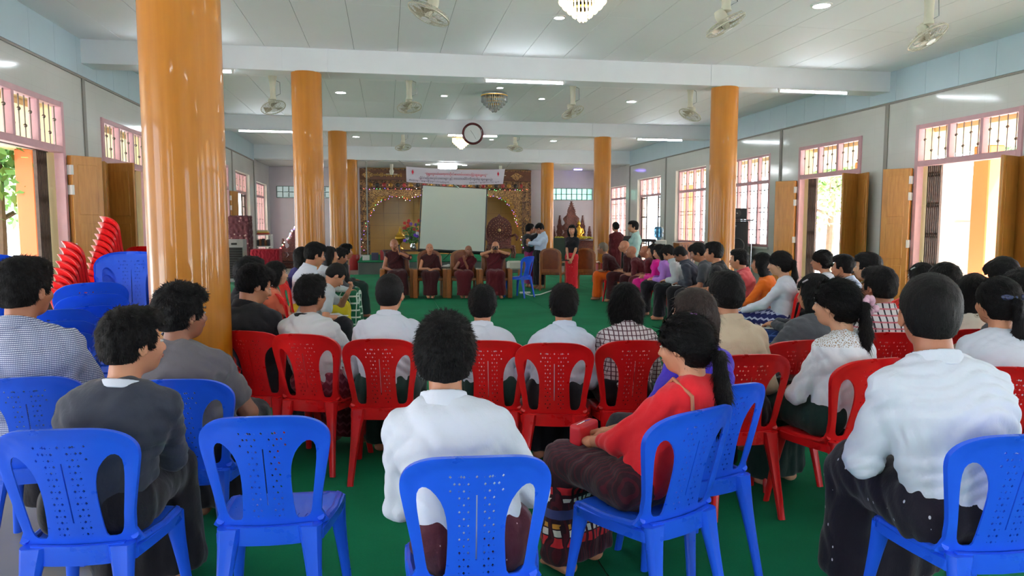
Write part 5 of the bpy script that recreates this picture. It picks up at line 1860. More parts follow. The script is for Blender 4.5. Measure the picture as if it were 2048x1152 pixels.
# ================================================================== MONKS, ARMCHAIRS, STANDING PEOPLE
def armchair(x, y, rz, label, slabs=True):
    r = empty('armchair', (x, y, 0.011), rz, label, 'armchair', 'carved wooden armchairs')
    MB().bbox(-0.26, 0.26, -0.24, 0.27, 0.36, 0.42, 0.012).build('seat', M_CHAIRW, r)
    arch = [(-0.25, 0.42)]
    for i in range(13):
        a = pi-pi*i/12
        arch.append((0.25*cos(a), 0.86+0.13*sin(a)))
    arch.append((0.25, 0.42))
    inner = [(u*0.72, 0.50+(v-0.42)*0.80) for u, v in arch]
    b = MB().prism(arch, 'y', -0.29, -0.25).build('backrest', M_CHAIRW, r)
    MB().prism(inner, 'y', -0.30, -0.245).build('carved_panel', mat('reddish_panel_wood', S(118, 58, 24), 0.2, coat=0.5, vary=0.2, vscale=10), b)
    for q in (-1, 1):
        MB().tube([(q*0.25, -0.27, 0.0), (q*0.24, -0.27, 0.45), (q*0.24, -0.28, 0.86)], [0.026, 0.028, 0.02], 8).build('rear_leg', M_CHAIRW, r, smooth=True)
        if slabs:
            MB().bbox(q*0.305-0.05, q*0.305+0.05, -0.20, 0.30, 0.0, 0.60, 0.012).build('arm', M_CHAIRW, r)
        else:
            MB().tube([(q*0.25, 0.24, 0.0), (q*0.25, 0.24, 0.40), (q*0.26, 0.22, 0.62)], [0.022, 0.028, 0.022], 8).build('front_leg', M_CHAIRW, r, smooth=True)
            MB().tube([(q*0.26, -0.26, 0.66), (q*0.275, 0.0, 0.66), (q*0.26, 0.25, 0.62)], 0.022, 8).build('arm', M_CHAIRW, r, smooth=True)
    return r


MONKS = [(795, 788, 478, 'elderly monk holding a microphone, leftmost of the four facing the hall', 'mic', -0.1, 0.15, MAROOND, 'down', 'b'),
         (861, 859, 487, 'monk with hands folded and bare crossed ankles, before the screen', 'lap', 0.0, 0.0, MAROOND, 'cross', 'a'),
         (928, 937, 491, 'monk resting his chin with legs crossed, right of the bare-ankled monk', 'chin', 0.15, 0.0, MAROON, 'cross', 'c'),
         (991, 991, 483, 'monk holding a camera up to his face, rightmost of the four', 'camera', 0.0, 0.1, MAROON, 'down', 'a')]
AC = ['wooden armchair under the monk with the microphone', 'wooden armchair under the monk with bare crossed ankles', 'wooden armchair with arched back beside the monk resting his chin', 'wooden armchair under the monk with the camera']
base_p = on_z(861, 603, 0.0)
for i, (cx_, hx, hy, lb, ar, yw, pt, rb, lg, sk_) in enumerate(MONKS):
    p = on_z(cx_, 597.5, 0.0)
    rz = pi-azimuth(p)*0.5
    fy = (-sin(rz), cos(rz))
    x, y = p[0]-0.30*fy[0], p[1]-0.30*fy[1]
    armchair(x, y, rz, AC[i])
    v = np.array([x, y, 0.9]); dd_ = float((v-np.array([0, 0, EYE]))@_F)
    hd = at(hx, hy, dd_-0.05 if ar != 'mic' else dd_-0.12)
    def held(i_, ar=ar):
        if ar == 'mic':
            w = i_['wr'][-1]; MB().tube([w+np.array([0, 0.02, 0.0]), w+np.array([0.0, 0.0, 0.13])], [0.014, 0.017], 8).ball(w+np.array([0, 0, 0.145]), 0.024, 8, 6).build('held_microphone', M_BLACK, i_['root'], smooth=True)
        if ar == 'camera':
            w = (i_['wr'][-1]+i_['wr'][1])/2+np.array([0, 0.03, 0.06])
            MB().bbox(w[0]-0.06, w[0]+0.06, w[1]-0.02, w[1]+0.02, w[2]-0.035, w[2]+0.035, 0.006).lathe([(0.026, 0), (0.026, 0.04), (0.0, 0.04)], (0, 0, 0), 12, Matrix.Translation((w[0], w[1]+0.02, w[2])) @ Matrix.Rotation(-pi/2, 4, 'X')).build('held_camera', M_BLACK, i_['root'])
        # folded upper robe over the left shoulder
        s0 = i_['sh'][-1]; c0 = i_['chest']
        MB().tube([s0+np.array([0.03, -0.08, 0.03]), s0+np.array([0.03, 0.03, 0.055]), c0+np.array([-0.03, 0.135, -0.01]), c0+np.array([0.12, 0.10, -0.12])], [0.035, 0.045, 0.04, 0.03], 10).build('robe_fold', rb, i_['root'], smooth=True)
    person(x, y, rz, lb, hd=hd, sk=sk_, slim=1.0, hair='shaved', hyaw=yw, hpitch=pt, shirt=rb, sleeve='robe', collar=False, bottom=rb, h=0.011, hh=0.006, arms=ar, legs=lg, seat=0.42, extra=held)

for (px, lb) in ((1101, 'wooden chair with arched back right of the blue plastic chair'), (1169, 'wooden chair with arched back behind the standing woman')):
    p = on_z(px, 496, 1.0)
    rz = -azimuth(p)+rad(-12)
    p = p*1.0
    armchair(p[0]-0.27*sin(rz), p[1]+0.27*cos(rz), rz, lb, slabs=False)
chair_at('blue', 1062, 512, 55, 'lone blue plastic chair near the monks, turned left')
p = on_z(1044, 560, 0.0)
st = empty('low_stool', (p[0], p[1]+1.2, 0.011), 0, 'low stool draped with a pale cloth beyond the lone blue chair', 'stool')
MB().bbox(-0.18, 0.18, -0.16, 0.16, 0.38, 0.43, 0.01).build('stool_top', M_CHAIRW, st)
for q in (-1, 1):
    for w in (-1, 1): MB().bbox(q*0.15-0.02, q*0.15+0.02, w*0.13-0.02, w*0.13+0.02, 0, 0.39).build('leg', M_CHAIRW, st)
MB().bbox(-0.21, 0.22, -0.19, 0.18, 0.22, 0.46, 0.04).build('draped_cloth', cloth('pale_drape', S(196, 190, 176)), st)


def stander(hx, hy, d, rel, label, **kw):
    hd = at(hx, hy, d)
    rz = -azimuth(hd)+rad(rel)
    return person(hd[0], hd[1], rz, label, hd=hd-np.array([0, 0, 0]), stand=True, **kw)


def mic_extra(i_):
    w = (i_['wr'][-1]+i_['wr'][1])/2+np.array([0, 0.05, -0.03])
    MB().tube([w, w+np.array([0.12, 0.03, 0.01])], [0.012, 0.016], 8).ball(w+np.array([0.14, 0.03, 0.01]), 0.024, 8, 6).build('held_microphone', M_BLACK, i_['root'], smooth=True)


stander(1144, 449, 15.95, 165, 'standing woman in black blouse and red patterned skirt', sk='l', slim=0.84, hyaw=0.1, hair='long', shirt=BLK, sleeve='short', bottom=L_REDP, h=0.010, arms='front', extra=mic_extra, collar=False)
stander(1078, 446, 17.0, 120, 'standing man in pale shirt looking down at his phone', sk='b', hair='short', hpitch=0.6, hyaw=0.2, shirt=PALEBLUE, bottom=BLK, h=0.012, arms='phone', extra=watch)
stander(1060, 447, 17.3, -60, 'standing person in black top and magenta skirt beside the pale shirt', sk='a', slim=0.95, hair='short', shirt=BLK, sleeve='short', bottom=cloth('plum_skirt', S(126, 30, 86)), h=0.013, arms='camera', collar=False)
stander(1231, 443, 18.0, 30, 'standing figure in maroon robe before the far barred window', sk='b', slim=0.95, hair='crop', shirt=MAROON, sleeve='long', bottom=MAROON, h=0.013, arms='front', collar=False)
stander(1266, 441, 15.2, 100, 'boy in mint green shirt standing behind the row of monks', sk='l', slim=0.92, hair='short', hyaw=0.2, shirt=MINT, bottom=BLK, h=0.011, arms='down')

# ================================================================== LIGHTS OF THE HALL
def tube_light(x0, x1, y, z, label):
    e = empty('tube_light', ((x0+x1)/2, y, z), 0, label, 'tube light', 'fluorescent tubes under the beams')
    L = (x1-x0)/2
    MB().bbox(-L, L, -0.025, 0.025, 0.0, 0.03, 0.004).build('fixture_body', M_WHITEP, e)
    MB().tube([(-L+0.02, -0.01, -0.022), (L-0.02, -0.01, -0.022)], 0.015, 10).build('glass_tube', M_TUBE, e, smooth=True)
    for q in (-1, 1): MB().bbox(q*(L-0.02)-0.014, q*(L-0.02)+0.014, -0.028, 0.012, -0.042, 0.002, 0.003).build('end_cap', M_WHITEP, e)


for y, nm in ((11.35, 'first'), (18.3, 'second'), (4.4, 'overhead'), (-2.55, 'rear')):
    for xa, w in ((-3.48, 'left'), (1.53, 'middle'), (6.52, 'right')):
        tube_light(xa, xa+1.30, y-0.03, 3.795, 'white fluorescent tube on the %s beam, %s aisle' % (nm, {'left': 'window', 'middle': 'central', 'right': 'doorway'}[w]))
p = on_y(895, 335, 26)
e = empty('ceiling_light', (p[0], 26, 3.62), 0, 'bright rectangular ceiling light above the banner', 'ceiling light')
MB().bbox(-0.33, 0.33, -0.12, 0.12, -0.08, 0.08, 0.02).build('diffuser', M_DOWN, e)
DL = [(x, y, 0.10 if x in (5.2, -0.86) else 0.065) for y in (8.1, 14.92, 22.2) for x in (-0.86, 1.2, 3.24, 5.2)] + [(2.21, 9.13, 0.065), (2.19, 13.88, 0.06)] + [(x, y, 0.09) for y in (1.0,) for x in (-0.86, 1.2, 3.24, 5.2)]
DLN = {8.1: 'before the first beam', 14.92: 'between the first and second beams', 22.2: 'beyond the second beam', 1.0: 'over the back rows', 9.13: 'beside the lit crystal lamp', 13.88: 'beside the unlit crystal lamp'}
DLX = {-0.86: 'by the window-side pillars', 1.2: 'left of the central line', 3.24: 'right of the central line', 5.2: 'by the doorway-side pillars', 2.21: 'on the central line', 2.19: 'on the central line'}
for x, y, r in DL:
    e = empty('downlight', (x, y, ZC), 0, 'round white downlight %s, %s' % (DLN[y], DLX[x]), 'downlight', 'downlights in the ceiling')
    MB().lathe([(r+0.025, 0.0), (r+0.022, -0.012), (r, -0.016), (r, -0.004)], (0, 0, 0), 20).build('rim', M_WHITEP, e, smooth=True)
    MB().lathe([(0, -0.010), (r, -0.010), (r, -0.004), (0, -0.004)], (0, 0, 0), 20).build('lens', M_DOWN, e)
for px, py in ((856, 330), (895, 327), (929, 331)):
    p = on_z(px, py, 3.69)
    e = empty('downlight', (p[0], min(p[1], 27.7), ZLOW), 0, 'small downlight before the altar, %s' % {856: 'left of the rectangular light', 895: 'behind the rectangular light', 929: 'right of the rectangular light'}[px], 'downlight', 'downlights before the altar')
    MB().lathe([(0, -0.012), (0.07, -0.012), (0.085, 0)], (0, 0, 0), 16).build('lens', M_DOWN, e)
p = on_y(1155, 334, 27.4)
tag(MB().bbox(p[0]-0.16, p[0]+0.16, 27.3, 27.36, 3.66, 3.705, 0.01).build('blue_lamp', mat('violet_blue_glow', S(120, 90, 255), 0.4, emit=(0.25, 0.16, 1, 1), estr=14)), 'small violet-blue lamp under the altar ceiling', 'lamp')

# crystal lamps
M_CRY = mat('crystal', S(235, 236, 232), 0.08, trans=0.5, spec=0.8)
M_CRYL = mat('lit_crystal', S(255, 240, 190), 0.2, emit=(1.0, 0.80, 0.42, 1), estr=CHAND_E)
for y, lit, lb in ((7.95, True, 'glowing crystal ceiling lamp cut off by the top edge'), (14.5, False, 'unlit crystal and gold ceiling lamp'), (21.6, True, 'glowing crystal ceiling lamp by the round clock')):
    e = empty('crystal_lamp', (on_z({7.95: 1162, 14.5: 985, 21.6: 918}[y], {7.95: 47, 14.5: 229, 21.6: 303}[y], ZC-0.385)[0], y, ZC), 0, lb, 'chandelier', 'crystal ceiling lamps along the central line')
    MB().lathe([(0.0, 0), (0.25, 0), (0.255, -0.03), (0.25, -0.05), (0.0, -0.05)], (0, 0, 0), 32).build('ceiling_plate', M_CHROME, e, smooth=True)
    cm = M_CRYL if lit else M_CRY
    for ti, (r, z0, z1, n, w) in enumerate(((0.255, -0.05, -0.19, 44, 0.014), (0.215, -0.12, -0.24, 34, 0.015), (0.16, -0.18, -0.29, 24, 0.016), (0.10, -0.24, -0.34, 14, 0.018), (0.04, -0.28, -0.385, 6, 0.02))):
        m = MB()
        for k in range(n):
            a = 2*pi*k/n
            m.lathe([(0, z0), (w*0.6, z0-0.01), (w*0.7, (z0+z1)/2), (w, z1+0.02), (0, z1)], (r*cos(a), r*sin(a), 0), 5)
        m.build('crystal_tier', cm if (lit or ti < 2) else M_CRY, e)['kind'] = 'stuff'
    g = MB()
    for r, z in ((0.26, -0.055), (0.22, -0.115), (0.165, -0.175), (0.105, -0.235)):
        g.lathe([(r+0.008, z-0.01), (r+0.010, z+0.006), (r-0.004, z+0.008), (r-0.004, z-0.01)], (0, 0, 0), 32)
    g.build('gold_ring', M_GOLD, e, smooth=True)
    if not lit:
        m = MB()
        for k in range(12):
            a = 2*pi*k/12
            m.ball((0.13*cos(a), 0.13*sin(a), -0.235), (0.014, 0.014, 0.03), 6, 5)
        m.build('gold_bulb', M_GOLD, e, smooth=True)

# wall fans hung from the ceiling
M_FANW = mat('fan_wire_ivory', S(188, 184, 164), 0.35, 0.2)
RX = Matrix.Rotation(pi/2, 4, 'X')


def orbit_fan(x, y, z, nx, ny, label, rod=0.18):
    e = empty('ceiling_fan', (x, y, z), 0, label, 'fan', 'ivory orbit fans on the ceiling')
    n = Vector((nx, ny, -1)).normalized()
    Q = n.to_track_quat('Z', 'Y').to_matrix().to_4x4()
    top = ZC-z
    MB().lathe([(0.075, 0), (0.075, -0.05), (0.052, -0.16), (0.046, -(top-0.20)), (0.058, -(top-0.14)), (0, -(top-0.12))], (0, 0, top), 18).build('ceiling_mount', M_IVORY, e, smooth=True)
    MB().lathe([(0, -0.17), (0.046, -0.165), (0.060, -0.12), (0.062, -0.06), (0.045, -0.03), (0, -0.03)], (0, 0, 0), 16, Q).build('motor', M_IVORY, e, smooth=True)
    MB().tube([(0.05, 0, top-0.10), (0.12, 0.01, top-0.13), (0.125, 0.0, 0.24), (0.05, 0, 0.20)], 0.005, 6).build('power_cord', M_SEAM, e, smooth=True)
    R = 0.215
    c = MB()
    for k in range(30):
        a = 2*pi*k/30
        ca, sa = cos(a), sin(a)
        pts = [(ca*0.05, sa*0.05, 0.060), (ca*R*0.6, sa*R*0.6, 0.055), (ca*R*0.95, sa*R*0.95, 0.025), (ca*R, sa*R, 0.0), (ca*R*0.93, sa*R*0.93, -0.035), (ca*R*0.5, sa*R*0.5, -0.055), (ca*0.05, sa*0.05, -0.055)]
        c.tube([Q @ Vector(p_) for p_ in pts], 0.0022, 3, False)
    co_ = c.build('cage', M_FANW, e)
    rim = MB()
    for r_, z_, w_ in ((R, 0.0, 0.008), (R*0.62, 0.054, 0.003), (R*0.62, -0.05, 0.003)):
        rim.tube([Q @ Vector((r_*cos(2*pi*k/28), r_*sin(2*pi*k/28), z_)) for k in range(29)], w_, 5, False)
    rim.build('rim', M_FANW, e, smooth=True)
    MB().lathe([(0, 0.066), (0.05, 0.064), (0.055, 0.058), (0.0, 0.056)], (0, 0, 0), 18, Q).build('badge', M_WHITEP, e, smooth=True)
    MB().lathe([(0, 0.045), (0.030, 0.04), (0.038, 0.0), (0.030, -0.04), (0, -0.04)], (0, 0, 0), 14, Q).build('hub', M_IVORY, e, smooth=True)
    for k in range(3):
        a0 = k*2.094+x
        V = []; Fc = []
        for i in range(5):
            r_ = 0.03+i*0.038
            for s_ in (-1, 1):
                a = a0+s_*(0.52 if i > 1 else 0.45)-0.1*i
                V.append(Q @ Vector((r_*cos(a), r_*sin(a), 0.014*s_)))
        for i in range(4): Fc.append((2*i, 2*i+1, 2*i+3, 2*i+2))
        V2 = [v+n*0.003 for v in V]
        nv = len(V)
        Fc += [tuple(j+nv for j in reversed(f_)) for f_ in Fc[:4]]
        Fc += [(0, nv, nv+1, 1), (nv-2, nv-1, 2*nv-1, 2*nv-2)]
        for i in range(4):
            Fc.append((2*i, 2*i+2, 2*i+2+nv, 2*i+nv)); Fc.append((2*i+1, 2*i+1+nv, 2*i+3+nv, 2*i+3))
        MB().add(V, Fc).build('blade', mat('smoky_blade', S(150, 140, 118), 0.3), e, smooth=True)


FANS = [(0.44, 7.28, -0.42, 0.0, 'ivory ceiling fan nearest the top edge, tilted left'), (3.5, 7.14, 0.55, -0.1, 'ivory ceiling fan tilted right near the top edge, right of the glowing lamp'), (5.94, 7.22, 0.35, -0.45, 'ivory ceiling fan facing the camera at the upper right'),
        (-1.94, 13.41, 0.35, -0.35, 'ivory ceiling fan left of the second pillar'), (0.43, 13.0, 0.1, -0.3, 'ivory ceiling fan right of the second pillar'), (3.42, 13.05, 0.35, -0.3, 'ivory ceiling fan right of the unlit crystal lamp'), (5.68, 12.96, -0.5, -0.1, 'ivory ceiling fan beside the right-hand pillar'),
        (0.47, 19.64, 0.1, -0.25, 'small distant fan left of the round clock'), (3.47, 19.37, -0.2, -0.15, 'small distant fan right of the round clock')]
for x, y, nx, ny, lb in FANS: orbit_fan(x, y, 3.60, nx, ny, lb)
for px in (783, 1001):
    p = on_y(px, 330, 26.3)
    e = empty('ceiling_fan', (p[0], 26.3, 3.45), 0, 'ivory fan mount before the altar header, %s the banner' % ('left of' if px < 800 else 'behind'), 'fan', 'fans before the altar')
    MB().lathe([(0.06, 0.25), (0.06, 0.16), (0.045, 0.10), (0.085, 0.0), (0.05, -0.12), (0, -0.12)], (0, 0, 0), 14).build('motor', M_IVORY, e, smooth=True)
    MB().tube([(0.2*cos(k*0.449), 0.2*sin(k*0.449), -0.10) for k in range(15)], 0.006, 5, False).build('rim', M_IVORY, e)

# round clock on the second beam
p = on_y(945, 268, 18.26)
e = empty('wall_clock', (p[0], 18.21, p[2]), 0, 'round wall clock with dark red rim on the second beam', 'clock')
MB().lathe([(0.215, 0.0), (0.275, 0.0), (0.272, 0.03), (0.245, 0.05), (0.222, 0.035), (0.215, 0.01)], (0, 0, 0), 40, RX).build('rim', mat('dark_red_lacquer', S(74, 22, 26), 0.25), e, smooth=True)
MB().lathe([(0, -0.06), (0.10, -0.08), (0.10, 0.0), (0.218, 0.004), (0.218, 0.012), (0, 0.014)], (0, 0, 0), 32, RX).build('dial', mat('clock_dial', S(232, 236, 234), 0.2), e, smooth=True)
MB().box(-0.005, 0.005, -0.020, -0.016, -0.02, 0.10, Matrix.Rotation(rad(-35), 4, 'Y')).build('hand', M_SEAM, e)
MB().box(-0.004, 0.004, -0.022, -0.018, -0.02, 0.15, Matrix.Rotation(rad(150), 4, 'Y')).build('hand', M_SEAM, e)

# ================================================================== DAIS AND ALTAR
dz = 0.40
da = empty('dais', (0, 0, 0), 0, 'low platform before the altar with a green carpet top', 'platform')
MB().bbox(-0.88, 5.36, 22.5, 27.98, 0.0, dz-0.02, 0.01).build('base', mat('dais_grey', S(86, 92, 88), 0.5, vary=0.1), da)
MB().bbox(-0.90, 5.38, 22.46, 27.98, dz-0.02, dz, 0.006).build('carpet_top', M_CARPET, da)


def carve_mat(name, c1, c2, c3, sc=26):
    m = bpy.data.materials.new(name); t = NT(m)
    co = t.coord('Object')
    v = t.node('ShaderNodeTexVoronoi', feature='F1'); v.inputs['Scale'].default_value = sc
    t.l.new(co, v.inputs['Vector'])
    n = t.noise(co, sc*0.45, 4, 0.7)
    c = t.ramp(t.math('ADD', t.math('MULTIPLY', v.outputs['Distance'], 0.7), t.math('MULTIPLY', n, 0.5)), [(0.25, c1), (0.45, c2), (0.68, c3)])
    t.base(c); t.b.inputs['Roughness'].default_value = 0.4
    t.bump(v.outputs['Distance'], 0.7, 0.03)
    return m


M_CARVE = carve_mat('gilded_brown_carving', S(38, 20, 14), S(84, 48, 28), S(168, 128, 72))
M_CARVD = carve_mat('dark_brown_carving', S(30, 18, 14), S(62, 36, 24), S(120, 84, 46), 14)
M_CARVR = carve_mat('maroon_carving', S(36, 12, 14), S(66, 22, 22), S(110, 52, 40), 40)
M_BROWN = mat('header_brown', S(84, 46, 22), 0.35, vary=0.25, vscale=6)

al = empty('altar_frame', (0, 0, 0), 0, 'wide carved and gilded altar frame with scalloped arch', 'altar')
X0, X1 = -0.98, 5.64
FY = 27.93
MB().bbox(X0, X1, FY-0.06, FY+0.06, 3.22, 3.64, 0.02).build('header', M_BROWN, al)
MB().bbox(X0, X1, FY-0.09, FY+0.05, 3.60, 3.67, 0.01).bbox(X0, X1, FY-0.09, FY+0.05, 3.17, 3.23, 0.01).build('moulding', M_CARVD, al)
for k, q in enumerate((X0+0.25, X1-0.65)):
    MB().prism([(q-0.18, 3.42), (q+0.05, 3.58), (q+0.32, 3.42), (q+0.05, 3.26)], 'y', FY-0.085, FY-0.05).build('diamond_boss', M_CARVE, al)
MB().bbox(X0, X1, FY-0.05, FY+0.05, 2.93, 3.17, 0.01).build('frieze', M_CARVD, al)
for k in range(26):
    x = X0+0.15+k*0.254
    MB().lathe([(0.0, 0.03), (0.05, 0.025), (0.075, 0.01), (0.085, 0.0)], (x, FY-0.05, 3.05), 10, RX).build('medallion', [mat('medallion_red', S(140, 40, 36), 0.3), mat('medallion_gold', S(150, 110, 40), 0.3, 0.5), mat('medallion_dark', S(40, 34, 24), 0.4)][k % 3], al, smooth=True)
MB().bbox(X0, X1, FY-0.07, FY+0.05, 2.62, 2.88, 0.01).build('carved_band', M_CARVE, al)
MB().bbox(X0, X1, FY-0.08, FY+0.05, 2.88, 2.93, 0.01).build('moulding', M_CARVD, al)
# side posts
for x0, x1 in ((X0, -0.62), (5.28, X1)):
    MB().bbox(x0, x1, FY-0.08, FY+0.07, dz, 3.2, 0.02).build('side_post', M_CARVD, al)
    for k in range(7):
        xm = (x0+x1)/2; z = 0.6+k*0.38
        MB().prism([(xm-0.11, z), (xm-0.05, z+0.10), (xm, z+0.30), (xm+0.05, z+0.10), (xm+0.11, z), (xm, z-0.05)], 'y', FY-0.11, FY-0.07).build('flame_carving', M_CARVE, al)
# scalloped spandrels
def lacy(pts, n=5, amp=0.035):
    out = []
    for i in range(len(pts)-1):
        a = Vector(pts[i]); b = Vector(pts[i+1]); d = b-a; nn = Vector((-d.y, d.x)).normalized()
        for k in range(n):
            t = k/n
            out.append(tuple(a+d*t+nn*amp*(abs(sin((t*n+i)*pi*0.5))-0.5)))
    out.append(pts[-1])
    return out


def P28(px, py):
    q = on_y(px, py, FY); return (float(q[0]), float(q[2]))


edge_l = [P28(*q) for q in ((726, 500), (724, 478), (731, 452), (738, 436), (746, 420), (752, 411), (761, 402), (772, 397), (784, 392), (797, 391), (806, 396), (815, 400), (824, 396), (831, 391), (845, 391))]
edge_r = [P28(*q) for q in ((975, 391), (990, 393), (1000, 397), (1010, 401), (1017, 410), (1024, 420), (1029, 432), (1031, 444), (1036, 456), (1041, 468), (1043, 484), (1045, 500))]
full = edge_l+[P28(q, 391+5*(k % 2)) for k, q in enumerate(range(860, 970, 12))]+edge_r
le = lacy(full, 3, 0.05)
m = MB()
top_z = 2.64
for i in range(len(le)-1):
    a, b = le[i], le[i+1]
    if b[0] <= a[0]+1e-4 and abs(a[1]-b[1]) < 0.01: continue
    tz = top_z
    if a[0] < 0.0 and a[1] < 1.9:
        poly = [(-0.64, a[1]), (a[0], a[1]), (b[0], b[1]), (-0.64, b[1])]
    elif a[0] > 4.9 and a[1] < 1.9:
        poly = [(a[0], a[1]), (5.30, a[1]), (5.30, b[1]), (b[0], b[1])]
    else:
        poly = [(a[0], a[1]), (b[0], b[1]), (b[0], tz), (a[0], tz)]
    m.prism(poly, 'y', FY-0.04, FY+0.02)
xl = min(p_[0] for p_ in le if p_[1] >= 1.9); xr = max(p_[0] for p_ in le if p_[1] >= 1.9)
m.box(-0.64, xl, FY-0.036, FY+0.016, 1.88, 2.64).box(xr, 5.30, FY-0.036, FY+0.016, 1.88, 2.64)
m.build('arch_lacework', M_CARVE, al)
sc = MB()
g = np.random.default_rng(5)
for i in range(0, len(le)-1, 1):
    a = le[i]
    for k in range(2):
        cx_ = a[0]+g.normal()*0.03; cz_ = a[1]+0.05+0.10*k
        if not (-0.7 < cx_ < 5.35): continue
        sc.tube([(cx_+0.045*cos(t_*0.9)*(1-t_/9), FY-0.055, cz_+0.045*sin(t_*0.9)*(1-t_/9)) for t_ in range(8)], 0.009, 5)
o = sc.build('scroll_carving', M_GOLD, al, smooth=True); o['kind'] = 'stuff'

# coloured bulbs along the header and the arch
LC = [('red', (1, 0.05, 0.05, 1)), ('blue', (0.15, 0.1, 1, 1)), ('green', (0.1, 1, 0.25, 1)), ('violet', (0.5, 0.15, 1, 1)), ('warm_white', (1, 0.9, 0.6, 1))]
sl = empty('string_lights', (0, 0, 0), 0, 'string of small coloured bulbs along the altar arch', 'string lights')
acc = {c: MB() for c, _ in LC}
path = [(x, 2.90) for x in np.arange(X0+0.15, X1-0.1, 0.10)] + [(-0.72, z) for z in np.arange(2.8, 1.6, -0.16)]
for i in range(0, len(le)-1):
    path.append((le[i][0], le[i][1]-0.01))
for i, (x, z) in enumerate(path):
    c = LC[int(g.integers(0, 5))][0]
    if g.random() < 0.6: acc[c].ball((x+g.normal()*0.012, FY-0.11, z+g.normal()*0.012), 0.011, 6, 4)
for c, col in LC:
    o = acc[c].build('bulb_'+c, mat('bulb_'+c, (0.8, 0.8, 0.8, 1), 0.4, emit=col, estr=7), sl); o['kind'] = 'stuff'
MB().tube([(x, FY-0.10, 2.905+0.008*sin(x*9)) for x in np.arange(X0+0.1, X1-0.05, 0.12)], 0.006, 4).build('wire', M_BLACK, sl)


def text_mesh(name, body, size, matl, parent, M, extr=0.002, align='CENTER'):
    cu = bpy.data.curves.new(name, 'FONT')
    cu.body = body; cu.size = size; cu.extrude = extr
    cu.align_x = align; cu.align_y = 'CENTER'
    cu.resolution_u = 3
    o = bpy.data.objects.new(name, cu)
    C.objects.link(o)
    dg = bpy.context.evaluated_depsgraph_get()
    me = bpy.data.meshes.new_from_object(o.evaluated_get(dg))
    C.objects.unlink(o); bpy.data.objects.remove(o)
    me.materials.clear(); me.materials.append(matl)
    o = link(bpy.data.objects.new(name, me), parent)
    o.matrix_local = M
    return o, me


def fit_text(body, width, matl, parent, centre, u, n, name='lettering', maxh=None):
    """lettering of a given width, centred, reading along u on a face with normal n"""
    u = Vector(u).normalized(); n = Vector(n).normalized(); v = n.cross(u)
    o, me = text_mesh(name, body, 0.2, matl, parent, Matrix.Identity(4))
    xs = [w.co.x for w in me.vertices]
    if not xs: return o
    s = width/(max(xs)-min(xs))
    sy = s
    if maxh:
        ys = [w.co.y for w in me.vertices]; hgt = (max(ys)-min(ys))
        sy = min(s, maxh/hgt) if hgt*s > maxh else s
    mx = (max(xs)+min(xs))/2
    ym = (max(w.co.y for w in me.vertices)+min(w.co.y for w in me.vertices))/2
    for w in me.vertices: w.co.x -= mx; w.co.y -= ym
    o.matrix_local = Matrix((( u.x*s, v.x*sy, n.x, centre[0]), (u.y*s, v.y*sy, n.y, centre[1]), (u.z*s, v.z*sy, n.z, centre[2]), (0, 0, 0, 1)))
    return o


M_GTXT = mat('gilt_lettering', S(206, 170, 60), 0.35, 0.3)
cc = P28(773, 350)
fit_text('\u1021\u1031\u102c\u1004\u103a\u1019\u103c\u1010\u103a\u1013\u1019\u1039\u1019\u102c\u101b\u102f\u1036  \u1025\u101a\u103b\u102c\u1025\u103a', 1.15, M_GTXT, al, (cc[0], FY-0.065, cc[1]), (1, 0, 0), (0, -1, 0), maxh=0.26)

# banner hung below the last beam
bn = empty('banner', (0, 0, 0), 0, 'white cloth banner with red and dark blue lettering across the altar', 'banner')
BYY = 24.7
TL, TR, BR, BL = [on_y(*q, BYY) for q in ((812, 333), (1010, 338), (1006, 368), (813, 364))]
m = MB(); V = []; Fc = []
nx_, nz_ = 30, 5
for side in (0, 1):
    for j in range(nz_+1):
        for i in range(nx_+1):
            u, v = i/nx_, j/nz_
            t_ = TL*(1-u)+TR*u; b_ = BL*(1-u)+BR*u
            q = t_*(1-v)+b_*v
            sag = -0.055*sin(pi*u)
            V.append((q[0], BYY+0.012*sin(u*19+v*3)+side*0.003, q[2]+sag))
N1 = (nx_+1)*(nz_+1)
for j in range(nz_):
    for i in range(nx_):
        a = j*(nx_+1)+i
        Fc.append((a, a+1, a+nx_+2, a+nx_+1)); Fc.append((a+N1, a+nx_+1+N1, a+nx_+2+N1, a+1+N1))
m.add(V, Fc).build('cloth_panel', mat('banner_white', S(218, 212, 226), 0.7), bn, smooth=True)
M_RTX = mat('banner_red_ink', S(196, 30, 60), 0.7); M_DTX = mat('banner_dark_ink', S(56, 24, 70), 0.7)
def bpt(u, v):
    q = (TL*(1-u)+TR*u)*(1-v)+(BL*(1-u)+BR*u)*v
    return (q[0], BYY-0.016, q[2]-0.055*sin(pi*u))
def btxt(u, v, w, s, m_, hmax):
    a = np.array(bpt(u-0.05, v)); b = np.array(bpt(u+0.05, v)); d = b-a
    fit_text(s, w, m_, bn, bpt(u, v), (d[0], 0, d[2]), (0, -1, 0), maxh=hmax)
BW = float(TR[0]-TL[0])
btxt(0.505, 0.34, BW*0.63, '\u201c\u1019\u102f\u1036\u101b\u103d\u102c\u101c\u1030\u1004\u101a\u103a\u1010\u1000\u1039\u1000\u101e\u102d\u102f\u101c\u103a\u1005\u102c\u1010\u1019\u103a\u1038\u101f\u1031\u102c\u1015\u103c\u1031\u102c\u1006\u103d\u1031\u1038\u1014\u103d\u1031\u1038\u1015\u103d\u1032\u201d', M_RTX, 0.17)
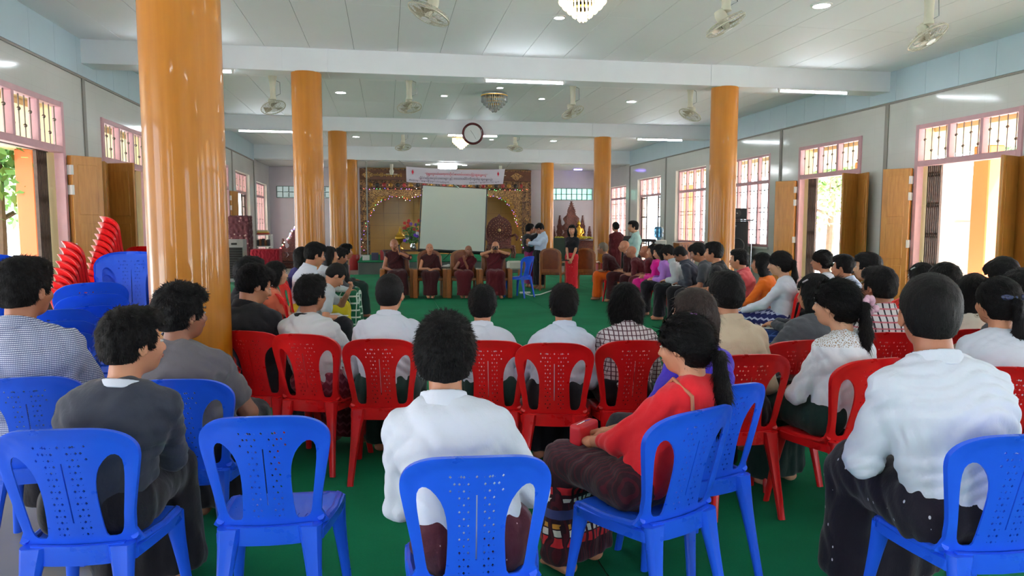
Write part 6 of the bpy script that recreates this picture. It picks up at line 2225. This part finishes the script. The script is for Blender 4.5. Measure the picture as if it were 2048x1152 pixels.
btxt(0.505, 0.62, BW*0.74, '(\u1014\u102d\u102f\u1004\u103a\u1004\u1036\u1001\u103c\u102c\u1038\u1021\u101c\u102f\u1015\u103a\u101e\u1019\u102c\u1038\u1019\u103b\u102c\u1038 \u1014\u103e\u1004\u103a\u1037 \u1018\u102c\u101e\u102c\u1015\u1031\u102b\u1004\u103a\u1038\u1000\u102d\u102f\u1038\u1000\u103d\u101a\u103a\u1019\u103e\u102f \u1006\u103d\u1031\u1038\u1014\u103d\u1031\u1038\u1015\u103d\u1032)', M_DTX, 0.13)
btxt(0.23, 0.86, BW*0.40, '\u1005\u102e\u1005\u1009\u103a\u101e\u1030 - \u1019\u102f\u1036\u101b\u103d\u102c\u1019\u103c\u102d\u102f\u1037 \u101c\u1030\u1004\u101a\u103a\u1000\u103d\u1014\u103a\u101b\u1000\u103a', M_DTX, 0.07)
btxt(0.80, 0.86, BW*0.31, '\u1014\u1031\u1037\u101b\u1000\u103a - \u1007\u1030\u101c\u102d\u102f\u1004\u103a\u101c \u1041\u1048 \u101b\u1000\u103a', M_DTX, 0.07)
for u in (0.065, 0.935):
    c = bpt(u, 0.32)
    MB().ball((c[0], c[1], c[2]), (0.035, 0.003, 0.05), 8, 6).box(c[0]-0.012, c[0]+0.012, c[1]-0.002, c[1]+0.002, c[2]-0.08, c[2]+0.075).build('emblem', M_RTX, bn)
for q, x in ((TL, -0.25), (TR, 0.25)):
    MB().tube([tuple(q), (q[0]+x, BYY+0.2, 3.73)], 0.006, 4).build('cord', M_SEAM, bn)

# projection screen on a stand
ps = empty('projection_screen', (0, 0, 0), 0, 'tilted white projection screen on a stand behind the monks', 'projection screen')
SY = 22.95
q4 = [on_y(*q, SY) for q in ((846, 371), (973, 378), (968, 503), (839, 497))]
V = [(q[0], SY, q[2]) for q in q4]+[(q[0], SY+0.006, q[2]) for q in q4]
FC = [(0, 1, 2, 3), (7, 6, 5, 4), (0, 4, 5, 1), (1, 5, 6, 2), (2, 6, 7, 3), (3, 7, 4, 0)]
MB().add(V, FC).build('screen_surface', mat('screen_white', S(214, 222, 214), 0.6), ps)
def bar(a, b, r, mt_, nm): MB().tube([a, b], r, 8).build(nm, mt_, ps, smooth=True)
A_, B_, C_, D_ = [Vector((q[0], SY+0.012, q[2])) for q in q4]
dx = (B_-A_).normalized()
bar(A_-dx*0.03, D_-dx*0.03, 0.018, M_BLACK, 'border'); bar(B_+dx*0.02, C_+dx*0.02, 0.022, M_BLACK, 'border')
bar(A_-dx*0.03, B_+dx*0.02, 0.014, M_BLACK, 'border'); bar(D_-dx*0.05+Vector((0, 0, -0.05)), C_+dx*0.04+Vector((0, 0, -0.05)), 0.055, M_BLACK, 'roller_case')
mx_ = (A_+B_)/2
bar(mx_+Vector((0.05, 0.05, 0.06)), Vector((mx_.x-0.05, SY+0.06, dz+0.2)), 0.016, M_BLACK, 'pole')
MB().tube([mx_+Vector((-0.06, -0.01, 0.10)), mx_+Vector((0.12, -0.02, -0.02))], 0.018, 6).build('hook', M_CHROME, ps)
for a in (0.4, 2.5, 4.6): bar(Vector((mx_.x-0.05, SY+0.06, dz+0.35)), Vector((mx_.x-0.05+0.4*cos(a), SY+0.06+0.3*sin(a), dz+0.01)), 0.012, M_BLACK, 'tripod_leg')

# carved throne
p = on_y(1001, 500, 24.3)
th = empty('carved_throne', (p[0], 24.3, dz), 0, 'carved reddish throne with round studded back on the dais', 'throne')
pr = []
for i in range(33):
    a = pi*i/32
    r = 0.44*(1+0.04*abs(sin(i*1.4)))
    pr.append((r*cos(a), 0.92+r*1.12*sin(a)+(0.09*math.exp(-((a-pi/2)/0.10)**2))))
pr = [(0.40, 0.35)]+pr+[(-0.40, 0.35)]
MB().prism(pr, 'y', 0.25, 0.31).build('backrest', M_CARVR, th)
stud = MB()
for r, n in ((0.36, 26), (0.24, 18), (0.12, 10)):
    for k in range(n): stud.ball((r*cos(2*pi*k/n), 0.245, 0.95+r*sin(2*pi*k/n)), 0.014, 6, 4)
stud.ball((0, 0.24, 0.95), (0.06, 0.02, 0.06), 10, 6)
o = stud.build('gilt_stud', mat('stud_gilt', S(206, 170, 120), 0.3, 0.4), th, smooth=True); o['kind'] = 'stuff'
for r in (0.40, 0.30, 0.18, 0.08):
    MB().tube([(r*cos(2*pi*k/30), 0.245, 0.95+r*sin(2*pi*k/30)) for k in range(31)], 0.012, 6, False).build('carved_ring', M_CARVR, th, smooth=True)
MB().bbox(-0.46, 0.46, -0.30, 0.28, 0.32, 0.44, 0.02).build('seat', M_CARVR, th)
for q in (-1, 1):
    MB().tube([(q*0.44, 0.26, 0.75), (q*0.52, 0.05, 0.80), (q*0.56, -0.2, 0.70), (q*0.50, -0.32, 0.62)], [0.04, 0.04, 0.045, 0.03], 8).build('arm', M_CARVR, th, smooth=True)
    for y in (-0.26, 0.24): MB().tube([(q*0.42, y, 0.34), (q*0.46, y-0.02, 0.18), (q*0.42, y-0.04, 0.0)], [0.05, 0.04, 0.035], 8).build('leg', M_CARVR, th, smooth=True)

# offering table, gold vessel and flower vases
p = on_y(812, 495, 23.4)
ot = empty('offering_table', (p[0], 23.5, dz), 0, 'low dark offering table on the dais behind the monks', 'table')
MB().bbox(-0.75, 0.75, -0.22, 0.22, 0.28, 0.33, 0.01).build('table_top', M_DARKW, ot)
for q in (-0.68, 0.68):
    for y in (-0.17, 0.17): MB().bbox(q-0.03, q+0.03, y-0.03, y+0.03, 0, 0.29).build('leg', M_DARKW, ot)
g0 = p[0]
def pxz(px, py, y): q = on_y(px, py, y); return float(q[0]), float(q[2])
x_, z_ = pxz(800, 488, 23.5)
zt = dz+0.33
s_ = (pxz(800, 452, 23.5)[1]-zt)
gv = MB().lathe([(0, 0), (0.12, 0), (0.13, 0.03), (0.06, 0.08), (0.05, 0.2), (0.09, 0.27), (0.17, 0.36), (0.15, 0.42), (0.17, 0.45), (0.10, 0.52), (0.055, 0.58), (0.03, 0.66), (0.0, 0.78)], (x_, 23.5, zt), 20).build('gold_vessel', M_GOLD, None, smooth=True)
tag(gv, 'tall lidded gold offering vessel on the low table', 'vessel')


def flower_vase(x, y, z, h, label, seed, cols, vm):
    e = empty('flower_vase', (x, y, z), 0, label, 'flower vase')
    MB().lathe([(0, 0), (0.07, 0), (0.10, h*0.12), (0.05, h*0.25), (0.07, h*0.32), (0.0, h*0.32)], (0, 0, 0), 14).build('vase', vm, e, smooth=True)
    g = np.random.default_rng(seed)
    st = MB(); lf = MB(); fl = {c: MB() for c in range(len(cols))}
    for k in range(16):
        a = g.random()*6.28; r = 0.10+0.22*g.random(); hz = h*(0.5+0.5*g.random())
        tip = (r*cos(a), r*sin(a)*0.6, hz)
        st.tube([(0, 0, h*0.3), (tip[0]*0.4, tip[1]*0.4, h*0.3+(hz-h*0.3)*0.6), tip], 0.006, 4)
        for j in range(3):
            t_ = 0.4+0.2*j; c = (tip[0]*t_, tip[1]*t_, h*0.3+(hz-h*0.3)*t_)
            lf.ball((c[0]+g.normal()*0.03, c[1], c[2]), (0.045, 0.012, 0.02+0.02*g.random()), 6, 4)
        m_ = fl[k % len(cols)]
        for j in range(5): m_.ball((tip[0]+0.03*cos(j*1.26), tip[1]-0.01, tip[2]+0.03*sin(j*1.26)), (0.028, 0.018, 0.028), 6, 4)
    st.build('stem', mat('stem_green', S(60, 90, 44), 0.6), e)['kind'] = 'stuff'
    lf.build('leaves', LEAF_M[1], e, smooth=True)['kind'] = 'stuff'
    for c, m_ in fl.items(): m_.build('blossom', mat('blossom_%02d' % c + str(cols[c])[:5], cols[c], 0.5), e, smooth=True)['kind'] = 'stuff'


def flower_colour(nm, c): return c
x_, _ = pxz(826, 480, 23.4)
flower_vase(x_, 23.45, zt, 0.95, 'tall vase of red blossoms and leaves left of the screen', 4, [S(206, 50, 30), S(170, 60, 40), S(120, 70, 160)], M_CHROME)
x_, _ = pxz(846, 490, 23.3)
flower_vase(x_-0.3, 23.40, zt, 0.55, 'short vase of violet and white artificial flowers beside the tall vase', 9, [S(110, 60, 200), S(220, 210, 230), S(60, 100, 60)], M_CHROME)

# small shrines either side
def spire(x, z0, w, h, y0, y1):
    pts = []
    for i in range(25):
        t = i/24
        wd = w*0.5*((1-t)**0.75*0.75+0.25*sin(min(1, t*1.25)*pi))*(1+0.22*sin(t*26))+0.006
        pts.append((x+wd, z0+h*t))
    return pts+[(2*x-u, v) for u, v in reversed(pts)]


def shrine(px, ptop, pbot, y, label, statue, base_z):
    X, zt_ = pxz(px, ptop, y); _, zb_ = pxz(px, pbot, y)
    e = empty('shrine', (X, y, 0), 0, label, 'shrine')
    H_ = zt_-zb_
    def add(nm, dx, w, h, t0=0):
        poly = [(u-0, v) for u, v in spire(dx, zb_, w, h, 0, 0)]
        MB().prism(poly, 'y', 0.0+t0, 0.06+t0).build(nm, M_CARVR, e)
        k = MB()
        n = int(8+h*8)
        for i in range(n):
            t = (i+0.5)/n; wd = w*0.42*(1-t)**0.75
            for s in (-1, 1):
                k.tube([(dx+s*wd+s*0.035*cos(j*0.8)*(1-j/9), -0.012+t0, zb_+h*t+0.035*sin(j*0.8)*(1-j/9)) for j in range(7)], 0.010, 5)
        k.build('scrollwork', M_CARVR, e, smooth=True)['kind'] = 'stuff'
    add('back_board', 0, 0.82, H_)
    for s in (-1, 1):
        add('side_spire', s*0.46, 0.26, H_*0.62, 0.02)
        add('small_spire', s*0.72, 0.16, H_*0.33, -0.05)
    MB().bbox(-0.85, 0.85, -0.45, 0.12, base_z, zb_, 0.02).build('pedestal', M_CARVR, e)
    MB().bbox(-0.92, 0.92, -0.50, 0.14, zb_-0.06, zb_, 0.01).build('table_top', M_DARKW, e)
    return e, X, zb_


e, X, zb_ = shrine(1143, 402, 478, 27.2, 'dark maroon carved shrine with flame spires, right of the altar', True, 0.0)
sx, sz = pxz(1157, 470, 26.9)
F = Fld()
F.cone((0, 0, 0.16), (0, 0, 0.36), 0.10, 0.09, 0.03, np.array([1.0, 0, 0]), 1.25)
F.cone((0, 0, 0.36), (0, 0, 0.46), 0.08, 0.045, 0.03, np.array([1.0, 0, 0]), 1.4)
F.cone((0, 0, 0.46), (0, 0, 0.54), 0.032, 0.032, 0.01)
F.ell((0, 0, 0.60), (0.062, 0.07, 0.08)); F.ell((0, 0.0, 0.685), (0.028, 0.03, 0.035)); F.cone((0, 0, 0.70), (0, 0, 0.76), 0.014, 0.004)
for s in (-1, 1):
    F.cone((s*0.13, 0, 0.40), (s*0.17, -0.02, 0.25), 0.035, 0.03); F.cone((s*0.17, -0.02, 0.25), (s*0.05, -0.13, 0.17), 0.03, 0.02)
    F.cone((s*0.05, -0.02, 0.09), (s*0.24, -0.06, 0.07), 0.065, 0.05); F.cone((s*0.24, -0.06, 0.07), (-s*0.02, -0.16, 0.06), 0.05, 0.03)
    F.ell((s*0.064, 0, 0.58), (0.008, 0.015, 0.035))
v, q_ = F.mesh(0.012)
bs = empty('statue', (sx, 26.85, zb_), 0, 'seated gold statue in front of the maroon shrine', 'statue')
link(bpy.data.objects.new('figure', np_mesh('figure', v, q_, M_GOLD)), bs)
MB().lathe([(0, 0), (0.28, 0), (0.25, 0.03), (0.0, 0.035)], (0, 0, 0), 16).build('lotus_base', M_GOLD, bs, smooth=True)
for k, px in enumerate((1112, 1122, 1170, 1178, 1163)):
    x_, _ = pxz(px, 470, 26.75)
    m = MB(); g = np.random.default_rng(k)
    for j in range(16): m.ball((x_+g.normal()*0.07, 26.6+g.normal()*0.04, zb_+0.04+0.05*g.random()), 0.028, 6, 4)
    tag(m.build('flower_garland', mat('yellow_petals', S(196, 196, 70), 0.6), None, smooth=True), 'heap of yellow-green flowers on the shrine table, %s' % ['furthest from the statue', 'beside the standing woman', 'right of the statue', 'at the table end by the pillar', 'touching the statue'][k], 'flowers', 'flower heaps on the shrine table')['kind'] = 'stuff'
gc = pxz(1113, 490, 26.3)
tag(MB().bbox(gc[0]-0.3, gc[0]+0.3, 26.1, 26.6, 0.0, 1.05, 0.01).build('glass_case', mat('dark_glass', S(40, 56, 48), 0.1)), 'dark glass offering case below the shrine', 'case')

e2, X2, zb2 = shrine(592, 450, 522, 26.6, 'dark shrine with flower garlands half hidden by the second pillar', False, 0.0)
s2 = empty('string_lights', (0, 0, 0), 0, 'green and red bulbs on the dark shrine by the second pillar', 'string lights')
for i, (c, col) in enumerate(LC):
    m = MB(); g = np.random.default_rng(40+i)
    for j in range(9):
        t = g.random(); s = -1 if g.random() < 0.6 else 1
        m.ball((X2+s*(0.85*(1-t)), 26.5, zb2+1.25*t+g.normal()*0.03), 0.022, 6, 4)
    m.build('bulb_'+c, MATS['bulb_'+c], s2)['kind'] = 'stuff'

# ================================================================== THINGS ALONG THE WALLS
def floor_pt(px, d):
    q = at(px, 450, d); return float(q[0]), float(q[1])


x, y = floor_pt(481, 19.8)
cb = empty('covered_cabinet', (x, y, 0), 0, 'tall cabinet under a dark maroon cloth by the left windows', 'cabinet')
MB().bbox(-0.22, 0.22, -0.2, 0.2, 0, 1.68, 0.02).build('cabinet_body', M_DARKW, cb)
F = Fld(); F.box((0, 0, 0.88), (0.235, 0.215, 0.86), None, 0.03)
v, q_ = F.mesh(0.02, folds(77, 0.022, 0.16, (2, 2, 0.3)))
link(bpy.data.objects.new('cloth_cover', np_mesh('cover', v, q_, cloth('maroon_patterned_cover', S(74, 38, 44), 'floral', S(84, 44, 50), S(140, 120, 112), scale=0.5))), cb)
x, y = floor_pt(470, 18.6)
ac = empty('air_cooler', (x, y, 0), 0, 'grey upright air cooler with louvres beside the big pillar', 'air cooler')
MB().bbox(-0.24, 0.24, -0.2, 0.2, 0.05, 1.16, 0.02).build('casing', mat('cooler_grey', S(150, 152, 150), 0.4), ac)
MB().bbox(-0.20, 0.20, -0.215, -0.19, 0.15, 0.95, 0.004).build('grille_recess', M_BLACK, ac)
for k in range(12): MB().bbox(-0.20, 0.20, -0.23, -0.20, 0.18+k*0.062, 0.20+k*0.062, 0.003).build('louvre', mat('louvre_dark', S(60, 66, 66), 0.4), ac)
MB().bbox(-0.07, 0.07, -0.215, -0.20, 1.02, 1.07, 0.003).build('control_panel', M_BLACK, ac)
for q in (-1, 1): MB().ball((q*0.18, 0, 0.03), 0.03, 8, 6).build('caster', M_BLACK, ac, smooth=True)
x, y = floor_pt(527, 24.0)
sh_ = empty('shelf_rack', (x, y, 0), 0, 'pale metal rack holding books by the left windows', 'rack')
for z in (0.45, 0.80, 1.18): MB().bbox(-0.25, 0.25, -0.17, 0.17, z, z+0.03, 0.004).build('shelf', M_WHITEP, sh_)
for q in (-1, 1):
    for w in (-1, 1): MB().bbox(q*0.25-0.018, q*0.25+0.018, w*0.16-0.018, w*0.16+0.018, 0, 1.22, 0.003).build('post', M_WHITEP, sh_)
BKC = [('red', S(170, 50, 40)), ('yellow', S(206, 170, 80)), ('cream', S(210, 200, 170)), ('dark', S(50, 50, 54)), ('brown', S(110, 70, 44))]
for k in range(3):
    nm, c = BKC[k]
    tag(MB().bbox(x-0.2+0.01*k, x+0.18-0.02*k, y-0.13, y+0.12, 1.212+k*0.05, 1.26+k*0.05, 0.005).build('book', mat('book_'+nm, c, 0.6)), '%s book lying in the pile on top of the rack' % nm, 'book', 'books on the rack')
for k in range(10):
    nm, c = BKC[3+k % 2]
    z = 0.832 if k < 5 else 0.482; j = k % 5
    tag(MB().bbox(x-0.22+j*0.085, x-0.15+j*0.085, y-0.14, y+0.10, z, z+0.2+0.02*(j % 3), 0.004).build('book', mat('book_'+nm, c, 0.6)), '%s book standing on the %s shelf of the pale rack, %s' % (nm, 'middle' if k < 5 else 'lower', ['at the window end', 'next to the window end', 'in the middle', 'next to the room end', 'at the room end'][j]), 'book', 'books standing in the rack')
x, y = floor_pt(531, 19.8)
rt = empty('covered_table', (x, y, 0), 0, 'table under a dark red cloth behind the coral blouse', 'table')
MB().bbox(-0.34, 0.34, -0.25, 0.25, 0.80, 0.84, 0.01).build('table_top', M_DARKW, rt)
for q in (-1, 1):
    for w in (-1, 1): MB().bbox(q*0.29-0.02, q*0.29+0.02, w*0.2-0.02, w*0.2+0.02, 0.0, 0.80).build('leg', M_DARKW, rt)
F = Fld(); F.box((0, 0, 0.62), (0.35, 0.26, 0.22), None, 0.02)
v, q_ = F.mesh(0.02, folds(78, 0.016, 0.14, (2, 2, 0.3)))
link(bpy.data.objects.new('red_cloth', np_mesh('red_cloth', v, q_, cloth('dark_red_cloth', S(140, 22, 38)))), rt)

# right side: loudspeakers, water dispenser, desk
x, y = floor_pt(1486, 17.2)
x = min(x, 8.25)
rz = -azimuth((x, y))*0.7
sp = empty('loudspeaker', (x, y, 0.62), rz, 'large black loudspeaker on a stand before the right window', 'loudspeaker')
MB().bbox(-0.27, 0.27, -0.22, 0.22, 0.0, 1.0, 0.012).build('cabinet', M_BLACK, sp)
MB().bbox(-0.245, 0.245, -0.235, -0.215, 0.05, 0.95, 0.006).build('grille', mat('speaker_grille', S(34, 34, 36), 0.6, bump=0.6, bscale=300), sp)
MB().lathe([(0.15, 0), (0.17, 0.01), (0.19, 0.0)], (0, -0.236, 0.42), 24, RX).build('cone_ring', mat('cone_grey', S(52, 52, 54), 0.5), sp, smooth=True)
fit_text('PEAVEY', 0.2, mat('badge_silver', S(200, 204, 208), 0.3, 0.5), sp, (-0.10, -0.24, 0.88), (1, 0, 0), (0, -1, 0))
ss = empty('speaker_stand', (x, y, 0), rz, 'dark low stand under the large loudspeaker', 'stand')
MB().bbox(-0.30, 0.30, -0.24, 0.24, 0.55, 0.60, 0.006).build('stand_top', M_BLACK, ss)
for q in (-1, 1):
    for w in (-1, 1): MB().tube([(q*0.26, w*0.2, 0), (q*0.26, w*0.2, 0.56)], 0.02, 8).build('leg', M_BLACK, ss)
sb = empty('loudspeaker', (x-0.0, y, 1.665), rz, 'small black loudspeaker on top of the large one', 'loudspeaker')
MB().bbox(-0.23, 0.23, -0.2, 0.2, 0.0, 0.26, 0.01).build('cabinet', M_BLACK, sb)
MB().lathe([(0.0, 0.01), (0.03, 0.012), (0.05, 0.0), (0.08, 0.004), (0.095, 0.0)], (0, -0.202, 0.14), 20, RX).build('cone', mat('cone_grey', S(52, 52, 54), 0.5), sb, smooth=True)
MB().ball((0.0, -0.212, 0.14), 0.022, 8, 6).build('dome', M_CHROME, sb, smooth=True)
tag(MB().bbox(x-0.28, x+0.34, y-0.24, y+0.24, 1.624, 1.66, 0.004).build('speaker_shelf', M_BLACK), 'black board between the two loudspeakers', 'board')
tag(MB().tube([(x+0.32, y-0.2, 0.0), (x+0.32, y-0.2, 1.62)], 0.014, 8).build('metal_pole', M_CHROME, None, smooth=True), 'bright upright metal pole beside the large loudspeaker', 'pole')

x, y = floor_pt(1318, 20.6)
wd = empty('water_dispenser', (x, y, 0), 0, 'water dispenser with blue bottle by the far right doorway', 'water dispenser')
MB().bbox(-0.17, 0.17, -0.17, 0.17, 0.0, 1.10, 0.02).build('cabinet', M_WHITEP, wd)
MB().bbox(-0.13, 0.13, -0.18, -0.16, 0.72, 0.98, 0.006).build('tap_recess', M_BLACK, wd)
MB().lathe([(0.05, 1.10), (0.06, 1.14), (0.125, 1.19), (0.13, 1.28), (0.122, 1.30), (0.13, 1.32), (0.13, 1.44), (0.10, 1.48), (0, 1.48)], (0, 0, 0), 20).build('water_bottle', mat('blue_bottle', S(90, 150, 190), 0.1, trans=0.6), wd, smooth=True)
x, y = floor_pt(1296, 20.0)
dk = empty('desk', (x, y, 0), 0, 'dark desk beside the water dispenser', 'desk')
MB().bbox(-0.35, 0.15, -0.25, 0.25, 1.06, 1.14, 0.01).build('desk_top', M_BLACK, dk)
for q in (-0.3, 0.1):
    for w in (-1, 1): MB().bbox(q-0.02, q+0.02, w*0.2-0.02, w*0.2+0.02, 0, 1.07).build('leg', M_BLACK, dk)
x, y = floor_pt(1247, 21.5)
tv = empty('cabinet', (x, y, 0), 0, 'low dark cabinet between the maroon figure and the boy in mint', 'cabinet')
MB().bbox(-0.4, 0.3, -0.2, 0.2, 0, 1.2, 0.01).build('body', M_BLACK, tv)
MB().bbox(-0.36, 0.26, -0.212, -0.198, 0.1, 1.1, 0.005).build('door', mat('dark_glass_door', S(36, 44, 44), 0.15), tv)
x, y = floor_pt(1376, 17.5)
rc = empty('rattan_cabinet', (x, y, 0), 0, 'brown latticed cabinet behind the bowed readers', 'cabinet')
MB().bbox(-0.3, 0.12, -0.18, 0.18, 0, 1.10, 0.01).build('body', M_CHAIRW, rc)
for k in range(6): MB().bbox(-0.29+k*0.07, -0.27+k*0.07, -0.19, -0.178, 0.1, 1.05, 0.002).build('lattice_bar', M_DARKW, rc)

# wires and small things
tag(MB().tube([on_z(1052, 588, 0.02), on_z(1062, 591, 0.02), on_z(1080, 589, 0.02), on_z(1098, 583, 0.02), on_z(1110, 578, 0.02)], 0.012, 6).build('power_cable', M_WHITEP, None, smooth=True), 'white cable on the carpet by the lone blue chair', 'cable')
bx = on_z(1050, 588, 0.0)
tag(MB().bbox(bx[0]-0.12, bx[0]+0.12, bx[1]-0.04, bx[1]+0.04, 0.011, 0.05, 0.008).build('power_strip', M_WHITEP), 'white power strip on the carpet under the lone blue chair', 'power strip')
pp = on_z(1093, 1027, 0.011)
tag(MB().bbox(-0.035, 0.035, -0.008, 0.008, 0, 0.004, 0.001, Matrix.Translation((pp[0], pp[1], 0.012)) @ Matrix.Rotation(0.4, 4, 'Z')).build('paper_scrap', M_WHITEP), 'scrap of white paper on the green carpet', 'paper')
pb = on_y(1024+50, 560, 14.9)
tb = on_y(841, 536, 15.0)
MBt = MB()
g = np.random.default_rng(12)
q = on_z(893, 536, 0.612)
tag(MB().ball((q[0], q[1]+0.1, 0.64), (0.10, 0.09, 0.035), 12, 6).ball((q[0]+0.05, q[1]+0.1, 0.66), (0.05, 0.05, 0.03), 8, 5).build('folded_napkin', M_WHITEP, None, smooth=True), 'crumpled white towel on the wooden chair arm between two monks', 'towel')
x, y, z = on_z(744, 521, dz)
for k in range(3):
    tag(MB().bbox(x-0.3+k*0.28, x-0.08+k*0.28, y+0.1, y+0.35, dz, dz+0.16+0.08*k, 0.01).build('gift_box', mat('gift_%s' % ['white', 'navy', 'red'][k], [S(220, 216, 214), S(52, 54, 84), S(150, 40, 44)][k], 0.5)), '%s offering box on the dais left of the monk with the microphone' % ['white', 'navy', 'red'][k], 'box', 'offering boxes on the dais')
for px, y0 in ((734, 25.3),):
    q = on_y(px, 400, y0)
    tag(MB().tube([(q[0], y0, dz), (q[0], y0, ZLOW)], 0.022, 8).build('metal_pole', mat('pole_grey', S(140, 146, 140), 0.4), None, smooth=True), 'thin grey pole from dais to ceiling at the left of the altar', 'pole')


# ---- things on the laps of people: they rest there, so each is a thing of its own
def lap(info, loc, name, label, cat, rz=0.0):
    r = info['root']
    M = Matrix.Translation(r.location) @ Matrix.Rotation(r.rotation_euler[2], 4, 'Z')
    w = M @ Vector(loc)
    e = empty(name, tuple(w), r.rotation_euler[2]+rz, label, cat)
    return e


w = (P_RED['wr'][-1]+P_RED['wr'][1])/2
e = lap(P_RED, (w[0]-0.02, w[1]+0.07, w[2]-0.015), 'red_purse', 'red zip purse in the hands of the woman in scarlet', 'purse', 0.3)
F = Fld(); F.box((0, 0, 0.02), (0.065, 0.016, 0.034), None, 0.012)
v, q_ = F.mesh(0.006)
link(bpy.data.objects.new('pouch', np_mesh('pouch', v, q_, mat('red_leather', S(190, 26, 40), 0.45))), e)
MB().tube([(-0.06, 0, 0.064), (0, 0, 0.068), (0.06, 0, 0.064)], 0.003, 5).build('zip', M_CHROME, e)
e = lap(P_LACE, (0.02, 0.30, 0.44+0.155), 'black_handbag', 'black handbag with metal clasp on the lap of the woman in the lace top', 'handbag', 0.3)
F = Fld(); F.box((0, 0, 0.03), (0.085, 0.045, 0.025), None, 0.018)
v, q_ = F.mesh(0.008)
link(bpy.data.objects.new('bag_body', np_mesh('bag_body', v, q_, mat('black_leather', S(20, 22, 22), 0.3))), e)
MB().tube([(-0.06, -0.04, 0.078), (0, -0.05, 0.088), (0.06, -0.04, 0.078)], 0.005, 6).build('clasp', M_CHROME, e, smooth=True)
tag(MB().lathe([(0, 0), (0.07, 0), (0.085, 0.03), (0.085, 0.09), (0.07, 0.10), (0, 0.10)], tuple(on_z(1250, 880, 0.012)), 14).build('woven_bag', mat('woven_tan', S(190, 130, 80), 0.7, bump=0.6, bscale=80), None, smooth=True), 'tan woven bag on the carpet beside the blue-violet top', 'bag')
for inf, lb in ((P_READ, 'open white notebook on the lap of the bowed reader'), (P_NAVY, 'notebook on the navy checked lap'), (P_CHIN, 'thin notebook on the lap of the man resting his chin')):
    e = lap(inf, (0.0, 0.30, 0.44+0.155), 'notebook', lb, 'notebook', 0.2)
    MB().bbox(-0.12, 0.0, -0.085, 0.085, 0, 0.010, 0.002, Matrix.Rotation(rad(6), 4, 'Y')).build('page', M_WHITEP, e)
    MB().bbox(0.0, 0.12, -0.085, 0.085, 0, 0.010, 0.002, Matrix.Rotation(rad(-6), 4, 'Y')).build('page', M_WHITEP, e)
